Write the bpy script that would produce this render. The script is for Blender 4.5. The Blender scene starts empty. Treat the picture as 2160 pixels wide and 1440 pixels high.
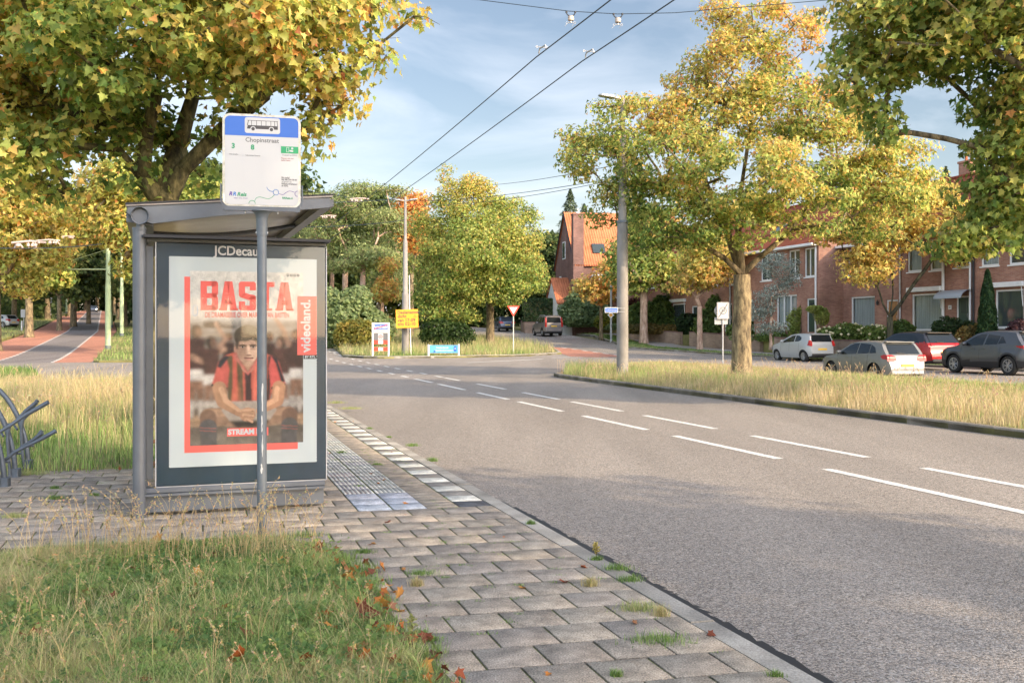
import bpy, bmesh, math, random
import numpy as np
from mathutils import Vector, Matrix
R = math.radians
random.seed(7)
# ------------------------------------------------------------------ camera, world, sun, exposure
sc = bpy.context.scene
C = sc.collection
FPX = 2160.0
CAMZ = 1.5
cam_d = bpy.data.cameras.new('camera'); cam = bpy.data.objects.new('camera', cam_d); C.objects.link(cam)
cam.location = (0, 0, CAMZ); cam.rotation_euler = (R(90), 0, 0)
cam_d.sensor_width = 36; cam_d.lens = 36; cam_d.shift_y = -20 / 2160; cam_d.clip_end = 2000; cam_d.clip_start = 0.05
sc.camera = cam
SUN_EL, SUN_AZ = 26.0, (0.80, -0.60)          # direction towards the sun: right of and behind the camera
sun_d = bpy.data.lights.new('sun', 'SUN'); sun_d.energy = 4.3; sun_d.angle = R(0.6); sun_d.color = (1.0, 0.80, 0.56)
sun = bpy.data.objects.new('sun', sun_d); C.objects.link(sun)
sd = Vector((SUN_AZ[0], SUN_AZ[1], math.tan(R(SUN_EL)) * math.hypot(*SUN_AZ))).normalized()
sun.rotation_euler = sd.to_track_quat('Z', 'Y').to_euler()
world = bpy.data.worlds.new("World"); sc.world = world; world.use_nodes = True
wn, wl = world.node_tree.nodes, world.node_tree.links
wn.clear()
sky = wn.new('ShaderNodeTexSky'); sky.sky_type = 'NISHITA'; sky.sun_disc = False
sky.sun_elevation = R(SUN_EL); sky.sun_rotation = math.atan2(SUN_AZ[0], SUN_AZ[1])
sky.air_density = 1.0; sky.dust_density = 1.2; sky.ozone_density = 1.5
tc = wn.new('ShaderNodeTexCoord'); mp = wn.new('ShaderNodeMapping'); mp.inputs['Scale'].default_value = (1.6, 1.6, 5.5)
mp.inputs['Rotation'].default_value = (0.12, 0.2, 0.3)
nz = wn.new('ShaderNodeTexNoise'); nz.inputs['Scale'].default_value = 1.7; nz.inputs['Detail'].default_value = 9; nz.inputs['Roughness'].default_value = 0.55
nz.inputs['Distortion'].default_value = 0.5
cr = wn.new('ShaderNodeValToRGB'); cr.color_ramp.elements[0].position = 0.43; cr.color_ramp.elements[1].position = 0.74
mx = wn.new('ShaderNodeMixRGB'); mx.inputs['Color2'].default_value = (9.5, 9.8, 10.6, 1)
sc_ = wn.new('ShaderNodeMixRGB'); sc_.blend_type = 'MULTIPLY'; sc_.inputs['Fac'].default_value = 1; sc_.inputs['Color2'].default_value = (1.55, 1.36, 1.22, 1)
mt = wn.new('ShaderNodeMath'); mt.operation = 'MULTIPLY'; mt.inputs[1].default_value = 0.62
bg = wn.new('ShaderNodeBackground'); bg.inputs['Strength'].default_value = 0.15
wo = wn.new('ShaderNodeOutputWorld')
wl.new(tc.outputs['Generated'], mp.inputs['Vector']); wl.new(mp.outputs['Vector'], nz.inputs['Vector'])
wl.new(nz.outputs['Fac'], cr.inputs['Fac']); wl.new(cr.outputs['Color'], mt.inputs[0]); wl.new(mt.outputs[0], mx.inputs['Fac'])
wl.new(sky.outputs['Color'], sc_.inputs['Color1']); wl.new(sc_.outputs['Color'], mx.inputs['Color1'])
# sky strength raised behind the camera as added fill light, lowered in view
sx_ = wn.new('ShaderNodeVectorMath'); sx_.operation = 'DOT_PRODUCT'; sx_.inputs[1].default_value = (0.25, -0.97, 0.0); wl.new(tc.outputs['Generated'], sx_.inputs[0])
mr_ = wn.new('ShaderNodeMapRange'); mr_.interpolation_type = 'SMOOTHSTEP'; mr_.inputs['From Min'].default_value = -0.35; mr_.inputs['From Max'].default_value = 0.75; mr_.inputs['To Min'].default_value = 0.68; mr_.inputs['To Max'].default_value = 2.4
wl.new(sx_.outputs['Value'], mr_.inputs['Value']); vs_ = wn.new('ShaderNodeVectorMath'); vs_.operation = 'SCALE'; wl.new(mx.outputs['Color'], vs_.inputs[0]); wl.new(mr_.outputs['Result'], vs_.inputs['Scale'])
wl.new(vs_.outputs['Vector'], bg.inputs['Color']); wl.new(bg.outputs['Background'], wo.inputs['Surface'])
sc.view_settings.view_transform = 'Standard'; sc.view_settings.look = 'None'; sc.view_settings.gamma = 1
sc.view_settings.exposure = 0.50
try:
    sc.cycles.max_bounces = 6; sc.cycles.diffuse_bounces = 3; sc.cycles.transparent_max_bounces = 12; sc.cycles.glossy_bounces = 3
    sc.cycles.caustics_reflective = False; sc.cycles.caustics_refractive = False
    sc.cycles.use_denoising = True
except Exception:
    pass
# ------------------------------------------------------------------ frames
K0 = np.array([0.19, 8.2]); U = np.array([-0.2924, 0.9563]); N = np.array([0.9563, 0.2924]); YAW = math.atan2(N[1], N[0])
def F(s, o):                       # along the kerb, right of the kerb -> x, y
    p = K0 + s * U + o * N
    return (float(p[0]), float(p[1]))
def SO(x, y):
    d = np.array([x, y]) - K0
    return float(d @ U), float(d @ N)
def T(y):                          # the street climbs gently away from the stop
    y = np.asarray(y, float)
    t = 0.036 * (np.sqrt((y - 58) ** 2 + 64) + (y - 58)) / 2 - 0.010
    return np.where(y > 236, 6.40 - 0.03 * (y - 236), t)
def tz(y): return float(T(y))
def at(px, py, z=0.0):             # where a sight line meets a level
    y = (CAMZ - z) * FPX / (py - 700.0)
    return ((px - 1080) / FPX * y, y)
def atT(px, py, off=0.0):          # where a sight line meets the terrain
    lo, hi = 3.0, 300.0
    k = (700.0 - py) / FPX
    f = lambda y: CAMZ + k * y - (tz(y) + off)
    for y in np.arange(3, 300, 0.5):
        if f(y) < 0:
            lo, hi = y - 0.5, y; break
    for _ in range(30):
        m = (lo + hi) / 2
        if f(m) < 0: hi = m
        else: lo = m
    return ((px - 1080) / FPX * lo, lo)
def s2l(c):                        # display colour -> linear
    return tuple(((v / 255) / 12.92 if v / 255 <= 0.04045 else ((v / 255 + 0.055) / 1.055) ** 2.4) for v in c)
# ------------------------------------------------------------------ materials
def nt(m): return m.node_tree.nodes, m.node_tree.links
def mat(name, col, rough=0.6, metal=0.0, var=0.0, vscale=3.0, bump=0.0, bscale=40.0, spec=0.5, coat=0.0, emit=None, es=1.0, col2=None, detail=5, coords='Object', stretch=None):
    m = bpy.data.materials.new(name); m.use_nodes = True
    n, l = nt(m); b = n['Principled BSDF']
    b.inputs['Base Color'].default_value = (*col[:3], 1); b.inputs['Roughness'].default_value = rough; b.inputs['Metallic'].default_value = metal
    b.inputs['Specular IOR Level'].default_value = spec; b.inputs['Coat Weight'].default_value = coat
    if emit: b.inputs['Emission Color'].default_value = (*emit, 1); b.inputs['Emission Strength'].default_value = es
    if var or bump:
        t = n.new('ShaderNodeTexCoord'); mpn = n.new('ShaderNodeMapping'); l.new(t.outputs[coords], mpn.inputs['Vector'])
        if stretch: mpn.inputs['Scale'].default_value = stretch
    if var:
        z = n.new('ShaderNodeTexNoise'); z.inputs['Scale'].default_value = vscale; z.inputs['Detail'].default_value = detail; z.inputs['Roughness'].default_value = 0.6
        l.new(mpn.outputs['Vector'], z.inputs['Vector'])
        r = n.new('ShaderNodeValToRGB'); r.color_ramp.elements[0].position = 0.32; r.color_ramp.elements[1].position = 0.68
        c1 = tuple(max(0, c * (1 - var)) for c in col[:3]); c2 = col2 or tuple(min(1, c * (1 + var)) for c in col[:3])
        r.color_ramp.elements[0].color = (*c1, 1); r.color_ramp.elements[1].color = (*c2, 1)
        l.new(z.outputs['Fac'], r.inputs['Fac']); l.new(r.outputs['Color'], b.inputs['Base Color'])
    if bump:
        z2 = n.new('ShaderNodeTexNoise'); z2.inputs['Scale'].default_value = bscale; z2.inputs['Detail'].default_value = 4
        l.new(mpn.outputs['Vector'], z2.inputs['Vector'])
        bp = n.new('ShaderNodeBump'); bp.inputs['Strength'].default_value = bump; bp.inputs['Distance'].default_value = 0.02
        l.new(z2.outputs['Fac'], bp.inputs['Height']); l.new(bp.outputs['Normal'], b.inputs['Normal'])
    return m
def leafmat(name, trans=0.54, gloss=0.35, satn=1.0):
    m = bpy.data.materials.new(name); m.use_nodes = True
    n, l = nt(m); b = n['Principled BSDF']; b.inputs['Roughness'].default_value = 0.55; b.inputs['Specular IOR Level'].default_value = gloss
    a = n.new('ShaderNodeAttribute'); a.attribute_name = 'tint'
    tr = n.new('ShaderNodeBsdfTranslucent'); ms = n.new('ShaderNodeMixShader'); ms.inputs['Fac'].default_value = trans
    hs = n.new('ShaderNodeHueSaturation'); hs.inputs['Saturation'].default_value = 1.0; hs.inputs['Value'].default_value = 1.45
    l.new(a.outputs['Color'], b.inputs['Base Color']); l.new(a.outputs['Color'], hs.inputs['Color']); l.new(hs.outputs['Color'], tr.inputs['Color'])
    l.new(b.outputs['BSDF'], ms.inputs[1]); l.new(tr.outputs['BSDF'], ms.inputs[2]); l.new(ms.outputs['Shader'], n['Material Output'].inputs['Surface'])
    return m
def tintmat(name, rough=0.8, bump=0.0, bscale=60, grain=0.0, gscale=200.0, mott=0.0, mscale=2.0, spec=0.3):
    """colour from the mesh's own tint, plus grain and mottling"""
    m = bpy.data.materials.new(name); m.use_nodes = True
    n, l = nt(m); b = n['Principled BSDF']; b.inputs['Roughness'].default_value = rough; b.inputs['Specular IOR Level'].default_value = spec
    a = n.new('ShaderNodeAttribute'); a.attribute_name = 'tint'; src = a.outputs['Color']
    t = n.new('ShaderNodeTexCoord')
    for amt, s in ((grain, gscale), (mott, mscale)):
        if amt:
            z = n.new('ShaderNodeTexNoise'); z.inputs['Scale'].default_value = s; z.inputs['Detail'].default_value = 4; l.new(t.outputs['Object'], z.inputs['Vector'])
            mr = n.new('ShaderNodeMapRange'); mr.inputs['From Min'].default_value = 0.3; mr.inputs['From Max'].default_value = 0.7
            mr.inputs['To Min'].default_value = 1 - amt; mr.inputs['To Max'].default_value = 1 + amt; l.new(z.outputs['Fac'], mr.inputs['Value'])
            k = n.new('ShaderNodeVectorMath'); k.operation = 'SCALE'; l.new(src, k.inputs[0]); l.new(mr.outputs['Result'], k.inputs['Scale']); src = k.outputs['Vector']
    l.new(src, b.inputs['Base Color'])
    if bump:
        z2 = n.new('ShaderNodeTexNoise'); z2.inputs['Scale'].default_value = bscale; l.new(t.outputs['Object'], z2.inputs['Vector'])
        bp = n.new('ShaderNodeBump'); bp.inputs['Strength'].default_value = bump; bp.inputs['Distance'].default_value = 0.01
        l.new(z2.outputs['Fac'], bp.inputs['Height']); l.new(bp.outputs['Normal'], b.inputs['Normal'])
    return m
def brickmat(name, c1, c2, mortar, sx=1.0):
    m = bpy.data.materials.new(name); m.use_nodes = True
    n, l = nt(m); b = n['Principled BSDF']; b.inputs['Roughness'].default_value = 0.85; b.inputs['Specular IOR Level'].default_value = 0.2
    t = n.new('ShaderNodeTexCoord'); sp = n.new('ShaderNodeSeparateXYZ'); ad = n.new('ShaderNodeMath'); ad.operation = 'ADD'; cb = n.new('ShaderNodeCombineXYZ')
    l.new(t.outputs['Object'], sp.inputs[0]); l.new(sp.outputs['X'], ad.inputs[0]); l.new(sp.outputs['Y'], ad.inputs[1]); l.new(ad.outputs[0], cb.inputs['X']); l.new(sp.outputs['Z'], cb.inputs['Y'])
    br = n.new('ShaderNodeTexBrick'); br.inputs['Scale'].default_value = 1.0; br.inputs['Brick Width'].default_value = 0.22; br.inputs['Row Height'].default_value = 0.062
    br.inputs['Mortar Size'].default_value = 0.006; br.inputs['Color1'].default_value = (*c1, 1); br.inputs['Color2'].default_value = (*c2, 1); br.inputs['Mortar'].default_value = (*mortar, 1)
    br.inputs['Bias'].default_value = -0.1; l.new(cb.outputs[0], br.inputs['Vector'])
    z = n.new('ShaderNodeTexNoise'); z.inputs['Scale'].default_value = 0.8; z.inputs['Detail'].default_value = 6; l.new(t.outputs['Object'], z.inputs['Vector'])
    mr = n.new('ShaderNodeMapRange'); mr.inputs['From Min'].default_value = 0.3; mr.inputs['From Max'].default_value = 0.7; mr.inputs['To Min'].default_value = 0.7; mr.inputs['To Max'].default_value = 1.25
    l.new(z.outputs['Fac'], mr.inputs['Value'])
    k = n.new('ShaderNodeVectorMath'); k.operation = 'SCALE'; l.new(br.outputs['Color'], k.inputs[0]); l.new(mr.outputs['Result'], k.inputs['Scale']); l.new(k.outputs['Vector'], b.inputs['Base Color'])
    bp = n.new('ShaderNodeBump'); bp.inputs['Strength'].default_value = 0.4; bp.inputs['Distance'].default_value = 0.01; bp.invert = True
    l.new(br.outputs['Fac'], bp.inputs['Height']); l.new(bp.outputs['Normal'], b.inputs['Normal'])
    return m
def tilemat(name, c, dark=0.6, sx=0.24, sz=0.30):
    """roof pantiles in rows, in the roof plane (u along the eaves, v up the slope) read from the object's x and z"""
    m = bpy.data.materials.new(name); m.use_nodes = True
    n, l = nt(m); b = n['Principled BSDF']; b.inputs['Roughness'].default_value = 0.9; b.inputs['Specular IOR Level'].default_value = 0.12
    t = n.new('ShaderNodeTexCoord'); sp = n.new('ShaderNodeSeparateXYZ'); l.new(t.outputs['Object'], sp.inputs[0])
    def wave(out, per):
        q = n.new('ShaderNodeMath'); q.operation = 'MULTIPLY'; q.inputs[1].default_value = 1 / per; l.new(out, q.inputs[0])
        f = n.new('ShaderNodeMath'); f.operation = 'FRACT'; l.new(q.outputs[0], f.inputs[0]); return f.outputs[0]
    wx, wz = wave(sp.outputs['X'], sx), wave(sp.outputs['Z'], sz)
    pp = n.new('ShaderNodeMath'); pp.operation = 'PINGPONG'; pp.inputs[1].default_value = 0.5; l.new(wx, pp.inputs[0])
    ad = n.new('ShaderNodeMath'); ad.operation = 'ADD'; l.new(pp.outputs[0], ad.inputs[0])
    h = n.new('ShaderNodeMath'); h.operation = 'MULTIPLY'; h.inputs[1].default_value = 0.6; l.new(wz, h.inputs[0]); l.new(h.outputs[0], ad.inputs[1])
    bp = n.new('ShaderNodeBump'); bp.inputs['Strength'].default_value = 1.0; bp.inputs['Distance'].default_value = 0.10
    l.new(ad.outputs[0], bp.inputs['Height']); l.new(bp.outputs['Normal'], b.inputs['Normal'])
    z = n.new('ShaderNodeTexNoise'); z.inputs['Scale'].default_value = 1.3; z.inputs['Detail'].default_value = 8; l.new(t.outputs['Object'], z.inputs['Vector'])
    r = n.new('ShaderNodeValToRGB'); r.color_ramp.elements[0].position = 0.3; r.color_ramp.elements[1].position = 0.7
    r.color_ramp.elements[0].color = (*[v * dark for v in c], 1); r.color_ramp.elements[1].color = (*[min(1, v * 1.15) for v in c], 1)
    l.new(z.outputs['Fac'], r.inputs['Fac']); l.new(r.outputs['Color'], b.inputs['Base Color'])
    return m
def barkmat(name, c1, c2, c3, scale=9):
    m = bpy.data.materials.new(name); m.use_nodes = True
    n, l = nt(m); b = n['Principled BSDF']; b.inputs['Roughness'].default_value = 0.9
    t = n.new('ShaderNodeTexCoord'); mpn = n.new('ShaderNodeMapping'); mpn.inputs['Scale'].default_value = (1, 1, 0.35); l.new(t.outputs['Object'], mpn.inputs['Vector'])
    z = n.new('ShaderNodeTexNoise'); z.inputs['Scale'].default_value = scale; z.inputs['Detail'].default_value = 8; z.inputs['Roughness'].default_value = 0.7; l.new(mpn.outputs['Vector'], z.inputs['Vector'])
    r = n.new('ShaderNodeValToRGB'); e = r.color_ramp.elements; e[0].position = 0.36; e[0].color = (*c1, 1); e[1].position = 0.66; e[1].color = (*c3, 1)
    x = e.new(0.5); x.color = (*c2, 1); l.new(z.outputs['Fac'], r.inputs['Fac']); l.new(r.outputs['Color'], b.inputs['Base Color'])
    bp = n.new('ShaderNodeBump'); bp.inputs['Strength'].default_value = 0.9; bp.inputs['Distance'].default_value = 0.04; l.new(z.outputs['Fac'], bp.inputs['Height']); l.new(bp.outputs['Normal'], b.inputs['Normal'])
    return m
def glassmat(name, col=(0.02, 0.03, 0.035), rough=0.04):
    return mat(name, col, rough, spec=1.0, coat=0.5)
def panemat(name, tr=0.9, tint=(0.98, 0.985, 0.985)):
    m = bpy.data.materials.new(name); m.use_nodes = True
    n, l = nt(m); n.remove(n['Principled BSDF'])
    a = n.new('ShaderNodeBsdfTransparent'); a.inputs['Color'].default_value = (*tint, 1); g = n.new('ShaderNodeBsdfGlossy'); g.inputs['Roughness'].default_value = 0.03
    fr = n.new('ShaderNodeFresnel'); fr.inputs['IOR'].default_value = 1.5; ms = n.new('ShaderNodeMixShader')
    ge = n.new('ShaderNodeNewGeometry'); iv = n.new('ShaderNodeMath'); iv.operation = 'SUBTRACT'; iv.inputs[0].default_value = 1; l.new(ge.outputs['Backfacing'], iv.inputs[1]); mu = n.new('ShaderNodeMath'); mu.operation = 'MULTIPLY'; l.new(iv.outputs[0], mu.inputs[0]); l.new(fr.outputs[0], mu.inputs[1]); l.new(mu.outputs[0], ms.inputs['Fac']); l.new(a.outputs[0], ms.inputs[1]); l.new(g.outputs[0], ms.inputs[2]); l.new(ms.outputs[0], n['Material Output'].inputs['Surface'])
    return m
def asphaltmat(name, base, grain=0.45, patch=0.16, gs=95.0):
    m = bpy.data.materials.new(name); m.use_nodes = True
    n, l = nt(m); b = n['Principled BSDF']; b.inputs['Roughness'].default_value = 0.8; b.inputs['Specular IOR Level'].default_value = 0.3
    t = n.new('ShaderNodeTexCoord')
    v = n.new('ShaderNodeTexVoronoi'); v.inputs['Scale'].default_value = gs * 1.25; l.new(t.outputs['Object'], v.inputs['Vector'])
    v2 = n.new('ShaderNodeTexNoise'); v2.inputs['Scale'].default_value = 24; v2.inputs['Detail'].default_value = 5; v2.inputs['Roughness'].default_value = 0.8; l.new(t.outputs['Object'], v2.inputs['Vector'])
    sp = n.new('ShaderNodeSeparateColor'); l.new(v.outputs['Color'], sp.inputs[0])
    r = n.new('ShaderNodeMapRange'); r.inputs['To Min'].default_value = 1 - grain; r.inputs['To Max'].default_value = 1 + grain * 1.5; l.new(sp.outputs[0], r.inputs['Value'])
    r2 = n.new('ShaderNodeMapRange'); r2.inputs['From Min'].default_value = 0.3; r2.inputs['From Max'].default_value = 0.7; r2.inputs['To Min'].default_value = 0.8; r2.inputs['To Max'].default_value = 1.2; l.new(v2.outputs['Fac'], r2.inputs['Value'])
    mp_ = n.new('ShaderNodeMapping'); mp_.inputs['Rotation'].default_value = (0, 0, -YAW); mp_.inputs['Scale'].default_value = (1, 0.12, 1); l.new(t.outputs['Object'], mp_.inputs['Vector'])
    v3 = n.new('ShaderNodeTexNoise'); v3.inputs['Scale'].default_value = 0.7; v3.inputs['Detail'].default_value = 6; l.new(mp_.outputs['Vector'], v3.inputs['Vector'])
    r3 = n.new('ShaderNodeMapRange'); r3.inputs['From Min'].default_value = 0.3; r3.inputs['From Max'].default_value = 0.7; r3.inputs['To Min'].default_value = 1 - patch; r3.inputs['To Max'].default_value = 1 + patch; l.new(v3.outputs['Fac'], r3.inputs['Value'])
    a = n.new('ShaderNodeMath'); a.operation = 'MULTIPLY'; l.new(r.outputs[0], a.inputs[0]); l.new(r2.outputs[0], a.inputs[1])
    a2 = n.new('ShaderNodeMath'); a2.operation = 'MULTIPLY'; l.new(a.outputs[0], a2.inputs[0]); l.new(r3.outputs[0], a2.inputs[1])
    mixc = n.new('ShaderNodeMixRGB'); mixc.inputs['Color1'].default_value = (*base, 1); mixc.inputs['Color2'].default_value = (base[0] * 1.12, base[1] * 1.0, base[2] * 0.88, 1)
    l.new(sp.outputs[1], mixc.inputs['Fac'])
    k = n.new('ShaderNodeVectorMath'); k.operation = 'SCALE'; l.new(mixc.outputs['Color'], k.inputs[0]); l.new(a2.outputs[0], k.inputs['Scale']); l.new(k.outputs['Vector'], b.inputs['Base Color'])
    bp = n.new('ShaderNodeBump'); bp.inputs['Strength'].default_value = 0.7; bp.inputs['Distance'].default_value = 0.006; l.new(v.outputs['Distance'], bp.inputs['Height']); bp.invert = True; l.new(bp.outputs['Normal'], b.inputs['Normal'])
    return m
# ------------------------------------------------------------------ objects
def tag(o, label=None, cat=None, group=None, kind=None):
    if label: o['label'] = label
    if cat: o['category'] = cat
    if group: o['group'] = group
    if kind: o['kind'] = kind
    return o
def empty(name, loc, rz=0, label=None, cat=None, group=None):
    o = bpy.data.objects.new(name, None); C.objects.link(o); o.location = loc; o.rotation_euler = (0, 0, rz); o.empty_display_size = 0.2
    return tag(o, label, cat, group)
def link(name, me, m=None, parent=None, smooth=False):
    if m is not None:
        for mm in (m if isinstance(m, (list, tuple)) else [m]): me.materials.append(mm)
    if smooth: me.polygons.foreach_set('use_smooth', np.ones(len(me.polygons), bool))
    o = bpy.data.objects.new(name, me); C.objects.link(o)
    if parent is not None: o.parent = parent
    return o
def npmesh(name, V, loops, starts, totals, tint=None, matidx=None):
    me = bpy.data.meshes.new(name); V = np.asarray(V, np.float32)
    me.vertices.add(len(V)); me.vertices.foreach_set('co', V.ravel())
    me.loops.add(len(loops)); me.loops.foreach_set('vertex_index', np.asarray(loops, np.int32))
    me.polygons.add(len(starts)); me.polygons.foreach_set('loop_start', np.asarray(starts, np.int32)); me.polygons.foreach_set('loop_total', np.asarray(totals, np.int32))
    if tint is not None:
        a = me.color_attributes.new('tint', 'FLOAT_COLOR', 'POINT'); c = np.ones((len(V), 4), np.float32); c[:, :3] = tint; a.data.foreach_set('color', c.ravel())
    me.update(calc_edges=True); me.validate(); return me
class MB:
    def __init__(s): s.v = []; s.f = []; s.t = []; s.cur = None
    def add(s, vs, fs):
        b = len(s.v); s.v += [tuple(map(float, p)) for p in vs]; s.f += [tuple(b + i for i in f) for f in fs]; s.t += [s.cur] * len(vs)
        return s
    def box(s, x0, x1, y0, y1, z0, z1, bev=0.0, M=None):
        if bev:
            b = bev; vs = []; fs = []
            # chamfered box: 24 vertices
            for sx in (0, 1):
                for sy in (0, 1):
                    for sz in (0, 1):
                        X = (x0, x1)[sx]; Y = (y0, y1)[sy]; Z = (z0, z1)[sz]; dx = (b, -b)[sx]; dy = (b, -b)[sy]; dz = (b, -b)[sz]
                        vs += [(X, Y + dy, Z + dz), (X + dx, Y, Z + dz), (X + dx, Y + dy, Z)]
            bm = bmesh.new(); vv = [bm.verts.new(p) for p in vs]; r = bmesh.ops.convex_hull(bm, input=vv)
            bm.verts.index_update(); V = [tuple(q.co) for q in bm.verts]; Fs = [[q.index for q in f.verts] for f in bm.faces]; bm.free()
        else:
            V = [(x0, y0, z0), (x1, y0, z0), (x1, y1, z0), (x0, y1, z0), (x0, y0, z1), (x1, y0, z1), (x1, y1, z1), (x0, y1, z1)]
            Fs = [(0, 3, 2, 1), (4, 5, 6, 7), (0, 1, 5, 4), (1, 2, 6, 5), (2, 3, 7, 6), (3, 0, 4, 7)]
        if M is not None: V = [tuple(M @ Vector(p)) for p in V]
        return s.add(V, Fs)
    def tube(s, pts, rad, n=10, cap=True):
        pts = [Vector(p) for p in pts]; rr = rad if isinstance(rad, (list, tuple)) else [rad] * len(pts)
        vs = []; fs = []; up = Vector((0.0123, 0.0321, 1)).normalized(); prev = None
        for i, p in enumerate(pts):
            d = (pts[min(i + 1, len(pts) - 1)] - pts[max(i - 1, 0)]).normalized()
            a = prev if prev is not None else (Vector((1, 0, 0)) if abs(d.dot(up)) > 0.95 else d.cross(up).normalized())
            a = (a - d * a.dot(d)).normalized(); prev = a; b = d.cross(a)
            for k in range(n):
                t = 2 * math.pi * k / n; vs.append(p + (a * math.cos(t) + b * math.sin(t)) * rr[i])
        for i in range(len(pts) - 1):
            for k in range(n): fs.append((i * n + k, i * n + (k + 1) % n, (i + 1) * n + (k + 1) % n, (i + 1) * n + k))
        if cap: fs.append(tuple(range(n - 1, -1, -1))); fs.append(tuple((len(pts) - 1) * n + k for k in range(n)))
        return s.add(vs, fs)
    def cyl(s, x, y, z0, z1, r0, r1=None, n=16): return s.tube([(x, y, z0), (x, y, z1)], [r0, r0 if r1 is None else r1], n)
    def poly(s, pts, y0, y1):      # outline in x, z given thickness along y (front y0)
        n = len(pts); vs = [(p[0], y0, p[1]) for p in pts] + [(p[0], y1, p[1]) for p in pts]
        fs = [tuple(range(n)), tuple(range(2 * n - 1, n - 1, -1))] + [(i, i + n, (i + 1) % n + n, (i + 1) % n) for i in range(n)]
        return s.add(vs, fs)
    def lathe(s, prof, c=(0, 0, 0), n=20, axis='z'):
        vs = []; fs = []; m = len(prof)
        for k in range(n):
            t = 2 * math.pi * k / n
            for r, h in prof:
                a, b = r * math.cos(t), r * math.sin(t)
                p = (a, b, h) if axis == 'z' else (h, a, b)
                vs.append((p[0] + c[0], p[1] + c[1], p[2] + c[2]))
        for k in range(n):
            for i in range(m - 1): fs.append((k * m + i, ((k + 1) % n) * m + i, ((k + 1) % n) * m + i + 1, k * m + i + 1))
        return s.add(vs, fs)
    def build(s, name, m, parent=None, smooth=False, tint=False):
        me = bpy.data.meshes.new(name); me.from_pydata(s.v, [], s.f)
        if tint:
            a = me.color_attributes.new('tint', 'FLOAT_COLOR', 'POINT')
            for i, c in enumerate(s.t): a.data[i].color = (*(c or (0.5, 0.5, 0.5)), 1)
        me.update(); me.validate()
        o = link(name, me, m, parent)
        if smooth:
            bm = bmesh.new(); bm.from_mesh(me)
            for f in bm.faces: f.smooth = True
            for e in bm.edges:
                if len(e.link_faces) == 2 and e.calc_face_angle(0) > R(38): e.smooth = False
            bm.to_mesh(me); bm.free()
        return o
def copy_tree(o, parent=None):
    c = o.copy(); C.objects.link(c)
    if parent is not None: c.parent = parent
    for ch in list(o.children): copy_tree(ch, c)
    return c
def text(name, s, size, m, parent, loc, bold=0.0, ax='CENTER', ry=0.0, xs=1.0, shear=0.0, spacing=1.0):
    cu = bpy.data.curves.new('t', 'FONT'); cu.body = s; cu.size = size; cu.align_x = ax; cu.align_y = 'CENTER'; cu.offset = bold; cu.shear = shear; cu.space_character = spacing
    cu.resolution_u = 3; ob = bpy.data.objects.new('t', cu); C.objects.link(ob)
    bpy.context.view_layer.update()
    me = bpy.data.meshes.new_from_object(ob.evaluated_get(bpy.context.evaluated_depsgraph_get())); bpy.data.objects.remove(ob)
    me.transform(Matrix.Diagonal((xs, 1, 1, 1))); me.transform(Matrix.Rotation(R(90), 4, 'X')); me.transform(Matrix.Rotation(ry, 4, 'Y'))
    me.name = name; me.materials.clear(); o = link(name, me, m, parent); o.location = loc; return o
def rrect(x0, x1, z0, z1, r, n=5):
    p = []
    for cx, cz, a0 in ((x1 - r, z0 + r, -90), (x1 - r, z1 - r, 0), (x0 + r, z1 - r, 90), (x0 + r, z0 + r, 180)):
        for i in range(n + 1):
            a = R(a0 + 90 * i / n); p.append((cx + r * math.cos(a), cz + r * math.sin(a)))
    return p
def circ(cx, cz, r, n=20, a0=0, a1=360): return [(cx + r * math.cos(R(a0 + (a1 - a0) * i / n)), cz + r * math.sin(R(a0 + (a1 - a0) * i / n))) for i in range(n if a1 - a0 == 360 else n + 1)]
def stroke(mb, pts, w, y0, y1, closed=False):    # flat line in x, z
    P = [Vector((p[0], p[1])) for p in pts]; n = len(P)
    L, Rr = [], []
    for i in range(n):
        a = P[(i - 1) % n] if closed or i else P[0]; b = P[(i + 1) % n] if closed or i < n - 1 else P[-1]
        d = (b - a).normalized(); q = Vector((-d.y, d.x)) * w / 2; L.append(P[i] + q); Rr.append(P[i] - q)
    for i in range(n if closed else n - 1):
        j = (i + 1) % n; mb.poly([L[i], Rr[i], Rr[j], L[j]], y0, y1)
# ------------------------------------------------------------------ material library
M = {}
M['asphalt'] = asphaltmat('asphalt', (0.222, 0.207, 0.188), grain=0.62)
M['asphalt_old'] = asphaltmat('asphalt_old', (0.17, 0.16, 0.16), gs=60)
M['redpath'] = asphaltmat('red_asphalt', (0.36, 0.175, 0.125), gs=60)
M['marking'] = mat('road_marking', (0.66, 0.65, 0.60), 0.75, var=0.40, vscale=22, bump=0.3)
M['soil'] = mat('soil', (0.10, 0.085, 0.05), 0.95, var=0.4, vscale=1.5, col2=(0.13, 0.14, 0.05), bump=0.6, bscale=20)
M['turf'] = mat('turf', (0.15, 0.14, 0.05), 0.95, var=0.35, vscale=0.7, col2=(0.26, 0.24, 0.08), bump=0.8, bscale=14)
M['joint'] = mat('mossy_joint', (0.05, 0.042, 0.03), 0.95, var=0.3, vscale=3.5, col2=(0.20, 0.24, 0.045), bump=0.5)
M['paver'] = tintmat('paver', 0.9, bump=0.7, bscale=130, grain=0.55, gscale=120, mott=0.30, mscale=9.0)
M['kerb'] = mat('kerb_concrete', (0.33, 0.305, 0.26), 0.85, var=0.3, vscale=3, bump=0.4, bscale=90)
M['kerbdark'] = mat('kerb_weathered', (0.16, 0.145, 0.12), 0.9, var=0.35, vscale=2.2, bump=0.5, bscale=60)
M['sidewalk'] = mat('sidewalk', (0.30, 0.27, 0.24), 0.85, var=0.15, vscale=2)
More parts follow.
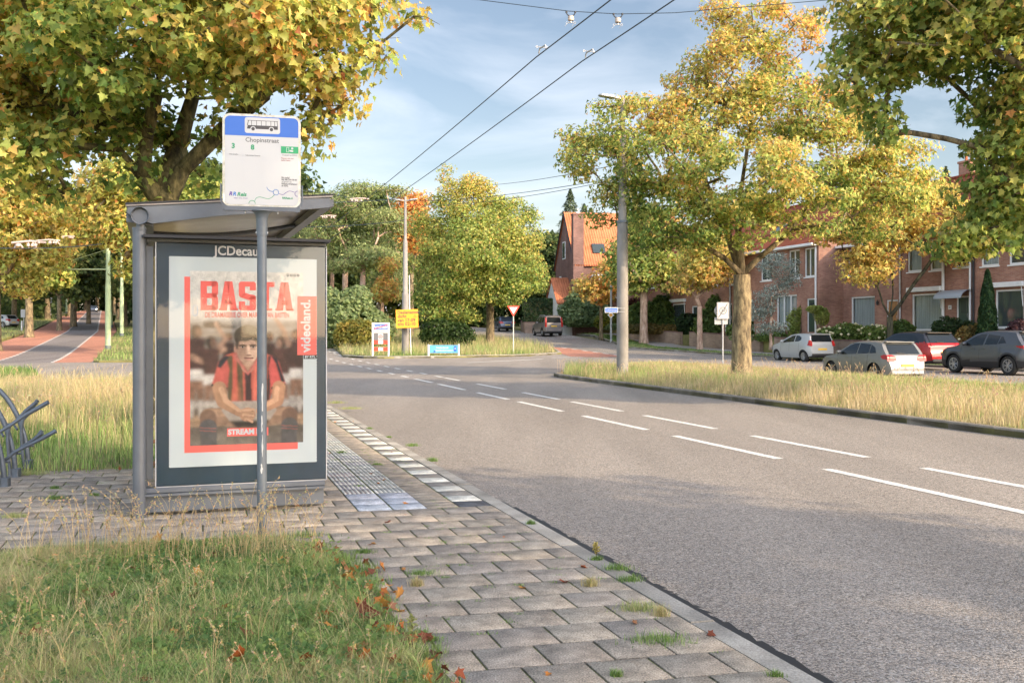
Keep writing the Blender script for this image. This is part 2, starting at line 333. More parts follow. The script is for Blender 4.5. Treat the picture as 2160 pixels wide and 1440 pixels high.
M['greymetal'] = mat('grey_painted_metal', (0.115, 0.128, 0.145), 0.42, 0.25, var=0.1, vscale=6, bump=0.03)
M['polegrey'] = mat('pole_paint', (0.125, 0.145, 0.165), 0.45, 0.2, var=0.18, vscale=5)
M['chip'] = mat('chipped_paint', (0.5, 0.5, 0.48), 0.6)
M['blackseal'] = mat('black_seal', (0.02, 0.02, 0.022), 0.6)
M['galv'] = mat('galvanised_steel', (0.42, 0.43, 0.44), 0.5, 0.4, var=0.2, vscale=5, bump=0.1)
M['rackmetal'] = mat('rack_metal', (0.11, 0.13, 0.155), 0.45, 0.4, var=0.2, vscale=9)
M['teal'] = mat('display_frame', (0.018, 0.036, 0.055), 0.3, 0.0, var=0.15, vscale=3)
M['paperwhite'] = mat('poster_white', (0.45, 0.49, 0.485), 0.7)
M['posterred'] = mat('poster_red', (0.72, 0.115, 0.09), 0.6)
M['black'] = mat('black', (0.015, 0.015, 0.015), 0.5)
M['darkprint'] = mat('dark_print', (0.06, 0.055, 0.055), 0.6)
M['white'] = mat('white_paint', (0.78, 0.78, 0.76), 0.45, var=0.06, vscale=4)
M['signwhite'] = mat('sign_white', (0.50, 0.50, 0.49), 0.4)
M['agedwhite'] = mat('aged_white_edge', (0.62, 0.58, 0.42), 0.6, var=0.35, vscale=18, col2=(0.75, 0.73, 0.66))
M['blue'] = mat('sign_blue', (0.035, 0.13, 0.48), 0.4)
M['green'] = mat('sign_green', (0.03, 0.30, 0.12), 0.5)
M['greenl'] = mat('print_green', (0.03, 0.26, 0.12), 0.5)
M['violet'] = mat('print_violet', (0.10, 0.04, 0.26), 0.5)
M['midblue'] = mat('print_blue', (0.03, 0.16, 0.46), 0.5)
M['lightgrey'] = mat('print_grey', (0.50, 0.50, 0.50), 0.6)
M['greyprint'] = mat('print_dark_grey', (0.13, 0.13, 0.13), 0.6)
M['yellowsign'] = mat('yellow_sign', (0.86, 0.38, 0.03), 0.5)
M['signred'] = mat('sign_red', (0.72, 0.06, 0.03), 0.5)
M['skyblue'] = mat('sign_light_blue', (0.10, 0.36, 0.66), 0.5)
M['concretepole'] = mat('concrete_mast', (0.23, 0.215, 0.195), 0.85, var=0.3, vscale=1.8, bump=0.4, bscale=70, stretch=(1, 1, 0.5))
M['greenpole'] = mat('pale_green_mast', (0.40, 0.50, 0.28), 0.55, var=0.14, vscale=3)
M['brick'] = brickmat('house_brick', (0.29, 0.135, 0.095), (0.40, 0.205, 0.14), (0.35, 0.27, 0.22))
M['brickdark'] = brickmat('dark_brick', (0.16, 0.082, 0.068), (0.23, 0.122, 0.098), (0.22, 0.185, 0.165))
M['gardenbrick'] = brickmat('garden_wall_brick', (0.27, 0.18, 0.13), (0.36, 0.25, 0.18), (0.34, 0.29, 0.24))
M['rooftile'] = tilemat('red_roof_tiles', (0.30, 0.09, 0.05))
M['roofover'] = tilemat('orange_roof_tiles', (0.47, 0.165, 0.08), dark=0.8)
M['ceramic'] = mat('ceramic', (0.50, 0.40, 0.33), 0.3)
M['winglass'] = mat('window_glass', (0.045, 0.06, 0.06), 0.06, spec=1.0)
M['curtain'] = mat('net_curtain', (0.30, 0.34, 0.33), 0.8, var=0.3, vscale=14, stretch=(1, 1, 0.03))
M['wood'] = mat('oak_door', (0.36, 0.17, 0.06), 0.5, var=0.2, vscale=6)
M['doorgreen'] = mat('dark_green_door', (0.03, 0.06, 0.045), 0.3)
M['canopy'] = mat('canopy_sheet', (0.32, 0.36, 0.40), 0.35)
M['tyre'] = mat('tyre', (0.018, 0.018, 0.018), 0.75)
M['rim'] = mat('alloy', (0.42, 0.43, 0.44), 0.3, 0.7)
M['rimdark'] = mat('alloy_dark', (0.05, 0.05, 0.055), 0.35, 0.5)
M['carglass'] = mat('car_glass', (0.012, 0.016, 0.018), 0.06, spec=0.45)
M['plastic'] = mat('black_plastic', (0.02, 0.02, 0.022), 0.5)
M['taillamp'] = mat('tail_lamp', (0.40, 0.010, 0.008), 0.3, spec=0.4, coat=0.2)
M['headlampglass'] = mat('head_lamp', (0.6, 0.62, 0.65), 0.1, spec=0.8, coat=1.0)
M['lamplit'] = mat('lit_head_lamp', (0.9, 0.9, 0.8), 0.2, emit=(1.0, 0.85, 0.55), es=14)
M['plate'] = mat('number_plate', (0.75, 0.48, 0.06), 0.5, var=0.1, vscale=12)
M['bark'] = barkmat('maple_bark', (0.035, 0.028, 0.018), (0.17, 0.13, 0.075), (0.34, 0.27, 0.15), 7)
M['barkmoss'] = barkmat('mossy_bark', (0.02, 0.016, 0.011), (0.085, 0.075, 0.03), (0.24, 0.20, 0.09), 8)
M['barkshaded'] = barkmat('shaded_bark', (0.01, 0.009, 0.006), (0.04, 0.037, 0.018), (0.11, 0.10, 0.05), 8)  # mossy bark darkened: the small maple trunk's shade put into its colour
M['kerbtint'] = tintmat('kerb_stone', 0.9, bump=0.5, bscale=60, grain=0.25, gscale=90, mott=0.35, mscale=2.5)
M['barkpale'] = barkmat('pale_bark', (0.20, 0.13, 0.09), (0.42, 0.28, 0.20), (0.60, 0.45, 0.34), 5)
M['leaf'] = leafmat('leaf'); M['grass'] = leafmat('grass_blades', 0.35, 0.25); M['needle'] = leafmat('needles', 0.2, 0.2)
M['deadleaf'] = leafmat('fallen_leaf', 0.15, 0.3)
M['pane'] = panemat('clear_pane')
M['roofsheet'] = mat('tinted_roof_sheet', (0.36, 0.32, 0.30), .2, var=.1, vscale=3)
M['wire'] = mat('wire', (0.03, 0.045, 0.06), 0.5, 0.3)
M['insulator'] = mat('insulator', (0.50, 0.40, 0.36), 0.4)
def paint(name, c, metal=0.3, rough=0.28): return mat(name, c, rough, metal, var=0.04, vscale=2, coat=0.25)
# ------------------------------------------------------------------ ground, roads, kerbs, paving
def struct(o): o['kind'] = 'structure'; return o
def sheet(name, x0, x1, ys, off, m, nx=2):
    mb = MB(); xs = np.linspace(x0, x1, nx)
    vs = [(x, y, tz(y) + off) for y in ys for x in xs]; fs = [(j * nx + i, j * nx + i + 1, (j + 1) * nx + i + 1, (j + 1) * nx + i) for j in range(len(ys) - 1) for i in range(nx - 1)]
    mb.add(vs, fs); return struct(mb.build(name, m))
struct(sheet('ground', -700, 700, [-300, -20, 0, 20, 36, 44, 48, 52, 56, 60, 64, 68, 74, 82, 92, 110, 150, 200, 236, 300, 900], -0.20, M['turf']))
def terr(name, pts, off, m, skirt=0.0, step=3.0, kind='structure', label=None):
    """a polygon laid over the climbing terrain"""
    bm = bmesh.new(); vs = [bm.verts.new((p[0], p[1], 0)) for p in pts]; es = [bm.edges.new((vs[i], vs[(i + 1) % len(vs)])) for i in range(len(vs))]
    bmesh.ops.triangle_fill(bm, use_beauty=True, edges=es)
    y0 = min(p[1] for p in pts); y1 = max(p[1] for p in pts); y = math.ceil(max(y0, 40) / step) * step
    while y < y1:
        bmesh.ops.bisect_plane(bm, geom=bm.verts[:] + bm.edges[:] + bm.faces[:], plane_co=(0, y, 0), plane_no=(0, 1, 0)); y += step
    bmesh.ops.recalc_face_normals(bm, faces=bm.faces[:])
    if bm.faces and bm.faces[:][0].normal.z < 0: bmesh.ops.reverse_faces(bm, faces=bm.faces[:])
    if skirt:
        be = [e for e in bm.edges if e.is_boundary]; r = bmesh.ops.extrude_edge_only(bm, edges=be)
        low = {v for v in r['geom'] if isinstance(v, bmesh.types.BMVert)}
    else: low = set()
    for v in bm.verts: v.co.z = tz(v.co.y) + off - (skirt if v in low else 0)
    me = bpy.data.meshes.new(name); bm.to_mesh(me); bm.free(); o = link(name, me, m); o['kind'] = kind
    if label: o['label'] = label
    return o
ROADZ = -0.07
# the main road, junction and service street are one asphalt surface; greens and pavements rise out of it
def strip(cl, a, b, sub=4.0):      # centre line (x, y) with offsets to the right -> polygon
    P = []; L = []
    for i in range(len(cl)):
        p = Vector(cl[i]); d = (Vector(cl[min(i + 1, len(cl) - 1)]) - Vector(cl[max(i - 1, 0)])).normalized(); q = Vector((d.y, -d.x))
        L.append(tuple(p + q * a)); P.append(tuple(p + q * b))
    return L + P[::-1]
terr('road', [F(-14, 0.0), F(-14, 30), F(40, 30), F(56, 26.5), (5.5, 92), (0.5, 106), (-9, 128), (-22, 150), (-27, 148), (-14, 124), (-7, 104), (-3.2, 92), (-1, 78),
              (-8, 62), (-12, 70), (-17, 58), (-24, 56), (-60, 56), (-60, 26), (-20, 26), F(24.5, -3), F(24.5, 0)], ROADZ, M['asphalt'])
LC_ = [(-18.6, 36), (-20.5, 41), (-24.4, 51), (-44.6, 103), (-93.8, 230), (-110, 262)]       # centre line of the road up the hill
LC = LCs = [(-24.0, 50), (-43.2, 103), (-93.8, 230), (-106, 262)]
terr('hill_road', strip(LCs, -1.4, 1.4), ROADZ + 0.004, M['asphalt_old'])
struct(terr('cycle_lane', strip(LCs, -4.6, -1.4), ROADZ + 0.008, M['redpath']))
struct(terr('cycle_lane', strip(LCs, 1.4, 3.2), ROADZ + 0.008, M['redpath']))
# road markings: paint sheets 4 mm over the asphalt
def marks(name, segs, w, off=ROADZ + 0.006):
    mb = MB()
    for (a, b) in segs:
        A = Vector(a); B = Vector(b); d = (B - A).normalized(); q = Vector((-d.y, d.x)) * w / 2
        n = max(1, int((B - A).length / 3))
        for i in range(n):
            p0 = A.lerp(B, i / n); p1 = A.lerp(B, (i + 1) / n)
            mb.add([(*(p0 + q), tz(p0.y) + off), (*(p0 - q), tz(p0.y) + off), (*(p1 - q), tz(p1.y) + off), (*(p1 + q), tz(p1.y) + off)], [(0, 3, 2, 1)])
    o = mb.build(name, M['marking']); bmf = bmesh.new(); bmf.from_mesh(o.data); bmesh.ops.recalc_face_normals(bmf, faces=bmf.faces[:]); bmf.to_mesh(o.data); bmf.free()
    return struct(o)
def sof(px, py): x, y = at(px, py, ROADZ); return SO(x, y)
OA, OB = 4.27, 5.40
rowA = [((2400, 1139), (1738, 990)), ((1650, 968), (1420, 920)), ((1367, 907), (1225, 878)), ((1190, 868), (1090, 848)), ((1067, 843), (997, 829)), ((975, 823), (918, 811)), ((908, 808), (865, 800))]
rowB = [((2600, 1093), (1940, 988)), ((1837, 965), (1578, 920)), ((1510, 905), (1352, 877)), ((1310, 868), (1200, 848)), ((1165, 843), (1075, 829)), ((1045, 822), (975, 811)), ((935, 804), (905, 798))]
sa = [(sof(*a)[0], sof(*b)[0]) for a, b in rowA]; sb = [(sof(*a)[0], sof(*b)[0]) for a, b in rowB]
s_ = max(sa[-1]) + 1.2
while s_ < 66: sa.append((s_, s_ + 1.1)); sb.append((s_ - 0.4, s_ + 0.7)); s_ += 2.6
marks('road_marking', [(F(a, OA), F(b, OA)) for a, b in sa] + [(F(a, OB), F(b, OB)) for a, b in sb], 0.13)
def dash(cl, off, l=1.0, gap=1.0, w=0.14):
    segs = []
    for i in range(len(cl) - 1):
        A = Vector(cl[i]); B = Vector(cl[i + 1]); d = (B - A).normalized(); q = Vector((d.y, -d.x)) * off; t = 0; Ln = (B - A).length
        while t + l < Ln: segs.append((tuple(A + d * t + q), tuple(A + d * (t + l) + q))); t += l + gap
    return segs
marks('road_marking', dash(LCs, -1.4, 1.0, 0.7, 0.16) + dash(LCs, 1.4, 1.0, 0.7, 0.16), 0.16, ROADZ + 0.013)
marks('road_marking', [(at(985, 767, ROADZ), at(1145, 761, ROADZ)), (at(1165, 759, ROADZ), at(1300, 757, ROADZ))], 0.22)
marks('road_marking', [(at(-60, 811, ROADZ), at(100, 812, ROADZ)), (at(-60, 806, ROADZ), at(110, 807, ROADZ)), (at(115, 797, ROADZ), at(280, 799, ROADZ)), (at(700, 752, ROADZ), at(790, 757, ROADZ))], 0.22)
# red cycle crossing at the mouth of the side street
rp = [atT(1148, 737, -.06), atT(1215, 739, -.06), atT(1290, 750, -.06), atT(1180, 753, -.06)]
terr('cycle_crossing', [atT(1150, 731, -.06), atT(1200, 734, -.06), atT(1262, 743, -.06), atT(1320, 752, -.06), atT(1262, 753, -.06), atT(1205, 752, -.06), atT(1170, 741, -.06)], ROADZ + 0.009, M['redpath'])
marks('road_marking', [(atT(1140 + 22 * i, 726.5 + 3.1 * i, -.06), atT(1151 + 22 * i, 728 + 3.1 * i, -.06)) for i in range(8)], 0.14, ROADZ + 0.015)
# kerbs: individual stones with open joints
def kerb(name, line, w, ztop, zbot, m, stone=1.0, closed=False, seed=1, off_side=1):
    rnd = random.Random(seed); mb = MB(); P = [Vector(p) for p in line]; acc = []
    for i in range(len(P) - 1):
        n = max(1, round((P[i + 1] - P[i]).length / 0.5))
        for k in range(n): acc.append(P[i].lerp(P[i + 1], k / n))
    acc.append(P[-1]); k = 0
    step = max(1, int(stone / 0.5))
    while k < len(acc) - 1:
        j = min(k + step, len(acc) - 1); a, b = acc[k], acc[j]; d = (b - a)
        if d.length < 1e-4: break
        dn = d.normalized(); kk = rnd.uniform(.85, 1.1); mb.cur = tuple(v * kk for v in ((.25, .22, .175) if m is M['kerbdark'] else (.33, .305, .26))); q = Vector((dn.y, -dn.x)) * off_side; a2 = a + dn * 0.007; b2 = b - dn * 0.007; dz = rnd.uniform(-0.003, 0.003); c = 0.018
        z = lambda p, h: tz(p.y) + h + dz
        vs = []
        for p in (a2, b2): vs += [(*p, z(p, zbot)), (*p, z(p, ztop - c)), (*(p + q * c), z(p, ztop)), (*(p + q * (w - 0.004)), z(p, ztop)), (*(p + q * w), z(p, zbot))]
        mb.add(vs, [(0, 1, 6, 5), (1, 2, 7, 6), (2, 3, 8, 7), (3, 4, 9, 8), (4, 3, 2, 1, 0), (5, 6, 7, 8, 9)]); k = j
    o = mb.build(name, M['kerbtint'], tint=True); bmf = bmesh.new(); bmf.from_mesh(o.data); bmesh.ops.recalc_face_normals(bmf, faces=bmf.faces[:]); bmf.to_mesh(o.data); bmf.free()
    return struct(o)
kerb('kerb', [F(s, 0) for s in (-6, 28)], 0.15, 0.0, -0.2, M['kerb'], off_side=-1, seed=3)
# median island (trees, tall mast, long grass)
MED = [F(-16, 9.05), F(10, 9.0), F(22, 9.05), F(25, 9.1), F(26.2, 9.35), F(27.0, 10.0), (1.9, 39.6), (3.2, 43.0), (4.9, 46.4), (6.1, 48.0), (7.4, 48.6), F(33, 19.3), F(-16, 19.3)]
kerb('kerb', MED[:12], 0.16, 0.055, -0.2, M['kerbdark'], off_side=1, seed=5)
terr('median_grass', MED, 0.02, M['turf'], skirt=0.3)
# far island with the signs
ISL = [at(690, 741, 0.02), at(720, 752, 0.02), (-9.6, 58.2), (-8.2, 56.6), (-7.0, 56.2), (-3, 57.4), (1.0, 59.3), (3.0, 62.0), (2.9, 66.0), (1.4, 74), (-1.8, 88), (-6.0, 101), (-13, 122), (-20, 138), (-34, 136), (-26, 100)]
kerb('kerb', ISL[2:12], 0.16, 0.06, -0.2, M['kerb'], off_side=-1, seed=6)
terr('island_grass', ISL, 0.03, M['turf'], skirt=0.3)
# verges of the hill road and the field beside the stop
VR = [(-20.4, 50.6), (-11.5, 52.5), (-12.5, 60), (-17, 68), (-26, 98), (-34, 136), (-60, 190), (-85, 236)] + [p for p in strip(LCs, 3.3, 3.3)[:4]][::-1][1:]
terr('verge_grass', VR, 0.02, M['turf'], skirt=0.3)
VL = [(-33.5, 61), (-29.2, 57.5), (-28.2, 52.4)]
lx = strip(LCs, -4.7, -4.7)[:4]
terr('verge_grass', [(-60, 58), (-33, 58)] + lx[1:3] + [(-130, 230), (-100, 150)], 0.02, M['turf'], skirt=0.3)
FIELD = [F(3.9, -2.42), F(3.9, -18), (-34, 20), (-34, 24.5), (-13.5, 26.2), (-11.5, 28.8), F(24.0, -2.42)]
terr('field_grass', FIELD, -0.005, M['turf'], skirt=0.3)
terr('traffic_island_grass', [at(-200, 806, 0.0), at(60, 800, 0), at(88, 795, 0), at(75, 788, 0), at(-200, 781, 0)], 0.05, M['turf'], skirt=0.3)
FORE = [F(-0.30, -1.95), F(-1.0, -1.72), F(-2, -1.62), F(-3, -1.58), F(-4.2, -1.50), F(-6, -1.4), F(-9, -1.6), F(-9, -9), F(-0.25, -9), F(-.28, -4), F(-.25, -2.6)]
terr('foreground_grass_soil', FORE, 0.012, M['soil'], skirt=0.1)
# bed under the tiles
terr('paving_bed', [F(-8, -0.16), F(-8, -9), F(4.0, -9), F(4.0, -2.4), F(27, -2.4), F(27, -0.16)], -0.0095, M['joint'])
# service-street pavement, verge, raised front gardens
SW = []
terr('verge_grass', [F(-20, 28.2), F(44, 28.2), F(57, 25.5), (7.2, 92), (2.0, 106), (-7, 128), (-4, 129), (6, 106), (10, 94), F(57, 30.0), F(44, 30.0), F(-20, 30.0)], 0.02, M['turf'], skirt=0.3)
kerb('kerb', [F(-20, 28.2), F(44, 28.2), F(57, 25.5), (7.2, 92), (2.0, 106)], 0.12, 0.03, -0.2, M['kerb'], seed=9)
terr('sidewalk', [F(-20, 29.1), F(44, 29.1), F(57, 27.6), (9.2, 92), (4.6, 104), (6.5, 105), (11, 94), F(57, 29.6), F(44, 30.5), F(-20, 30.5)], 0.035, M['sidewalk'], skirt=0.1)
# ------------------------------------------------------------------ paving tiles (one paved surface)
def tar():
    rnd = random.Random(5); mb = MB(); s = -6.0
    while s < 3.2:
        e = s + rnd.uniform(.05, .16); w0, w1 = (rnd.uniform(.125, .165) * (1 if s < .6 else max(.2, 1 - (s - .6) / 2.6)) for _ in (0, 1)); z = ROADZ + .004
        mb.add([(*F(s, .001), z), (*F(s, w0), z), (*F(e, w1), z), (*F(e, .001), z)], [(0, 1, 2, 3)]); s = e
    return struct(mb.build('road_edge_tar', M['blackseal']))
tar()
def tiles():
    rnd = random.Random(11); V = []; Lp = []; st = []; tt = []; tint = []
    cols = [(0.335, 0.285, 0.225), (0.35, 0.298, 0.232), (0.32, 0.274, 0.222), (0.365, 0.31, 0.24), (0.285, 0.247, 0.205)]
    def tile(o0, o1, s0, s1, c, h=0.0, tilt=0.0012, ch=0.0022):
        b = len(V); o0 += .0055; o1 -= .0055; s0 += .003; s1 -= .003; z = h + rnd.uniform(-.0015, .0015); ta, tb = rnd.uniform(-tilt, tilt), rnd.uniform(-tilt, tilt)
        ro = rnd.uniform(-.0015, .0015)
        for (oo, ss, dz) in ((o0, s0, -.03), (o1, s0, -.03), (o1, s1, -.03), (o0, s1, -.03), (o0, s0, -ch), (o1, s0, -ch), (o1, s1, -ch), (o0, s1, -ch),
                             (o0 + ch, s0 + ch, 0), (o1 - ch, s0 + ch, 0), (o1 - ch, s1 - ch, 0), (o0 + ch, s1 - ch, 0)):
            x, y = F(ss + ro - .059 * oo, oo); V.append((x, y, z + dz + ta * (oo - o0) / .3 + tb * (ss - s0) / .3)); tint.append(c if dz == 0 else tuple(v * .6 for v in c))
        for q in ((0, 1, 5, 4), (1, 2, 6, 5), (2, 3, 7, 6), (3, 0, 4, 7), (4, 5, 9, 8), (5, 6, 10, 9), (6, 7, 11, 10), (7, 4, 8, 11), (8, 9, 10, 11)):
            st.append(len(Lp)); Lp.extend(b + i for i in q); tt.append(4)
    def rc(d=1.0):
        c = rnd.choice(cols); k = rnd.uniform(0.88, 1.10) * d; return tuple(v * k for v in c)
    for j in range(-22, 88):
        s0 = 0.72 + (j) * 0.3
        if s0 > 26: break
        off = 0.15 * (j % 2)
        plat = s0 > 0.71
        x = -0.15 if not plat else -1.30
        first = True
        while x > (-2.4 if (s0 > 4.0) else -8.6):
            w = 0.3 - (off if first and off else 0); first = False
            cx = x - w / 2; cs = s0 + .15
            if cs < -0.30 and cx < -1.95 - 0.05 * math.sin(cs * 3): break
            tile(x - w, x, s0, s0 + .3, rc(), 0.0); x -= w
        if plat:
            tile(-0.72, -0.44, s0, s0 + .15, rc(.9)); tile(-0.72, -0.44, s0 + .15, s0 + .3, rc(.95))
            white = (j % 2 == 1)
            k = rnd.uniform(.85, 1.08)
            tile(-0.435, -0.155, s0, s0 + .3, tuple(v * k for v in ((0.64, 0.62, 0.54) if white else ((0.09, 0.095, 0.105) if j == 0 else (0.23, 0.215, 0.19)))), 0.001)
    # tactile guide tiles: flat blue-grey pair of rows, then ribbed
    for col in range(2):
        o1 = -0.715 - col * 0.295; o0 = o1 - 0.29
        for r in range(3): tile(o0, o1, 0.72 + r * .3, 1.02 + r * .3, (0.38 + .01 * r, 0.41, 0.45), 0.003, ch=.003)
        for r in range(3, 84):
            s0 = 0.72 + r * .3; tile(o0, o1, s0, s0 + .3, tuple(v * rnd.uniform(.85, 1.1) for v in (0.28, 0.27, 0.25)), 0.0)
            n = 7
            for i in range(n):
                ww = 0.29 / n; a = o0 + i * ww + .007; b = a + ww - .018; k = rnd.uniform(.85, 1.05); q = len(V)
                for (oo, ss, dz) in ((a, s0 + .006, 0), (b, s0 + .006, 0), (b, s0 + .294, 0), (a, s0 + .294, 0), (a + .005, s0 + .01, .007), (b - .005, s0 + .01, .007), (b - .005, s0 + .29, .007), (a + .005, s0 + .29, .007)):
                    xx, yy = F(ss - .059 * oo, oo); V.append((xx, yy, dz)); tint.append((0.56 * k, 0.55 * k, 0.50 * k))
                for f in ((0, 1, 5, 4), (1, 2, 6, 5), (2, 3, 7, 6), (3, 0, 4, 7), (4, 5, 6, 7)):
                    st.append(len(Lp)); Lp.extend(q + ii for ii in f); tt.append(4)
    me = npmesh('pavement', V, Lp, st, tt, np.array(tint)); return struct(link('pavement', me, M['paver']))
tiles()
# ------------------------------------------------------------------ vegetation
rng = np.random.default_rng(5)
def unit(a): return a / np.maximum(np.linalg.norm(a, axis=-1, keepdims=True), 1e-9)
MAPLE = np.array([(0, 0), (.12, .10), (.46, .02), (.36, .22), (.62, .50), (.34, .50), (.26, .62), (.0, 1.0), (-.26, .62), (-.34, .50), (-.62, .50), (-.36, .22), (-.46, .02), (-.12, .10)], float)
MAPLE_F = [(0, 1, 2, 3), (0, 3, 4, 5), (0, 5, 6, 7), (0, 7, 8, 9), (0, 9, 10, 11), (0, 11, 12, 13)]
SIX = np.array([(0, 0), (.5, .28), (.38, .62), (0, 1), (-.38, .62), (-.5, .28)], float); SIX_F = [(0, 1, 2, 3), (0, 3, 4, 5)]
STAR = np.array([(0, 0), (.5, .12), (.24, .42), (0, 1), (-.24, .42), (-.5, .12)], float); STAR_F = SIX_F
OVAL = np.array([(0, 0), (.22, .5), (0, 1), (-.22, .5)], float); OVAL_F = [(0, 1, 2, 3)]
def leaves(name, P, nrm, dirs, size, tint, m, parent, shape='maple', fold=0.3):
    tpl, fc = {'maple': (MAPLE, MAPLE_F), 'six': (SIX, SIX_F), 'star': (STAR, STAR_F), 'oval': (OVAL, OVAL_F)}[shape]
    n, k = len(P), len(tpl); d = unit(dirs - nrm * np.sum(dirs * nrm, 1, keepdims=True)); r = np.cross(d, nrm)
    sz = size[:, None, None]; X = tpl[None, :, 0, None]; Y = tpl[None, :, 1, None]
    Z = np.abs(tpl[:, 0])[None, :, None] * fold - (tpl[:, 1] ** 2)[None, :, None] * fold * .8
    V = P[:, None, :] + sz * (r[:, None, :] * X + d[:, None, :] * (Y - .4) + nrm[:, None, :] * Z)
    f = np.array([i for q in fc for i in q]); L = (np.arange(n)[:, None] * k + f[None, :]).ravel()
    tot = np.tile([len(q) for q in fc], n); st = np.concatenate([[0], np.cumsum(tot)[:-1]])
    me = npmesh(name, V.reshape(-1, 3), L, st, tot, np.repeat(tint, k, 0)); return link(name, me, m, parent)
def pal(stops, t):
    t = np.clip(t, 0, 1); xs = np.linspace(0, 1, len(stops)); s = np.array(stops); return np.stack([np.interp(t, xs, s[:, i]) for i in range(3)], 1)
def wob(P, s, seed=0):             # smooth pseudo-noise, roughly -1..1
    r = np.random.default_rng(seed); out = 0
    for i in range(5):
        k = r.normal(size=P.shape[1]) * s * (1 + i * .6); out = out + np.sin(P @ k + r.uniform(0, 6.3)) / (1 + i * .4)
    return out / 2.4
PAL_AUT = [(.10, .18, .045), (.24, .32, .08), (.41, .43, .115), (.56, .45, .135), (.66, .40, .13), (.62, .25, .10), (.38, .13, .07)]
def make_tree(base, tr, fork, blobs, ncl, lpc, lsize, cr=0.75, seed=1, palette=PAL_AUT, hue=0.35, huev=0.22, huef=None, shape='maple', leafm='leaf', barkm='bark', name='maple_tree', label='', cat='tree', group=None,
              lean=(0, 0), flat=.62, spread=1.0, minsub=3, limb=1.0, inner=0.55, droop=0.35, trunkpts=None, limbs=(), grow=0.0, tipr=.008, shell=True):
    r = np.random.default_rng(seed); bx, by, bz = base
    root = empty(name, base, 0, label, cat, group)
    # crown clusters inside the blobs
    blobs = np.array(blobs, float); blobs[:, 3:] += grow; vol = blobs[:, 3] * blobs[:, 4] * blobs[:, 5]; pr = vol ** .8 / np.sum(vol ** .8); Cc = []
    tries = 0
    while len(Cc) < ncl and tries < ncl * 60:
        tries += 1; b = blobs[r.choice(len(blobs), p=pr)]; u = unit(r.normal(size=3)); q = (r.uniform(0.15 if r.random() < .3 else inner, 1.0)) ** (1 / 2.2)
        p = b[:3] + u * q * np.maximum(b[3:] - cr * .55, b[3:] * .35)
        if len(Cc) and np.min(np.linalg.norm(np.array(Cc) - p, axis=1)) < cr * .52 * r.uniform(.6, 1.2): continue
        Cc.append(p)
    Cc = np.array(Cc) - np.array([bx, by, bz])
    # skeleton
    if trunkpts is None: trunkpts = [(0, 0, 0), (lean[0] * .3, lean[1] * .3, fork * .5), (lean[0], lean[1], fork)]
    pos = [np.array(p, float) for p in trunkpts]; par = [-1] + list(range(len(pos) - 1)); ntr = len(pos); trad = [tr * 1.0] * ntr
    for lb_ in limbs:
        last = ntr - 1
        for p in lb_: pos.append(np.array(p, float)); par.append(last); last = len(pos) - 1
    order = np.argsort(np.linalg.norm(Cc - pos[-1], axis=1) + r.uniform(0, .8, len(Cc)))
    for ci in order:
        c = Cc[ci]; A = np.array(pos[ntr - 1:]); dv = c - A; dist = np.linalg.norm(dv, axis=1)
        pen = dist + 1.2 * np.maximum(0, A[:, 2] - c[2]) + np.where(np.arange(len(A)) == 0, 0.0, 0)
        i = int(np.argmin(pen)) + ntr - 1; a = pos[i]; L = np.linalg.norm(c - a); ns = max(minsub if L > 1.2 else 1, int(L / .7)); last = i
        side = unit(np.cross(c - a, r.normal(size=3))) * L * .08
        for k in range(1, ns + 1):
            t = k / ns; p = a + (c - a) * t + side * math.sin(math.pi * t) + np.array([0, 0, 1]) * L * .12 * math.sin(math.pi * t) * (1 if a[2] < c[2] else .4) + (r.normal(size=3) * .04 * L * (k < ns))
            pos.append(p); par.append(last); last = len(pos) - 1
    n = len(pos); cnt = np.zeros(n)
    haschild = np.zeros(n, bool)
    for i in range(n):
        if par[i] >= 0: haschild[par[i]] = True
    cnt[~haschild] = 1
    for i in range(n - 1, 0, -1): cnt[par[i]] += cnt[i]
    rad = tipr + (tr * .62 * limb - tipr) * (cnt / cnt[ntr - 1]) ** .56
    for i in range(ntr): rad[i] = tr * (1.0 - .16 * i / max(1, ntr - 1))
    rad[0] = tr * 1.28
    mb = MB()
    tp = [tuple(p) for p in pos[:ntr]]
    # flare at the foot
    p0 = Vector(tp[0]); p1 = Vector(tp[1]); tt_ = [p0 + Vector((0, 0, -.25)), p0 + (p1 - p0) * .06, p0 + (p1 - p0) * .25]
    mb.tube(tt_ + [Vector(p) for p in tp[1:]], [tr * 1.5, tr * 1.22, tr * 1.04] + [float(x) for x in rad[1:ntr]], 14)
    for i in range(ntr, n):
        a, b = pos[par[i]], pos[i]; ra = min(rad[par[i]], rad[i] * 1.35) if par[i] >= ntr else rad[i] * 1.3
        if rad[i] < .004: continue
        mb.tube([tuple(a), tuple(b)], [float(ra), float(rad[i])], 8 if rad[i] > .05 else 5, cap=rad[i] > .05)
    # twigs inside clusters
    for c in Cc:
        for _ in range(3):
            e = c + unit(r.normal(size=3)) * cr * r.uniform(.4, .9) * np.array([1, 1, flat]); mb.tube([tuple(c), tuple((c + e) / 2 + r.normal(size=3) * .03), tuple(e)], [.007, .005, .003], 3, cap=False)
    o = mb.build('trunk', M[barkm], root)
    me = o.data; me.polygons.foreach_set('use_smooth', np.ones(len(me.polygons), bool))
    # leaves
    cs = cr * r.uniform(.65, 1.3, len(Cc)); nl = (lpc * (cs / cr) ** 2 * r.uniform(.7, 1.3, len(Cc))).astype(int) + 3
    idx = np.repeat(np.arange(len(Cc)), nl); m_ = len(idx); off = unit(r.normal(size=(m_, 3))) * (r.uniform(.12, 1, m_) ** .5)[:, None]
    P = Cc[idx] + off * cs[idx][:, None] * np.array([spread, spread, flat])
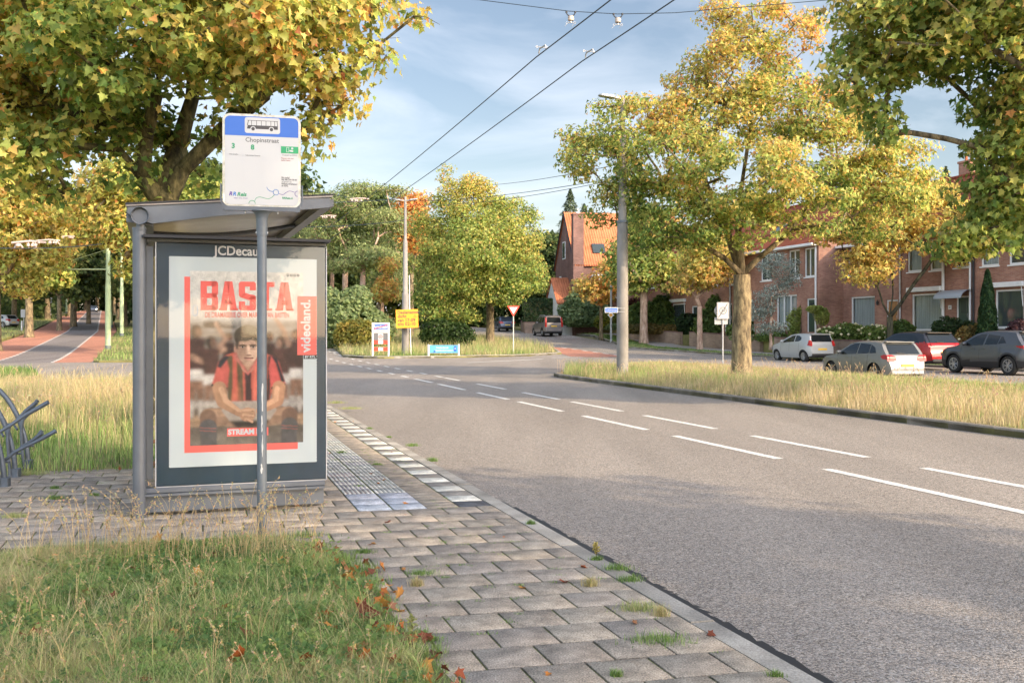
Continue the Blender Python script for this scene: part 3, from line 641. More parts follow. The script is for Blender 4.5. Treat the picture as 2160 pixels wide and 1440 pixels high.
    out = unit(P - np.mean(Cc, 0) * np.array([1, 1, .6])); nr = unit(out * .30 + off * .85 + r.normal(size=(m_, 3)) * .42 + np.array([0, 0, .35]) )
    dr = unit(out * .5 + r.normal(size=(m_, 3)) * .55 + np.array([0, 0, -droop - .3]))
    h = hue + huev * wob(Cc, .55, seed)[idx] + r.normal(size=m_) * huev * .75 + (r.random(m_) < .08) * .28
    if huef is not None: h = h + huef(P + np.array(base))
    col = pal(palette, h) * (1 + .3 * r.normal(size=m_))[:, None].clip(.45, 1.8)
    leaves('crown', P, nr, dr, lsize * r.uniform(.65, 1.25, m_), col.clip(0.004, .9), M[leafm], root, shape)
    return root
def bush(name, label, base, blobs, n, lsize, palette, hue=.4, huev=.3, shape='six', leafm='leaf', cat='shrub', group=None, seed=1, up=.3, stems=6, flowers=None):
    r = np.random.default_rng(seed); root = empty(name, base, 0, label, cat, group); B = np.array(blobs, float)
    w = (B[:, 3] * B[:, 4] + B[:, 4] * B[:, 5] + B[:, 3] * B[:, 5]); idx = r.choice(len(B), n, p=w / w.sum()); u = unit(r.normal(size=(n, 3)))
    q = r.uniform(.25, 1.0, n) ** .35; lump = 1 + .16 * wob(u * 3 + B[idx, :3], 1.6, seed)
    P = B[idx, :3] + u * (q * lump)[:, None] * B[idx, 3:]; P[:, 2] = np.maximum(P[:, 2], .02)
    nr = unit(u * .8 + r.normal(size=(n, 3)) * .55 + np.array([0, 0, .3])); dr = unit(u * .5 + r.normal(size=(n, 3)) * .6 + np.array([0, 0, up]))
    h = hue + huev * .6 * wob(P, 1.3, seed + 3) + r.normal(size=n) * huev * .4
    leaves('foliage', P, nr, dr, lsize * r.uniform(.6, 1.3, n), (pal(palette, h) * (1 + .2 * r.normal(size=n))[:, None].clip(.5, 1.5)).clip(.004, .9), M[leafm], root, shape)
    mb = MB()
    for k in range(stems):
        b = B[r.integers(len(B))]; e = b[:3] + r.normal(size=3) * b[3:] * .35; mb.tube([(b[0] * .3 + r.normal() * .05, b[1] * .3 + r.normal() * .05, -.1), tuple((e * .6)), tuple(e)], [.02, .015, .006], 5)
    mb.build('stem', M['bark'], root)
    if flowers:
        nf, fs, fc = flowers; i2 = r.choice(len(B), nf); u2 = unit(r.normal(size=(nf, 3)) + np.array([0, 0, .4])); fm = MB()
        for k in range(nf):
            c = B[i2[k], :3] + u2[k] * B[i2[k], 3:] * 1.02
            fm.lathe([(0, -fs), (fs * .7, -fs * .5), (fs, 0), (fs * .7, fs * .6), (0, fs * .9)], tuple(c), 7)
        fm.build('flower_heads', fc, root)
    return root
# ------------------------------------------------------------------ grass
GREEN = [(.08, .15, .04), (.17, .28, .07), (.31, .41, .13), (.42, .39, .18), (.50, .41, .22), (.55, .45, .28)]
def inpoly(x, y, poly):
    c = np.zeros(len(x), bool); j = len(poly) - 1
    for i in range(len(poly)):
        xi, yi = poly[i]; xj, yj = poly[j]
        c ^= ((yi > y) != (yj > y)) & (x < (xj - xi) * (y - yi) / ((yj - yi) or 1e-9) + xi); j = i
    return c
def grass(name, poly, n, hmin, hmax, w, dry, seed, z0, lean=.35, dens=None, label=None, hf=None, dryf=None):
    r = np.random.default_rng(seed); px = [p[0] for p in poly]; py = [p[1] for p in poly]; X = np.zeros(0); Y = np.zeros(0)
    while len(X) < n:
        x = r.uniform(min(px), max(px), n * 2); y = r.uniform(min(py), max(py), n * 2); k = inpoly(x, y, poly)
        if dens is not None: k &= r.random(len(x)) < dens(x, y)
        X = np.concatenate([X, x[k]]); Y = np.concatenate([Y, y[k]])
    X, Y = X[:n], Y[:n]; P2 = np.stack([X, Y], 1); tuft = wob(P2, 2.2, seed); tuft2 = wob(P2, 7.0, seed + 1)
    hue = dry + .26 * wob(P2, .9, seed + 2) + .24 * tuft + r.normal(size=n) * .17
    if dryf is not None: hue = hue + dryf(X, Y)
    h = (hmin + (hmax - hmin) * r.random(n) ** 1.6) * (1 + .5 * tuft + .34 * tuft2).clip(.25, 2.0)
    if hf is not None: h = h * hf(X, Y)
    a = r.uniform(0, 6.283, n); l = lean * (.3 + r.random(n)) * h; wa = a + 1.57 + r.normal(size=n) * .5
    B = np.stack([X, Y, T(Y) + z0], 1); D = np.stack([np.cos(a) * l, np.sin(a) * l, np.zeros(n)], 1); Wd = np.stack([np.cos(wa), np.sin(wa), np.zeros(n)], 1) * (w * r.uniform(.6, 1.3, n))[:, None]
    up = np.array([0, 0, 1.0]); m1 = B + D * .3 + up * (h * .55)[:, None]; tip = B + D + up * (h * .97)[:, None]
    V = np.stack([B - Wd * .5, B + Wd * .5, m1 + Wd * .38, m1 - Wd * .38, tip], 1).reshape(-1, 3)
    L = (np.arange(n)[:, None] * 5 + np.array([0, 1, 2, 3, 3, 2, 4])[None]).ravel(); tot = np.tile([4, 3], n); st = np.concatenate([[0], np.cumsum(tot)[:-1]])
    c = pal(GREEN, hue) * (1 + .2 * r.normal(size=n))[:, None].clip(.5, 1.5); cc = np.repeat(c, 5, 0).reshape(n, 5, 3)
    o = link(name, npmesh(name, V, L, st, tot, cc.reshape(-1, 3).clip(.004, .9)), M['grass']); o['kind'] = 'stuff'
    if label: o['label'] = label; o['category'] = 'grass'
    return o
def stems(name, pts, h, seed, label, z0=0.0, r0=.0016, seed_len=.16, col=(.50, .38, .20), bend=.35, heads=14, hs=.011):
    """dry flowering grass stems with feathery seed heads"""
    r = np.random.default_rng(seed); mb = MB(); P = []; Dn = []; S = []; Cl = []
    for (x, y) in pts:
        H = h * r.uniform(.65, 1.25); a = r.uniform(0, 6.28); b = bend * H * r.uniform(.3, 1.4); k = r.uniform(.75, 1.2); mb.cur = tuple(v * k for v in col)
        q = [Vector((x + math.cos(a) * b * t ** 2.2, y + math.sin(a) * b * t ** 2.2, z0 + tz(y) + H * (t - .12 * t ** 3))) for t in (0, .35, .65, .85, 1)]
        mb.tube(q, [r0 * 1.3, r0 * 1.1, r0, r0 * .8, r0 * .5], 3, cap=False)
        for i in range(heads):
            t = 1 - (i / heads) * .32; f = t * 4; j = min(3, int(f)); p = q[j].lerp(q[j + 1], f - j)
            P.append((p.x + r.normal() * .006, p.y + r.normal() * .006, p.z + r.normal() * .004)); Dn.append((math.cos(a) * .6 + r.normal() * .6, math.sin(a) * .6 + r.normal() * .6, .6)); S.append(hs * r.uniform(.8, 2.4)); Cl.append(tuple(v * r.uniform(.8, 1.25) for v in col))
    n0 = len(mb.v); o = mb.build(name, M['grass'], None, tint=True); P = np.array(P); nn = unit(np.random.default_rng(1).normal(size=P.shape))
    o2 = leaves(name, P, nn, np.array(Dn), np.array(S), np.array(Cl), M['grass'], None, 'oval', 0)
    bm = bmesh.new(); bm.from_mesh(o.data); bm.from_mesh(o2.data); 
    me = bpy.data.meshes.new(name); bm.to_mesh(me); bm.free(); me.materials.append(M['grass']); o.data = me; bpy.data.objects.remove(o2)
    o['kind'] = 'stuff'; o['label'] = label; o['category'] = 'grass'; return o
# ------------------------------------------------------------------ the bus shelter
SX, SY, SR = -3.02, 8.30, R(19.0)
sh = empty('bus_shelter', (SX, SY, 0), SR, 'grey metal bus shelter with tinted roof sheet beside the tiled platform', 'bus shelter')
gm = M['greymetal']
LEN = 3.7
for j, yy in enumerate((0.0, LEN / 2, LEN)):
    mb = MB(); mb.cyl(0, yy, -.05, 2.33, .052, n=20); mb.cyl(0, yy, 2.325, 2.345, .056, n=20); mb.cyl(0.012, yy, 2.34, 2.47, .036, n=16)
    mb.build('post', gm, sh, True)
# roof: end beams deep at the back, thin at the front, front and back rails, rafters, sheet
def beam(y0, y1, name='roof_beam'):
    mb = MB(); mb.poly([(-.09, 2.505), (-.09, 2.455), (-.02, 2.40), (0.10, 2.375), (.6, 2.455), (1.53, 2.562), (1.53, 2.643), (1.4, 2.64)], y0, y1)
    return mb.build(name, gm, sh)
beam(-.06, -.01); beam(LEN + .01, LEN + .06)
def topz(x): return 2.505 + (x + .09) * .0885
mb = MB(); mb.poly([(-.10, 2.507), (1.55, 2.652), (1.55, 2.664), (-.10, 2.519)], -.075, LEN + .075); mb.build('roof_sheet', M['roofsheet'], sh)
mb = MB(); mb.poly([(-.105, 2.521), (1.56, 2.667), (1.56, 2.677), (-.105, 2.533)], -.085, -.03); mb.build('roof_edge', M['blackseal'], sh)
mb = MB(); mb.poly([(1.47, 2.568), (1.57, 2.578), (1.57, 2.643), (1.47, 2.633)], -.008, LEN + .008); mb.build('front_rail', gm, sh)
mb = MB(); mb.poly([(-.10, 2.39), (.10, 2.36), (.10, 2.50), (-.10, 2.485)], -.008, LEN + .008); mb.build('back_rail', gm, sh)
for k in (1.85,):
    mb = MB(); n = 10
    pts = [(.1 + 1.37 * i / n, k, 2.47 + .125 * i / n - .05 * math.sin(math.pi * i / n)) for i in range(n + 1)]; mb.tube(pts, .022, 8); mb.build('rafter', gm, sh, True)
mb = MB(); mb.lathe([(0, -.082), (.058, -.082), (.062, -.075), (.062, -.062), (.068, -.06), (.068, -.04)], (0, 0, 0), 28, 'y' if False else 'z')
o = mb.build('round_cap', M['greymetal'], sh, True); o.rotation_euler = (R(-90), 0, 0); o.location = (.005, 0, 2.432); o.rotation_euler = (R(90), 0, 0); o.location = (.005, -.145, 2.432)
for sx in (-.035, .035):
    mb = MB(); mb.lathe([(0, 0), (.009, 0), (.009, .006), (0, .006)], (0, 0, 0), 10); q = mb.build('screw', M['polegrey'], o, True); q.location = (sx, 0, .084) ; q.location = (sx, 0, -.0885)
# display cabinet across the near end
W0, W1, Z0, Z1 = .125, 1.51, .235, 2.235
mb = MB(); mb.box(W0, W1, 0.03, .15, Z0, Z1, .012); mb.build('cabinet', gm, sh)
mb = MB()
mb.box(W0 + .006, W1 - .006, .008, .032, Z0 + .006, Z1 - .006, .004); fr = mb.build('display_frame', M['teal'], sh)
mb = MB(); mb.box(W0 - .004, W0 + .004, .004, .034, Z0, Z1); mb.box(W1 - .004, W1 + .004, .004, .034, Z0, Z1); mb.box(W0 + .004, W1 - .004, .004, .034, Z0 - .004, Z0 + .003); mb.build('frame_edge', M['galv'], sh)
mb = MB(); mb.poly([(.03, 2.262), (W1 + .02, 2.262), (W1 + .02, 2.285), (.03, 2.285)], -.10, .19); mb.build('cabinet_hood', M['blackseal'], sh)
mb = MB(); mb.box(.06, W1, .02, .16, 2.237, 2.262); mb.build('hood_flange', gm, sh)
mb = MB(); mb.box(.02, W1 - .01, .0, .15, .185, .228, .006); mb.box(.02, W1 - .02, -.03, .15, .165, .184); mb.box(.05, W1 - .02, .03, .14, .03, .165); mb.build('plinth', gm, sh)
mb = MB(); mb.box(.055, W0 - .02, .05, .13, .3, 2.2); mb.build('side_channel', gm, sh)
# glass side walls
for y0, y1 in ((.08, LEN / 2 - .07), (LEN / 2 + .07, LEN - .08)):
    mb = MB(); mb.box(-.005, .005, y0, y1, .25, 2.25); mb.build('glass_pane', M['pane'], sh)
    for za in (.22, 2.25): mb = MB(); mb.box(-.015, .015, y0, y1, za, za + .03); mb.build('glass_clamp', gm, sh)
mb = MB(); mb.box(.1, 1.1, LEN - .005, LEN + .005, .25, 2.25); mb.build('glass_pane', M['pane'], sh)
mb = MB(); mb.box(.12, .52, .7, 3.1, .44, .47, .01); mb.tube([(.05, .9, .3), (.4, .9, .43)], .02, 8); mb.tube([(.05, 2.9, .3), (.4, 2.9, .43)], .02, 8); mb.build('bench_seat', M['wood'], sh)
# the poster in the display: printed sheet
PX0, PX1, PZ0, PZ1 = W0 + .105, W1 - .085, Z0 + .155, Z1 - .115
def pxp(u, v):                     # design coordinates of the sheet, 0..317 by 0..460
    return PX0 + (PX1 - PX0) * u / 317, PZ1 - (PZ1 - PZ0) * v / 460
mb = MB(); mb.box(PX0, PX1, .0035, .0085, PZ0, PZ1); n = 70
for i in range(n):                 # serrated edge of the backlit sheet
    for (xx) in (PX0, PX1):
        z = PZ0 + (PZ1 - PZ0) * (i + .5) / n; s_ = -1 if xx == PX0 else 1; mb.poly([(xx, z - .007), (xx + s_ * .006, z), (xx, z + .007)][::(1 if s_ > 0 else -1)], .0035, .0085)
sheet_ = mb.build('poster_sheet', M['paperwhite'], sh)
def pq(u0, v0, u1, v1, y, m, name):
    (a, b), (c, d) = pxp(u0, v0), pxp(u1, v1); mb = MB(); mb.box(a, c, y, .0034, d, b); return mb.build(name, m, sh)
pq(31, 44, 275, 429, .0026, M['posterred'], 'poster_red_border')
# painted picture: a seated player in a red and black striped shirt, team-mates behind
def picture():
    Wd, Ht = 190, 298; gx, gy = np.meshgrid(np.linspace(30, 908, Wd), np.linspace(20, 1402, Ht)); img = np.zeros((Ht, Wd, 3)); rr = np.random.default_rng(3)
    def S(c): return np.array(s2l(c))
    def blur(m, k):
        for _ in range(2):
            for ax in (0, 1):
                a = np.cumsum(np.pad(m, [(k + 1, k) if i == ax else (0, 0) for i in (0, 1)], mode='edge'), ax)
                m = (np.take(a, range(2 * k + 1, a.shape[ax]), ax) - np.take(a, range(0, a.shape[ax] - 2 * k - 1), ax)) / (2 * k + 1)
        return m
    def put(mask, c, al=1.0): img[:] = img * (1 - (mask * al)[..., None]) + S(c) * (mask * al)[..., None]
    def ell(cx, cy, rx, ry, c, soft=.12, rot=0, al=1):
        a = R(rot); dx = gx - cx; dy = gy - cy; u = (dx * math.cos(a) + dy * math.sin(a)) / rx; v = (-dx * math.sin(a) + dy * math.cos(a)) / ry
        put(np.clip((1 - np.sqrt(u * u + v * v)) / soft + .5, 0, 1), c, al)
    def pol(pts, c, k=1, al=1):
        m = inpoly(gx.ravel(), gy.ravel(), pts).reshape(gx.shape).astype(float); put(blur(m, k) if k else m, c, al)
    def limb(pts, rad, c, soft=.25, al=1):
        m = np.zeros(gx.shape)
        for i in range(len(pts) - 1):
            (x0, y0), (x1, y1) = pts[i], pts[i + 1]; d2 = (x1 - x0) ** 2 + (y1 - y0) ** 2
            t = np.clip(((gx - x0) * (x1 - x0) + (gy - y0) * (y1 - y0)) / d2, 0, 1); rd = rad[i] + (rad[i + 1] - rad[i]) * t
            d = np.hypot(gx - x0 - t * (x1 - x0), gy - y0 - t * (y1 - y0)); m = np.maximum(m, np.clip((1 - d / rd) / soft + .5, 0, 1))
        put(m, c, al)
    t = (gy - 20) / 1382
    img[:] = S((206, 200, 188)) * (1 - t[..., None] * .15)
    put(np.clip((gy - 380) / 60, 0, 1) * np.clip((1100 - gy) / 60, 0, 1), (150, 141, 129)); put(np.clip(1 - np.abs(gy - 480) / 14, 0, 1), (190, 182, 170), .8)
    pol([(130, 420), (250, 415), (262, 450), (380, 455), (380, 478), (130, 472)], (88, 78, 68)); put(np.clip((gy - 1080) / 40, 0, 1), (112, 96, 80))
    # bench and floor
    for k, yy in enumerate((1168, 1190, 1212, 1234)): pol([(0, yy), (940, yy), (940, yy + 17), (0, yy + 17)], (198, 160, 120) if k % 2 else (178, 140, 102), 0)
    put(np.clip((gy - 1252) / 12, 0, 1), (122, 110, 94)); put(np.clip((gy - 1300) / 60, 0, 1), (134, 122, 106))
    # team-mates: legs, shorts, striped shirts, arms, heads
    def mate(x, top, hgt, s=1, dk=0, arm=None, face=1):
        sk = (158 - dk, 118 - dk, 92 - dk); y = top
        for q in (-1, 1): limb([(x + q * 22 * s, y + .52 * hgt), (x + q * 30 * s, y + .78 * hgt), (x + q * 34 * s, y + hgt)], [30 * s, 24 * s, 15 * s], sk); limb([(x + q * 32 * s, y + .84 * hgt), (x + q * 34 * s, y + hgt)], [20 * s, 15 * s], (178, 168, 156))
        pol([(x - 62 * s, y + .42 * hgt), (x + 56 * s, y + .42 * hgt), (x + 64 * s, y + .60 * hgt), (x - 66 * s, y + .60 * hgt)], (204, 196, 186))
        pol([(x - 70 * s, y + .12 * hgt), (x + 64 * s, y + .12 * hgt), (x + 60 * s, y + .47 * hgt), (x - 60 * s, y + .47 * hgt)], (116 - dk, 66 - dk * .6, 56 - dk * .6))
        for k in range(-2, 3): pol([(x + k * 28 * s - 8, y + .13 * hgt), (x + k * 28 * s + 7, y + .13 * hgt), (x + k * 26 * s + 7, y + .46 * hgt), (x + k * 26 * s - 8, y + .46 * hgt)], (62, 52, 48), 1, .85)
        ell(x, y + .04 * hgt, 42 * s, 52 * s, (60, 48, 40), .2); ell(x + 16 * s * face, y + .055 * hgt, 27 * s, 36 * s, sk, .25)
        if arm: limb(arm, [24 * s, 19 * s, 13 * s][:len(arm)], (178, 136, 108)); ell(arm[-1][0], arm[-1][1], 17 * s, 20 * s, (190, 150, 122), .3)
    mate(322, 520, 560, .7, 22); mate(640, 520, 600, .75, 25); mate(850, 500, 640, .9, 12, face=-1)
    mate(75, 470, 700, 1.05, 14, [(40, 700), (130, 740), (290, 640)]); mate(190, 560, 600, .95, 6, [(250, 620), (300, 560), (225, 440)]); mate(735, 560, 600, 1.0, 4, [(790, 600), (745, 480), (690, 400)], -1)
    for c_ in range(3): img[..., c_] = blur(img[..., c_], 2)
    lf = np.kron(rr.normal(size=(38, 24)), np.ones((8, 8)))[:Ht, :Wd]; wy = np.clip((gy - 400) / 120, 0, 1); img[:] = img * (1 + wy * (-.18 + .16 * blur(lf, 4)))[..., None]
    img[:] = img * (1 + .07 * rr.normal(size=img.shape[:2]))[..., None]
    # legs of the seated player
    for q, kx in ((-1, 165), (1, 800)):
        hip = 430 if q < 0 else 560
        limb([(hip, 1215), ((hip + kx) / 2, 1175), (kx + q * -12, 1175)], [66, 70, 66], (150, 116, 88)); limb([((hip + kx) / 2, 1150), (kx, 1150)], [26, 34], (182, 142, 108), .6, .7)
        limb([(kx, 1180), (kx - q * 8, 1420)], [64, 52], (128, 98, 76)); limb([(kx - q * 2, 1262), (kx - q * 10, 1440)], [66, 58], (96, 92, 88)); 
        for yy in (1262, 1284): pol([(kx - 64, yy - 6), (kx + 62, yy + 4), (kx + 62, yy + 14), (kx - 64, yy + 4)], (146, 92, 82), 0, .85)
    pol([(300, 1060), (640, 1060), (700, 1130), (640, 1215), (480, 1250), (330, 1215), (268, 1130)], (166, 152, 136)); pol([(330, 1215), (640, 1215), (600, 1268), (380, 1268)], (66, 58, 48), 2)
    # torso with stripes
    tor = [(300, 690), (395, 655), (560, 655), (655, 695), (700, 800), (672, 940), (640, 1056), (330, 1056), (318, 940), (250, 800)]
    pol(tor, (196, 86, 60), 1)
    for a, b, c, d, cc in ((296, 352, 320, 350, (84, 84, 52)), (385, 430, 392, 436, (92, 86, 54)), (446, 497, 450, 500, (40, 38, 44)), (545, 590, 542, 586, (70, 62, 52)), (628, 664, 612, 640, (44, 40, 42))): pol([(a, 700), (b, 690), (d, 1056), (c, 1056)], cc, 1, .92)
    pol([(330, 1056), (400, 900), (420, 1056)], (214, 120, 76), 2, .45); pol([(520, 720), (545, 720), (540, 1050), (515, 1050)], (224, 110, 84), 1, .6)
    # sleeves and arms
    pol([(300, 690), (245, 740), (192, 925), (312, 962), (330, 800)], (186, 78, 64), 1); pol([(655, 690), (712, 740), (768, 930), (655, 960), (632, 800)], (206, 76, 66), 1)
    pol([(296, 690), (330, 700), (262, 790), (235, 780), (250, 730)], (44, 46, 54), 1); pol([(650, 690), (700, 716), (762, 905), (735, 915), (690, 760)], (46, 46, 54), 1)
    pol([(194, 915), (314, 948), (310, 966), (190, 934)], (58, 48, 46), 0); pol([(766, 918), (654, 948), (656, 966), (768, 936)], (58, 48, 46), 0)
    limb([(252, 950), (275, 1060), (400, 1150)], [54, 46, 28], (172, 128, 92)); limb([(268, 960), (300, 1050), (400, 1130)], [22, 20, 14], (206, 160, 120), .6, .8)
    limb([(715, 950), (705, 1060), (560, 1140)], [52, 46, 28], (186, 134, 94)); limb([(700, 960), (690, 1050), (570, 1120)], [20, 20, 14], (218, 166, 122), .6, .8)
    ell(468, 1165, 64, 56, (176, 132, 98), .15); 
    for k in range(5): limb([(420 + k * 9, 1135 + k * 17), (515 - k * 3, 1128 + k * 24)], [13, 11], (198 - 7 * (k % 2) * 3, 152 - 18 * (k % 2), 114 - 16 * (k % 2)), .4); limb([(424 + k * 9, 1146 + k * 17), (512 - k * 3, 1139 + k * 24)], [3.5, 3], (112, 78, 56), .6, .8)
    # neck, collar, head
    limb([(470, 680), (470, 780)], [62, 50], (176, 134, 104)); pol([(385, 668), (470, 828), (560, 668), (592, 690), (472, 850), (352, 690)], (204, 98, 84), 1); pol([(398, 690), (470, 815), (548, 690), (535, 740), (470, 836), (408, 740)], (120, 84, 64), 1, .5)
    ell(470, 640, 84, 118, (204, 164, 134), .06); ell(424, 660, 52, 96, (150, 114, 90), .8, 0, .75); ell(505, 655, 40, 70, (218, 178, 148), .9, 0, .6); ell(474, 748, 40, 20, (150, 116, 90), .8, 0, .6)
    ell(376, 640, 13, 26, (176, 130, 104), .3); ell(566, 628, 12, 26, (190, 146, 116), .3)
    ell(470, 536, 106, 88, (104, 92, 70), .08); ell(420, 530, 54, 60, (80, 68, 52), .5, 0, .7); ell(500, 490, 62, 40, (150, 142, 116), .8, 20, .6); ell(470, 592, 70, 30, (196, 154, 124), .3, 0, .85)
    pol([(372, 560), (400, 545), (396, 640), (380, 640)], (74, 62, 48), 1); pol([(556, 545), (574, 565), (568, 640), (556, 620)], (74, 62, 48), 1); pol([(395, 572), (450, 580), (520, 560), (548, 582), (560, 530), (390, 530)], (92, 80, 60), 1)
    for cx in (430, 512): ell(cx, 612, 32, 9, (84, 62, 48), .8); ell(cx, 622, 22, 9, (120, 90, 72), .6); ell(cx, 624, 16, 5, (176, 160, 146), .6); ell(cx, 623, 7, 7, (40, 38, 36), .5); ell(cx, 640, 26, 8, (150, 112, 90), .9, 0, .6)
    limb([(474, 620), (482, 672)], [9, 12], (222, 182, 150), .8, .8); ell(478, 690, 22, 8, (136, 96, 76), .6, 0, .8); limb([(446, 713), (510, 713)], [5, 5], (120, 66, 56), .5); ell(478, 724, 26, 7, (188, 128, 110), .7, 0, .8); ell(478, 760, 34, 16, (196, 156, 126), .8, 0, .5)
    pol([(552, 875), (578, 872), (580, 930), (560, 925)], (60, 120, 70), 0); pol([(560, 876), (570, 874), (572, 926), (564, 924)], (224, 220, 212), 0)
    lf = np.kron(rr.normal(size=(60, 38)), np.ones((5, 5)))[:Ht, :Wd]; img[:] = img * (1 + .10 * blur(lf, 2) + .05 * rr.normal(size=img.shape[:2]))[..., None]
    lum = img.mean(-1, keepdims=True); img[:] = (img * .78 + lum * .22) ** 1.12 * .95
    u = (gx - 30) / 878 * 244 + 43; v = (gy - 20) / 1382 * 383 + 31
    X = PX0 + (PX1 - PX0) * u / 317; Z = PZ1 - (PZ1 - PZ0) * v / 460
    V = np.stack([X, np.full_like(X, .0018), Z], -1).reshape(-1, 3); i = np.arange(Ht - 1)[:, None] * Wd + np.arange(Wd - 1)[None]
    L = np.stack([i, i + Wd, i + Wd + 1, i + 1], -1).reshape(-1); nf = (Ht - 1) * (Wd - 1)
    return link('poster_picture', npmesh('poster_picture', V, L, np.arange(nf) * 4, np.full(nf, 4), np.clip(img, .005, 1).reshape(-1, 3)), tintmat('print', 0.6), sh)
picture()
pq(274, 84, 317, 217, .0010, M['posterred'], 'poster_red_tab'); pq(288, 217, 317, 226, .0012, M['black'], 'poster_black_strip')
pq(121, 378, 210, 396, .0010, M['posterred'], 'poster_red_label')
# block capitals
def glyphs(s, x, z, w, h, gap, st, y0, y1, mb):
    t = st
    for ch in s:
        P = lambda *q: mb.poly([(x + a * w, z + b * h) for a, b in q], y0, y1)
        tw = t / w; th = t * .82 / h; c = .10; d = c * w / h
        if ch == 'A':
            P((0, 0), (tw * 1.15, 0), (.5 - .02 + tw * .28, 1), (.5 - tw * .62, 1)); P((1, 0), (.5 + tw * .62, 1), (.5 - tw * .26, 1), (1 - tw * 1.15, 0)); P((.25, .20), (.75, .20), (.70, .20 + th), (.30, .20 + th))
            P((-.05, 0), (tw * 1.12, 0), (tw * 1.12, .07), (-.05, .07)); P((1.05, 0), (1.05, .07), (1 - tw * 1.12, .07), (1 - tw * 1.12, 0))
        elif ch == 'B':
            P((0, 0), (tw, 0), (tw, 1), (0, 1)); P((tw, 1 - th), (1 - c, 1 - th), (1 - c, 1), (tw, 1)); P((tw, 0), (1 - c, 0), (1 - c, th), (tw, th)); P((tw, .5 - th / 2), (1 - c, .5 - th / 2), (1 - c, .5 + th / 2), (tw, .5 + th / 2))
            P((1 - tw, .5 + d * .8), (1, .5 + d), (1, 1 - d), (1 - c, 1), (1 - tw, 1)); P((1 - tw, 0), (1 - c, 0), (1, d), (1, .5 - d), (1 - tw, .5 - d * .8)); P((1 - tw, .5 - d), (1, .5 - d), (1 - c * .8, .5), (1, .5 + d), (1 - tw, .5 + d))
        elif ch == 'S':
            P((c, 1), (0, 1 - d), (0, 1 - th * 1.6), (tw, 1 - th * 1.6), (tw, 1)); P((tw, 1 - th), (1 - tw, 1 - th), (1 - tw, 1), (tw, 1)); P((1 - tw, 1), (1 - tw, .70), (1, .70), (1, 1 - d), (1 - c, 1))
            P((0, 1 - th * 1.6), (0, .52), (c, .45), (tw, .52), (tw, 1 - th * 1.6)); P((c, .45), (1 - c, .42), (1, .48 - d), (1 - tw, .40 - th * .3), (tw * .6, .43), (c, .45)); P((c * .9, .46), (tw, .62), (1 - tw, .56), (1 - c * .9, .54), (1, .47), (1, .40), (1 - tw, .40), (tw * .6, .43))
            P((1 - tw, .50), (1, .50), (1, d), (1 - c, 0), (1 - tw, 0)); P((tw, 0), (1 - tw, 0), (1 - tw, th), (tw, th)); P((0, d), (c, 0), (tw, 0), (tw, .31), (0, .31))
        elif ch == 'T': P((0, 1 - th), (1, 1 - th), (1, 1), (0, 1)); P((.5 - tw / 2, 0), (.5 + tw / 2, 0), (.5 + tw / 2, 1 - th), (.5 - tw / 2, 1 - th)); P((.5 - tw, 0), (.5 + tw, 0), (.5 + tw, .07), (.5 - tw, .07))
        x += w + gap
bx0, bz1 = pxp(65, 53); bx1, bz0 = pxp(264, 117); wv = (bx1 - bx0); gw = wv * .185; gg = (wv - 5 * gw) / 4
mb = MB(); glyphs('BASTA', bx0, bz0, gw, bz1 - bz0, gg, gw * .36, .0002, .0012, mb); mb.build('poster_title', M['posterred'], sh)
def ptx(s, u, v, hpx, m, nm='poster_lettering', **k):
    x, z = pxp(u, v); return text(nm, s, hpx / 460 * (PZ1 - PZ0) * 1.36, m, sh, (x, .0006, z), **k)
dk = mat('poster_dark_red', (0.50, 0.07, 0.06), .6)
ptx('DE DRAMASERIE OVER MARCO VAN BASTEN', 165, 127.5, 12.0, dk, bold=.0014, xs=.555)
ptx('videoland.', 293.5, 151, 22, M['paperwhite'], bold=.003, ry=R(-90), xs=.98).location.y = .0004
ptx('BY RTL', 302.5, 221.5, 5.6, M['paperwhite'], bold=.001)
ptx('STREAM NU', 165, 387, 11.5, M['paperwhite'], bold=.003)
text('brand_lettering', 'JCDecaux', .108, M['signwhite'], sh, ((W0 + W1) / 2 - .03, .0030, Z1 - .063), bold=.0022, xs=.93)
mb = MB()
for k in range(4): x, z = pxp(256 + k * 7.6 - 3, 37); mb.poly(circ(x, z, .012, 14), .0008, .0016)
mb.build('poster_rating_marks', M['black'], sh)
mb = MB()
for k in range(4):
    x, z = pxp(256 + k * 7.6 - 3, 37); mb.poly([(x - .005, z - .002), (x + .002, z - .006), (x + .006, z + .004), (x - .001, z + .006)], .0003, .0007)
mb.build('poster_rating_symbols', M['paperwhite'], sh)
mb = MB(); x, z = pxp(53.5, 118)
stroke(mb, rrect(x - .018, x + .018, z - .042, z + .042, .017), .009, -.0062, -.001, True); mb.build('pull_handle_ring', M['lightgrey'], sh)
mb = MB(); mb.box(W0 + .012, W1 - .012, -.005, -.0015, Z0 + .012, Z1 - .012); mb.build('cover_glass', M['pane'], sh)
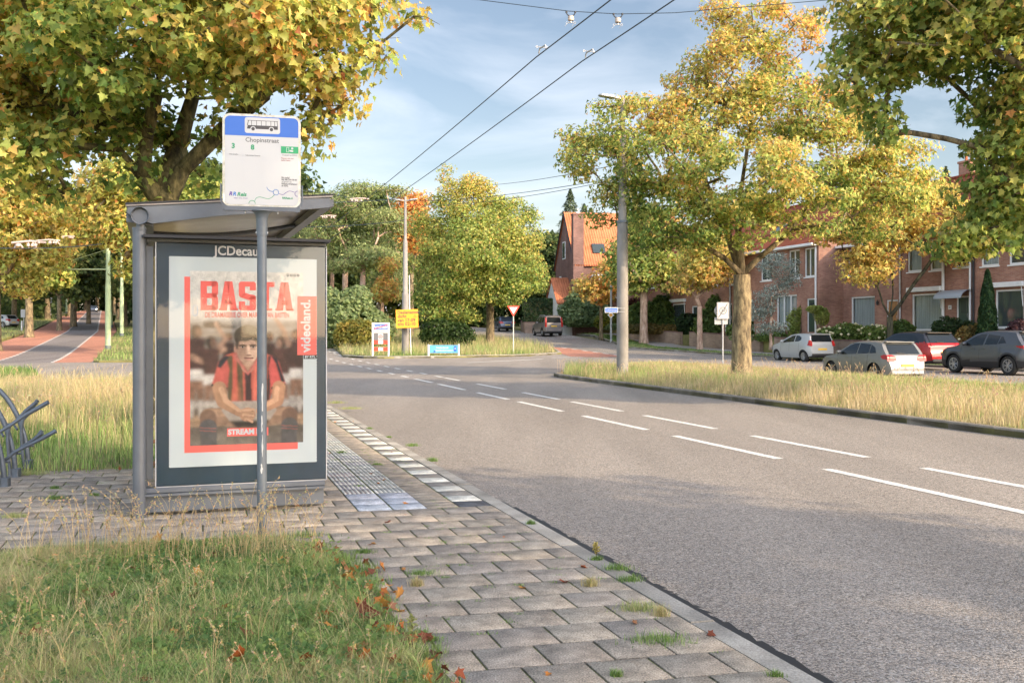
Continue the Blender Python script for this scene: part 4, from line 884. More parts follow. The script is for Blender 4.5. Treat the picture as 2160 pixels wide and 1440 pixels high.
# ------------------------------------------------------------------ the stop sign
PXs, PYs = -1.812, 7.42
st = empty('bus_stop_sign', (PXs, PYs, 0), R(13.5), 'bus stop sign on grey pole, blue header with bus symbol, route panel below', 'sign')
zc = lambda v: CAMZ + (700 - v) / FPX * PYs      # heights read off the pole's own distance
mb = MB(); mb.cyl(0, 0, -.2, zc(497), .0345, n=22); pole = mb.build('pole', M['polegrey'], st, True)
mb = MB()
for (z0, z1, x0, w) in ((.93, 1.13, .004, .011), (.78, .90, .0, .009), (.60, .76, .003, .008), (.48, .55, -.002, .010)):
    r_ = random.Random(int(z0 * 100)); L = []; Rr = []
    for i in range(9):
        z = z0 + (z1 - z0) * i / 8; ww = w * (.5 + r_.random() * .7) * (0.4 + math.sin(math.pi * (i + .5) / 9)); xx = x0 + r_.uniform(-.002, .002); L.append((xx - ww / 2, z)); Rr.append((xx + ww / 2, z))
    mb.poly(L[::1] + Rr[::-1], -.0362, -.0348)
mb.build('chipped_paint', M['chip'], pole)
mb = MB(); mb.lathe([(.0375, zc(497)), (.0405, zc(497)), (.0405, zc(462)), (.045, zc(455)), (.058, zc(449)), (.075, zc(446)), (.075, zc(444)), (0, zc(444))], (0, 0, 0), 24); mb.build('pole_collar', M['polegrey'], st, True)
for sx in (-1, 1): mb = MB(); mb.cyl(sx * .038, -.012, zc(491) - .006, zc(491) + .006, .007, n=8); mb.build('bolt', M['galv'], st)
bw, bt, bb = .275, zc(243), zc(437)
mb = MB(); mb.poly(rrect(-bw, bw, bb, bt, .052, 7), -.016, .016); pan = mb.build('sign_panel', M['agedwhite'], st)
mb = MB(); mb.poly(rrect(-bw + .017, bw - .017, bb + .012, bt - .017, .038, 7), -.0185, -.016); face = mb.build('sign_face', M['signwhite'], st)
def U_(px, v): return ((px - 551) / 291.0 / math.cos(R(13.5)), zc(v))
def flat(nm, pts, m, y0, parent=face): 
    mb = MB(); mb.poly(pts, y0, -.0185); return mb.build(nm, m, parent)
hb = bt - .017
mb = MB(); q = rrect(-bw + .017, bw - .017, zc(289), bt - .017, .038, 7); q = [(-bw + .017, zc(289))] + [p for p in q if p[1] > zc(289) + .05] + []
pts = [(-bw + .017, zc(289)), (bw - .017, zc(289))] + [p for p in rrect(-bw + .017, bw - .017, zc(300), bt - .017, .038, 7) if p[1] > zc(280)]
mb.poly(pts, -.0192, -.0186); mb.build('blue_header', M['blue'], face)
mb = MB(); cx = .004; bz = zc(283); tzz = zc(250); mb.poly(rrect(cx - .124, cx + .124, bz, tzz, .016), -.0200, -.0193); mb.build('bus_symbol_field', M['signwhite'], face)
# bus pictogram: body with window openings left free
mb = MB(); x0, x1 = cx - .108, cx + .108; z1 = zc(256); z0 = zc(274); zw = zc(266.5); y = -.0206
body = [(x0, z0), (x0 + .024, z0)] + [(x0 + .042 + .019 * math.cos(R(a)), z0 + .019 * math.sin(R(a))) for a in range(180, -1, -20)] + [(x1 - .062, z0)] + [(x1 - .045 + .019 * math.cos(R(a)), z0 + .019 * math.sin(R(a))) for a in range(180, -1, -20)] + [(x1, z0), (x1, zw), (x0 + .004, zw)]
mb.poly(body, y, -.0200); mb.poly([(x0 + .004, z1 - .0035), (x1, z1 - .0035), (x1, z1), (x0 + .002, z1)], y, -.0200)
ws = [0, .034, .066, .098, .130, .162, .192]
for i, wx in enumerate([.030, .065, .098, .131, .165, .192]): mb.poly([(x0 + wx, zw), (x0 + wx + .0035, zw), (x0 + wx + .0035, z1 - .0035), (x0 + wx, z1 - .0035)], y, -.0200)
mb.poly([(x0, zw), (x0 + .005, zw), (x0 + .012, z1 - .003), (x0 + .007, z1 - .003)], y, -.0200); mb.poly([(x1 - .004, zw), (x1, zw), (x1 - .003, z1 - .003), (x1 - .007, z1 - .003)], y, -.0200)
mb.poly(circ(x0 + .042, z0, .0125, 16), y, -.0200); mb.poly(circ(x1 - .045, z0, .0125, 16), y, -.0200)
mb.build('bus_symbol', M['darkprint'], face)
def stx(s, px, v, hpx, m, nm='lettering', **k):
    x, z = U_(px, v); return text(nm, s, hpx / 291 * 1.36, m, face, (x, -.0195, z), **k)
stx('Chopinstraat', 551.5, 297.5, 9.4, M['greyprint'], bold=.0007, xs=1.02); stx('3', 494.5, 311.5, 10.5, M['greenl'], bold=.0022); stx('8', 532.5, 313, 10.5, M['greenl'], bold=.0022)
stx('Het Duifje', 495, 328.6, 3.1, M['greyprint']); stx('Valkenhuizen Elsweide', 533, 330, 3.1, M['greyprint'], xs=.8)
mb = MB()
def hl(u0, u1, v): a, z = U_(u0, v); b, _ = U_(u1, v); mb.poly([(a, z - .0012), (b, z - .0012), (b, z + .0012), (a, z + .0012)], -.0190, -.0186)
def vl(u, v0, v1): a, z0_ = U_(u, v0); _, z1_ = U_(u, v1); mb.poly([(a - .001, z1_), (a + .001, z1_), (a + .001, z0_), (a - .001, z0_)], -.0194, -.0190)
hl(478, 624, 303.5); hl(478, 588, 363); hl(478, 624, 393); vl(513, 304, 392); vl(551.5, 304, 392); vl(588, 304, 392); mb.build('table_lines', M['lightgrey'], face)
mb = MB(); a, z = U_(589, 308); b, z2 = U_(624, 322.5); mb.poly([(a, z2), (b, z2), (b, z), (a, z)], -.0200, -.0195); mb.build('green_field', M['green'], face)
mb = MB(); a, z = U_(602.5, 315); stroke(mb, rrect(a - .008, a + .008, z - .017, z + .017, .003), .003, -.0206, -.0201, True); mb.poly([(a + .012, z - .012), (a + .034, z - .016), (a + .042, z - .008), (a + .030, z - .002), (a + .012, z - .002)], -.0206, -.0201)
mb.poly(circ(a + .032, z + .010, .008, 12), -.0206, -.0201); mb.build('phone_symbol', M['signwhite'], face)
stx('Kwaliteit van RRReis', 607, 326.5, 3.2, M['greyprint'], xs=.85); dr = mat('print_red', (0.30, .05, .04), .6)
stx('Plaatsen niet voor', 589.5, 333, 3.3, dr, ax='LEFT', xs=.8); stx('buiten halten', 589.5, 337.5, 3.3, dr, ax='LEFT', xs=.8)
for i, s in enumerate(('Rit nodig?', 'Bel 085 504 00 00', 'of bestel via', 'RRReis.nl/haltetaxi', 'of 9292.')): stx(s, 590, 374 + i * 4.4, 3.7, M['greyprint'], ax='LEFT', bold=.0004 if i != 2 else 0, xs=.86)
stx('R', 489, 411.5, 8.2, M['violet'], shear=.22, bold=.0012); stx('R', 496.5, 411.8, 8.2, M['midblue'], shear=.22, bold=.0012); stx('Reis', 511, 412.2, 8.2, M['greenl'], shear=.22, bold=.0012)
stx('voor ons, mooi', 509, 419.8, 3.3, M['violet']); stx('RRReis.nl', 602, 417.3, 4.2, M['greenl'], bold=.0006)
def curve(nm, pts, m, wd=.0034):
    mb = MB(); P = [U_(*p) for p in pts]; Q = []
    for i in range(len(P) - 1):
        p0 = P[max(i - 1, 0)]; p1 = P[i]; p2 = P[i + 1]; p3 = P[min(i + 2, len(P) - 1)]
        for k in range(5):
            t = k / 5; Q.append(tuple(.5 * (2 * p1[j] + (p2[j] - p0[j]) * t + (2 * p0[j] - 5 * p1[j] + 4 * p2[j] - p3[j]) * t * t + (3 * p1[j] - p0[j] - 3 * p2[j] + p3[j]) * t ** 3) for j in (0, 1)))
    Q.append(P[-1]); stroke(mb, Q, wd, -.0194, -.0190); mb.build(nm, m, face)
curve('route_line', [(560.5, 395), (563, 400), (568, 403.5), (573, 404.3)], M['midblue']); curve('route_line', [(585, 408.5), (593, 410), (600, 405), (607, 402), (616, 404.5)], M['violet'])
curve('route_line', [(536.5, 425), (540, 419), (547, 416.5), (556, 418.5), (563, 420), (570, 417), (576, 411)], M['green'])
for (a, b, m, a0, a1) in ((579, 405.7, M['midblue'], 0, 360), (531.5, 431, M['green'], 0, 180), (622.5, 407.5, M['violet'], 90, 270)):
    mb = MB(); x, z = U_(a, b); rr_ = .0205 if a != 531.5 else .024; x = min(x, bw - .022); stroke(mb, circ(x, z, rr_ * .95, 22, a0, a1), .0034, -.0201, -.0196, a1 == 360); mb.build('route_ring', m, face)
# bracket that carries the panel
mb = MB(); zb = zc(436); zl = zc(390)
for s in (-1, 1):
    xs = [(s * (bw + .006), zl), (s * (bw + .016), zl), (s * (bw + .016), zc(425)), (s * (bw - .022), zc(447)), (s * (bw - .034), zc(447)), (s * (bw + .006), zc(427))]
    mb.poly(xs if s > 0 else xs[::-1], -.024, .024)
mb.poly([(-bw + .005, zc(445.5)), (bw - .005, zc(445.5)), (bw - .004, zb - .002), (-bw + .004, zb - .002)], -.021, .021); mb.build('bracket', M['galv'] if False else M['greymetal'], st)
for xx in (-.118, .112): mb = MB(); mb.cyl(xx, 0, zc(451), zc(445), .004, n=8); mb.build('bolt', M['galv'], st)
# ------------------------------------------------------------------ cycle racks by the paving
def rack(x, y, rz, label, k=1.0):
    t = empty('bicycle_rack', (x, y, -.03), rz, label, 'bike rack', 'bicycle racks at the edge of the paving')
    mb = MB(); P = []
    for i in range(15):
        a = R(2 + 100 * i / 14); P.append((-.62 + .62 * math.cos(a), 0, 1.02 * math.sin(a)))
    mb.tube(P, .027, 12); mb.build('hoop', M['rackmetal'], t, True)
    mb = MB(); mb.tube([(-.02, .05, .02), (-.035, .05, .20), (-.015, .05, .28), (.08 * k, .05, .30 + .06 * k), (.32 * k, .05, .34 + .14 * k)], .0165, 10); mb.tube([(.32 * k, .05, .34 + .14 * k), (.46 * k, .05, .38 + .18 * k)], .021, 10); mb.build('wheel_arm', M['rackmetal'], t, True)
    mb = MB(); mb.tube([(-.03, -.05, .02), (-.06, -.05, .42), (-.04, -.05, .56), (.06 * k, -.05, .62), (.2 * k, -.05, .68 + .04 * k)], .0165, 10); mb.tube([(.2 * k, -.05, .68 + .04 * k), (.42 * k, -.05, .75 + .1 * k)], .021, 10); mb.build('wheel_arm', M['rackmetal'], t, True)
    mb = MB(); mb.tube([(-.12, 0, .45), (-.2, .10, .5), (-.3, .13, .5)], .012, 8); mb.build('lock_loop', M['rackmetal'], t, True)
    mb = MB(); mb.tube([(-.08, 0, .27), (.02, .09, .26)], .012, 8); mb.build('lock_hook', M['rackmetal'], t, True)
    mb = MB(); mb.box(-.035, .045, -.05, .05, -.02, .12, .008); mb.build('foot_plate', M['rackmetal'], t)
rack(-5.36, 11.35, R(4), 'bicycle rack farthest from the camera, behind the two others', .28)
rack(-5.15, 10.62, R(4), 'bicycle rack in the middle of the row of three left of the shelter', .55)
rack(-4.93, 9.95, R(8), 'bicycle rack nearest the camera at the left edge of the paving')
# ------------------------------------------------------------------ masts, wires, signs
def lampmast(x, y, z, label, hts, heads, matn='concretepole', name='street_lamp', cat='street lamp', group=None, rz=0):
    t = empty(name, (x, y, z), rz, label, cat, group); mb = MB(); mb.lathe([(r, h) for h, r in hts], (0, 0, 0), 20); mb.build('pole', M[matn], t, True)
    for (dx, dy, hz, L) in heads:
        d = Vector((dx, dy, 0)).normalized(); h = MB(); q = Vector((-d.y, d.x, 0))
        V = []
        for s, w, zz, th in ((0.0, .04, hz - .03, .03), (L * .30, .07, hz + .01, .05), (L * .42, .15, hz + .03, .075), (L * .9, .16, hz + .07, .05), (L, .10, hz + .08, .03)):
            for a, b in ((-1, -1), (1, -1), (1, 1), (-1, 1)): p = d * s + q * a * w; V.append((p.x, p.y, zz + b * th / 2))
        fs = [(3, 2, 1, 0), (16, 17, 18, 19)]
        for i in range(4):
            for k in range(4): fs.append((i * 4 + k, i * 4 + (k + 1) % 4, (i + 1) * 4 + (k + 1) % 4, (i + 1) * 4 + k))
        h.add(V, fs); h.build('lamp_head', M['galv'] if matn != 'greenpole' else M['greenpole'], t)
    return t
t = lampmast(3.56, 33.0, .03, 'tall grey tapering mast with lamp head on the grassy median', [(-.3, .22), (.0, .205), (.25, .19), (3.0, .182), (4.85, .175), (5.0, .16), (5.05, .135), (7.9, .115), (8.0, .09), (9.0, .075), (9.1, 0)], [(-1, -.1, 9.0, .78)])
MB_ = MB(); MB_.cyl(0, 0, 4.98, 5.06, .19, n=20); MB_.build('collar', M['polegrey'], t, True)
t = empty('street_name_sign', (3.2, 32.74, 2.20), R(8), 'blue street name sign fixed to the tall grey mast', 'sign')
mb = MB(); mb.box(-.24, .19, -.012, .012, -.085, .085, .004); mb.build('panel', M['white'], t)
mb = MB(); mb.box(-.225, .175, -.0155, -.0125, -.068, .068); mb.build('blue_field', M['blue'], t)
text('lettering', 'Lutherseweg', .078, M['signwhite'], t, (-.025, -.018, 0), bold=.001, xs=.84)
mb = MB(); mb.box(.19, .42, -.006, .006, .05, .062); mb.box(.19, .42, -.006, .006, -.062, -.05); mb.build('bracket', M['galv'], t)
t = lampmast((855 - 1080) / FPX * 60, 60.0, tz(60) + .03, 'mast with two lamp arms behind the yellow board', [(-.3, .23), (0, .22), (2.4, .2), (3.55, .19), (3.6, .15), (6.6, .13), (6.65, .09), (9.15, .075), (9.25, 0)], [(-1, 0, 9.0, .85), (1, 0, 9.0, .72)])
mb = MB(); mb.cyl(0, 0, .0, .001, .001); 
# yellow notice board leaning on a thin white post
t = empty('notice_board', (-6.02, 59.35, tz(59) + .03), R(-4), 'yellow road closure board with dark lettering tied to a mast', 'sign'); bz0, bz1 = 1.55, 2.62
mb = MB(); mb.box(-.66, .64, -.02, .02, bz0, bz1, .006); pb = mb.build('board', M['yellowsign'], t); pb.rotation_euler = (0, R(-1.5), 0)
for i, (s, xx) in enumerate((('Deelenseweg', -.56), ('dicht', -.56), ('van 17-09', -.56), ('t/m 02-10', -.56))): text('lettering', s, .262, M['darkprint'], pb, (xx, -.024, bz1 - .17 - i * .225), bold=.005, ax='LEFT', xs=.93 if i == 0 else 1.0)
mb = MB(); stroke(mb, [(.38, bz1 - .46), (.46, bz1 - .33), (.54, bz1 - .46)], .03, -.024, -.021, True); mb.build('symbol', M['signred'], pb)
mb = MB(); mb.tube([(.06, .06, 4.6), (.08, .06, 2.6), (.16, .06, -.1)], .026, 8); mb.build('post', M['white'], t, True)
# town end sign
t = empty('town_sign', ((803 - 1080) / FPX * 57.2, 57.2, tz(57) + .03), R(2), 'white framed town end sign with red and white boards', 'sign'); w = .47; H = 1.87
mb = MB(); mb.box(-w - .02, -w + .07, -.05, .05, -.1, H, .01); mb.box(w - .07, w + .02, -.05, .05, -.1, H, .01); mb.box(-w + .07, w - .07, -.045, .045, H - .09, H, .005); mb.build('frame', M['white'], t)
def pnl(nm, x0, x1, z0, z1, m, y=-.02): mb = MB(); mb.box(x0, x1, y, .015, z0, z1); return mb.build(nm, m, t)
pnl('name_panel', -w + .07, w - .07, H - .36, H - .10, M['blue']); pnl('lower_panel', -w + .07, w - .07, H - .57, H - .375, M['signwhite']); pnl('dark_panel', -w + .07, w - .07, H - .98, H - .575, M['greyprint'])
pnl('speed_panel', -.14, .14, H - .96, H - .60, M['signwhite'], -.03)
text('lettering', 'Arnhem', .26, M['signwhite'], t, (0, -.024, H - .235), bold=.008); text('lettering', 'Ede 17 km', .11, M['greyprint'], t, (0, -.024, H - .47))
mb = MB(); stroke(mb, [(-w + .09, H - .345), (w - .09, H - .115)], .035, -.032, -.028); mb.build('red_bar', M['signred'], t)
mb = MB(); stroke(mb, circ(0, H - .78, .10, 20), .03, -.036, -.031, True); mb.build('red_ring', M['signred'], t); text('lettering', '50', .11, M['darkprint'], t, (0, -.034, H - .78), bold=.003)
for k in (0, 1):
    z0 = H - 1.19 - k * .38; pnl('red_panel', -w + .07, -.14, z0, z0 + .20, M['signred']); pnl('red_panel', .14, w - .07, z0, z0 + .20, M['signred']); pnl('white_panel', -.138, .138, z0, z0 + .20, M['signwhite'], -.022)
# low blue banner on two posts
t = empty('banner', ((936 - 1080) / FPX * 57.6, 57.6, tz(57.6) + .03), R(3), 'low light blue banner between two white posts in the grass', 'banner')
for s in (-.86, .84): mb = MB(); mb.cyl(s, 0, -.1, .64 if s < 0 else .66, .05, n=12); mb.build('post', M['white'], t, True)
mb = MB(); mb.box(-.80, .79, -.015, .015, .17, .60); mb.build('banner_sheet', M['skyblue'], t)
text('lettering', 'Nederlands', .15, M['signwhite'], t, (-.08, -.02, .46), bold=.003); text('lettering', 'Openluchtmuseum', .14, M['signwhite'], t, (0.02, -.02, .31), bold=.003)
mb = MB(); mb.box(.56, .72, -.022, -.0155, .24, .56); mb.build('dark_field', M['blue'], t); mb = MB(); mb.poly([(.60, .41), (.64, .36), (.68, .41), (.64, .47)], -.027, -.0225); mb.build('emblem', M['signwhite'], t)
mb = MB(); mb.poly([(-.58, .2), (-.46, .2), (-.48, .28), (-.52, .34), (-.56, .28)], -.02, -.0155); mb.build('tree_emblem', M['blue'], t)
# give-way sign seen from behind the border, priority sign, end-of-zone sign
t = empty('give_way_sign', ((1083 - 1080) / FPX * 61, 61, tz(61) + .03), R(4), 'red and white triangular give way sign on thin pole', 'sign')
z1 = 1.5 - tz(61) - .03 + 54 / FPX * 61; mb = MB(); mb.cyl(0, .03, -.2, z1, .034, n=10); mb.build('pole', M['agedwhite'], t, True)
tri = lambda s, c=.05: [(-s, z1), (-s + c * .5, z1 + .04), (s - c * .5, z1 + .04), (s, z1), (c * .6, z1 - s * 1.6), (-c * .6, z1 - s * 1.6)]
mb = MB(); mb.poly(tri(.36)[::-1], -.016, .0); mb.build('sign_panel', M['signred'], t)
mb = MB(); mb.poly([(-.25, z1 - .05), (0, z1 - .46), (.25, z1 - .05)], -.021, -.0165); mb.build('white_field', M['lightgrey'], t)
t = empty('priority_sign', (.0968 * 79, 79, tz(79) + .03), R(-14), 'small yellow diamond priority sign on tall pale pole', 'sign')
mb = MB(); mb.cyl(0, 0, -.2, 4.3, .085, n=12); mb.build('pole', M['galv'], t, True); zc_ = 2.0
mb = MB(); mb.poly([(-.26, zc_), (0, zc_ - .26), (.26, zc_), (0, zc_ + .26)], -.12, -.10); mb.build('sign_panel', M['white'], t); mb = MB(); mb.poly([(-.16, zc_), (0, zc_ - .16), (.16, zc_), (0, zc_ + .16)], -.127, -.1215); mb.build('yellow_field', M['yellowsign'], t)
t = empty('speed_zone_sign', (.206 * 46, 46, .02), R(-2), 'pale end of speed zone sign on thin pole beside the maple', 'sign'); zz = 1.5 + 45 / FPX * 46 - .02
mb = MB(); mb.cyl(0, .05, -.2, zz + .3, .032, n=10); mb.build('pole', M['galv'], t, True)
mb = MB(); mb.poly(rrect(-.27, .27, zz - .38, zz + .38, .05), -.02, .0); mb.build('sign_panel', M['lightgrey'], t); mb = MB(); stroke(mb, rrect(-.25, .25, zz - .36, zz + .36, .04), .012, -.0235, -.0205, True); stroke(mb, circ(0, zz, .15, 24), .03, -.0235, -.0205, True); mb.build('ring', M['greyprint'], t)
mb = MB(); stroke(mb, [(-.2, zz - .31), (.2, zz + .31)], .035, -.0275, -.024); mb.build('diagonal_bar', M['greyprint'], t); text('lettering', '30', .19, M['greyprint'], t, (0, -.0225, zz), bold=.004)
mb = MB(); mb.poly(rrect(-.36, .23, zz - .62, zz - .30, .03), .07, .09); mb.build('back_panel', M['galv'], t); mb = MB(); mb.poly(circ(-.1, zz, .27, 24), .09, .105); mb.build('back_disc', M['galv'], t)
# pale green tram-wire masts along the hill road, with bracket arms
def gmast(px, base_py, wpx, label, armdir, arm=5.5, ah=6.0):
    x, y = atT(px, base_py, 0.02); r = wpx / 2 / FPX * y; t = empty('overhead_line_mast', (x, y, tz(y)), 0, label, 'mast', 'pale green masts along the hill road')
    mb = MB(); mb.lathe([(r * 1.1, -.3), (r * 1.1, .1), (r, .3), (r, 2.0), (r * .97, 4.2), (r * .80, 4.4), (r * .76, 6.6), (r * .6, 6.7), (r * .55, 8.6), (0, 8.65)], (0, 0, 0), 18); mb.build('pole', M['greenpole'], t, True)
    mb = MB(); mb.cyl(0, 0, -.05, .28, r * 1.14, n=18); mb.build('base', M['polegrey'], t, True)
    if arm:
        a = Vector(armdir).normalized(); mb = MB(); mb.tube([(0, 0, ah), (a.x * arm, a.y * arm, ah + .05)], .05, 8); mb.tube([(0, 0, ah + 1.3), (a.x * arm * .7, a.y * arm * .7, ah + .05)], .012, 5); mb.build('bracket_arm', M['greenpole'], t, True)
        for k in (.62, .95):
            mb = MB(); e = (a.x * arm * k, a.y * arm * k); mb.tube([(e[0], e[1], ah), (e[0] - .15, e[1], ah - .4)], .02, 5); mb.lathe([(0, -.08), (.05, -.07), (.06, 0), (.05, .08), (0, .09)], (e[0], e[1], ah - .12), 10); mb.build('insulator', M['ceramic'], t, True)
    return t
gmast(228, 737, 11.5, 'stout pale green mast beside the hill road, nearest of them', (-1, .12, 0), 6.5, 5.2)
gmast(257, 709, 8, 'thin pale green mast behind the nearest green mast', (-1, .12, 0), 0)
gmast(140, 660, 3.6, 'distant pale green mast left of the hill road', (1, 0, 0), 4.0, 5.6)
gmast(236, 690, 5, 'distant pale green mast right of the hill road, half hidden by leaves', (-1, .1, 0), 8.0, 5.4)
# overhead contact wires above the near lane
def cat(p0, p1, sag, n=24): return [tuple(Vector(p0).lerp(Vector(p1), i / n) - Vector((0, 0, sag * 4 * (i / n) * (1 - i / n)))) for i in range(n + 1)]
def wire(name, label, pts, r, group=None, cat_='wire'):
    mb = MB(); mb.tube(pts, r, 6); o = mb.build(name, M['wire'], None, True); return tag(o, label, cat_, group)
def cw(o, s): x, y = F(s, o); return (x, y)
for (oo, lb) in ((2.12, 'left contact wire of the pair above the near lane'), (2.84, 'right contact wire of the pair above the near lane')):
    P = []; 
    for a, b in ((-18, 6.4), (6.4, 34), (34, 62)): q = cat((*cw(oo, a), 5.5), (*cw(oo, b), 5.5), .10, 14); P += q[:-1] if b < 60 else q
    P = [(x - max(0, (y - 42)) ** 2 * .010, y, z) for x, y, z in P]
    wire('contact_wire', lb, P, .0085)
YS = 14.45
def span(y0, y1, za, zb, x0, x1, sag, label, r=.006): return wire('span_wire', label, cat((x0, y0, za), (x1, y1, zb), sag, 20), r)
spz = lambda x: None
P = []
SPX = [(-9.0, 6.62), ((1010 - 1080) / FPX * YS, 1.5 + 700 / FPX * YS), (.80, 1.5 + 676 / FPX * YS), (1.49, 1.5 + 670 / FPX * YS), (2.3, 1.5 + 671 / FPX * YS + .01), ((1740 - 1080) / FPX * YS, 1.5 + 699 / FPX * YS), (10.4, 6.72)]
wire('span_wire', 'thin cross wire carrying two insulators over the road', [(x, YS, z) for x, z in SPX], .0052)
for i, (x, lb) in enumerate(((.83, 'left of the two ceramic insulators on the cross wire'), (1.495, 'right of the two ceramic insulators on the cross wire'))):
    z = 1.5 + (674 - i * 4) / FPX * YS - .002; t = empty('insulator', (x, YS, z), 0, lb, 'insulator', 'insulators on the cross wire')
    mb = MB(); mb.lathe([(0, -.055), (.03, -.055), (.042, -.06), (.042, -.115), (.036, -.12), (0, -.12)], (0, 0, 0), 16); mb.build('ceramic_body', M['ceramic'], t, True)
    mb = MB()
    for s in (-1, 1): mb.tube([(s * .02, 0, -.05), (s * .05, 0, -.035), (s * .062, 0, .0)], .008, 6); mb.lathe([(0, -.012), (.014, -.012), (.014, .012), (0, .012)], (s * .062, 0, .0), 8)
    mb.build('wire_clamp', M['blackseal'], t, True)
    mb = MB(); mb.tube([(0, 0, -.12), (0, 0, -.15)], .014, 8)
    for s in (-1, 1): mb.tube([(0, 0, -.145), (s * .045, 0, -.15)], .007, 6); mb.tube([(s * .055 + .014 * math.cos(R(a)), 0, -.148 + .014 * math.sin(R(a))) for a in range(0, 361, 40)], .004, 5); mb.tube([(s * .05, 0, -.16), (s * .05 - .035, 0, -.20)], .003, 4)
    mb.build('hanger', M['galv'], t, True)
for oo, lb in ((2.12, 'metal clamp on the left contact wire'), (2.84, 'metal clamp on the right contact wire')):
    x, y = F(6.1, oo); t = empty('wire_clamp', (x, y, 5.52), YAW, lb, 'clamp', 'clamps on the contact wires'); mb = MB(); mb.tube([(0, -.16, -.01), (0, -.14, .045), (0, .12, .06), (0, .16, -.0)], .010, 6); mb.tube([(-.07, .02, .06), (.07, .02, .05)], .006, 6); mb.build('clamp_body', M['galv'], t, True)
    for s in (-1, 1): mb = MB(); mb.tube([(s * .075 + .014 * math.cos(R(a)), .02, .055 + .014 * math.sin(R(a))) for a in range(0, 361, 45)], .004, 5); mb.build('ring', M['galv'], t, True)
# wires and hardware farther off
def pt(px, py, y): return ((px - 1080) / FPX * y, y, 1.5 + (700 - py) / FPX * y)
wire('span_wire', 'far cross wire from the shelter side to the double lamp mast', cat(pt(560, 428, 46), pt(853, 418, 60), .1), .02)
wire('span_wire', 'lower far cross wire in front of the pale trees', cat(pt(600, 478, 60), pt(856, 464, 60), .15), .02)
wire('span_wire', 'thin far wire sloping up to the right above the round tree', cat(pt(1000, 392, 60), pt(1312, 345, 33.0), .15), .011)
wire('span_wire', 'second thin far wire running from double lamp mast to the tall mast', cat(pt(856, 424, 60), pt(1312, 373, 33.0), .22), .012)
wire('span_wire', 'third thin far wire running from double lamp mast to the tall mast', cat(pt(856, 432, 60), pt(1312, 376, 33.0), .3), .011)
wire('span_wire', 'cross wire over the hill road below the yellow leaves', cat(pt(-40, 522, 48), pt(236, 512, 60), .15), .03)
wire('span_wire', 'faint wire left of the robinia above the shelter roof', cat(pt(600, 395, 52), pt(760, 418, 64), .05), .014)
def cluster(px, py, y, s, label, seed):
    r = random.Random(seed); x, yy, z = pt(px, py, y); t = empty('wire_crossing', (x, yy, z), 0, label, 'wire crossing', 'wire crossings over the junction'); mb = MB()
    mb.tube([(-.75 * s, 0, .0), (.1 * s, 0, .08 * s), (.75 * s, .1, .02)], .05 * s, 6)
    for k in range(5): a = r.uniform(-.6, .6) * s; mb.tube([(a, 0, .05), (a + r.uniform(-.2, .2) * s, .1, -.22 * s)], .035 * s, 5); mb.lathe([(0, -.08 * s), (.07 * s, -.05 * s), (.07 * s, .05 * s), (0, .08 * s)], (a, 0, -.1 * s), 8)
    mb.build('fittings', M['insulator'], t, True)
cluster(60, 512, 46, 1.0, 'pale wire fittings under the yellow leaves at far left', 1); cluster(100, 508, 46, .7, 'small pale wire fittings right of the larger far left ones', 2)
cluster(758, 420, 50, .62, 'pale wire fittings above the contact wires near the double lamp mast', 3); cluster(692, 456, 60, .62, 'pale wire fittings just right of the shelter roof', 4); cluster(143, 499, 50, .4, 'tiny pale wire fittings in front of orange leaves', 5)
# small far things left of the hill road
def bollard(px, py, h, label):
    x, y = atT(px, py, 0.02); t = empty('bollard', (x, y, tz(y)), 0, label, 'bollard'); mb = MB(); mb.lathe([(.09, -.1), (.09, h * .8), (.075, h), (0, h + .02)], (0, 0, 0), 12); mb.build('post_body', M['galv'], t, True)
bollard(46, 697, 1.0, 'short pale post on the verge left of the hill road')
def minisign(px, py, h, w, label):
    x, y = atT(px, py, 0.02); t = empty('small_sign', (x, y, tz(y)), 0, label, 'sign'); mb = MB(); mb.cyl(0, 0, -.1, h, .05, n=8); mb.build('pole', M['galv'], t, True); mb = MB(); mb.box(-w / 2, w / 2, -.07, -.05, h - .9, h); mb.build('panel', M['lightgrey'], t)
minisign(50, 690, 2.0, .6, 'small pale sign by the far left verge'); minisign(107, 668, 3.2, .5, 'narrow pale sign beside the hill road'); minisign(100, 668, 3.4, .1, 'thin bare signpost beside the hill road')
# ------------------------------------------------------------------ cars
POLO = dict(L=4.05, W=1.75, H=1.46, r=.33, rw=.72, fw=3.26, clear=.20, belt=.97, gz=(1.00, 1.35), gw=.60,
    prof=[(0, .50), (.015, .62), (.05, .74), (.07, .90), (.11, .965), (.17, 1.0), (.47, 1.375), (.52, 1.42), (.9, 1.45), (1.5, 1.46), (1.95, 1.44), (2.25, 1.385), (2.98, 1.01), (3.12, .965), (3.6, .90), (3.88, .79), (4.0, .66), (4.05, .50)],
    wins=[[(.66, 1.03), (.78, 1.22), (1.02, 1.325), (1.02, 1.02)], [(1.06, 1.015), (1.06, 1.335), (1.66, 1.37), (1.70, .985)], [(1.76, .98), (1.72, 1.37), (2.0, 1.355), (2.24, 1.29), (2.78, 1.0), (2.72, .955)]],
    lamp=[(.42, .78), (.42, .90), (.58, .975), (.80, .965), (.80, .75), (.60, .73)], slamp=[(.03, .80), (.05, .95), (.26, .98), (.40, .93), (.30, .83)], plate=(.26, .56, .66))
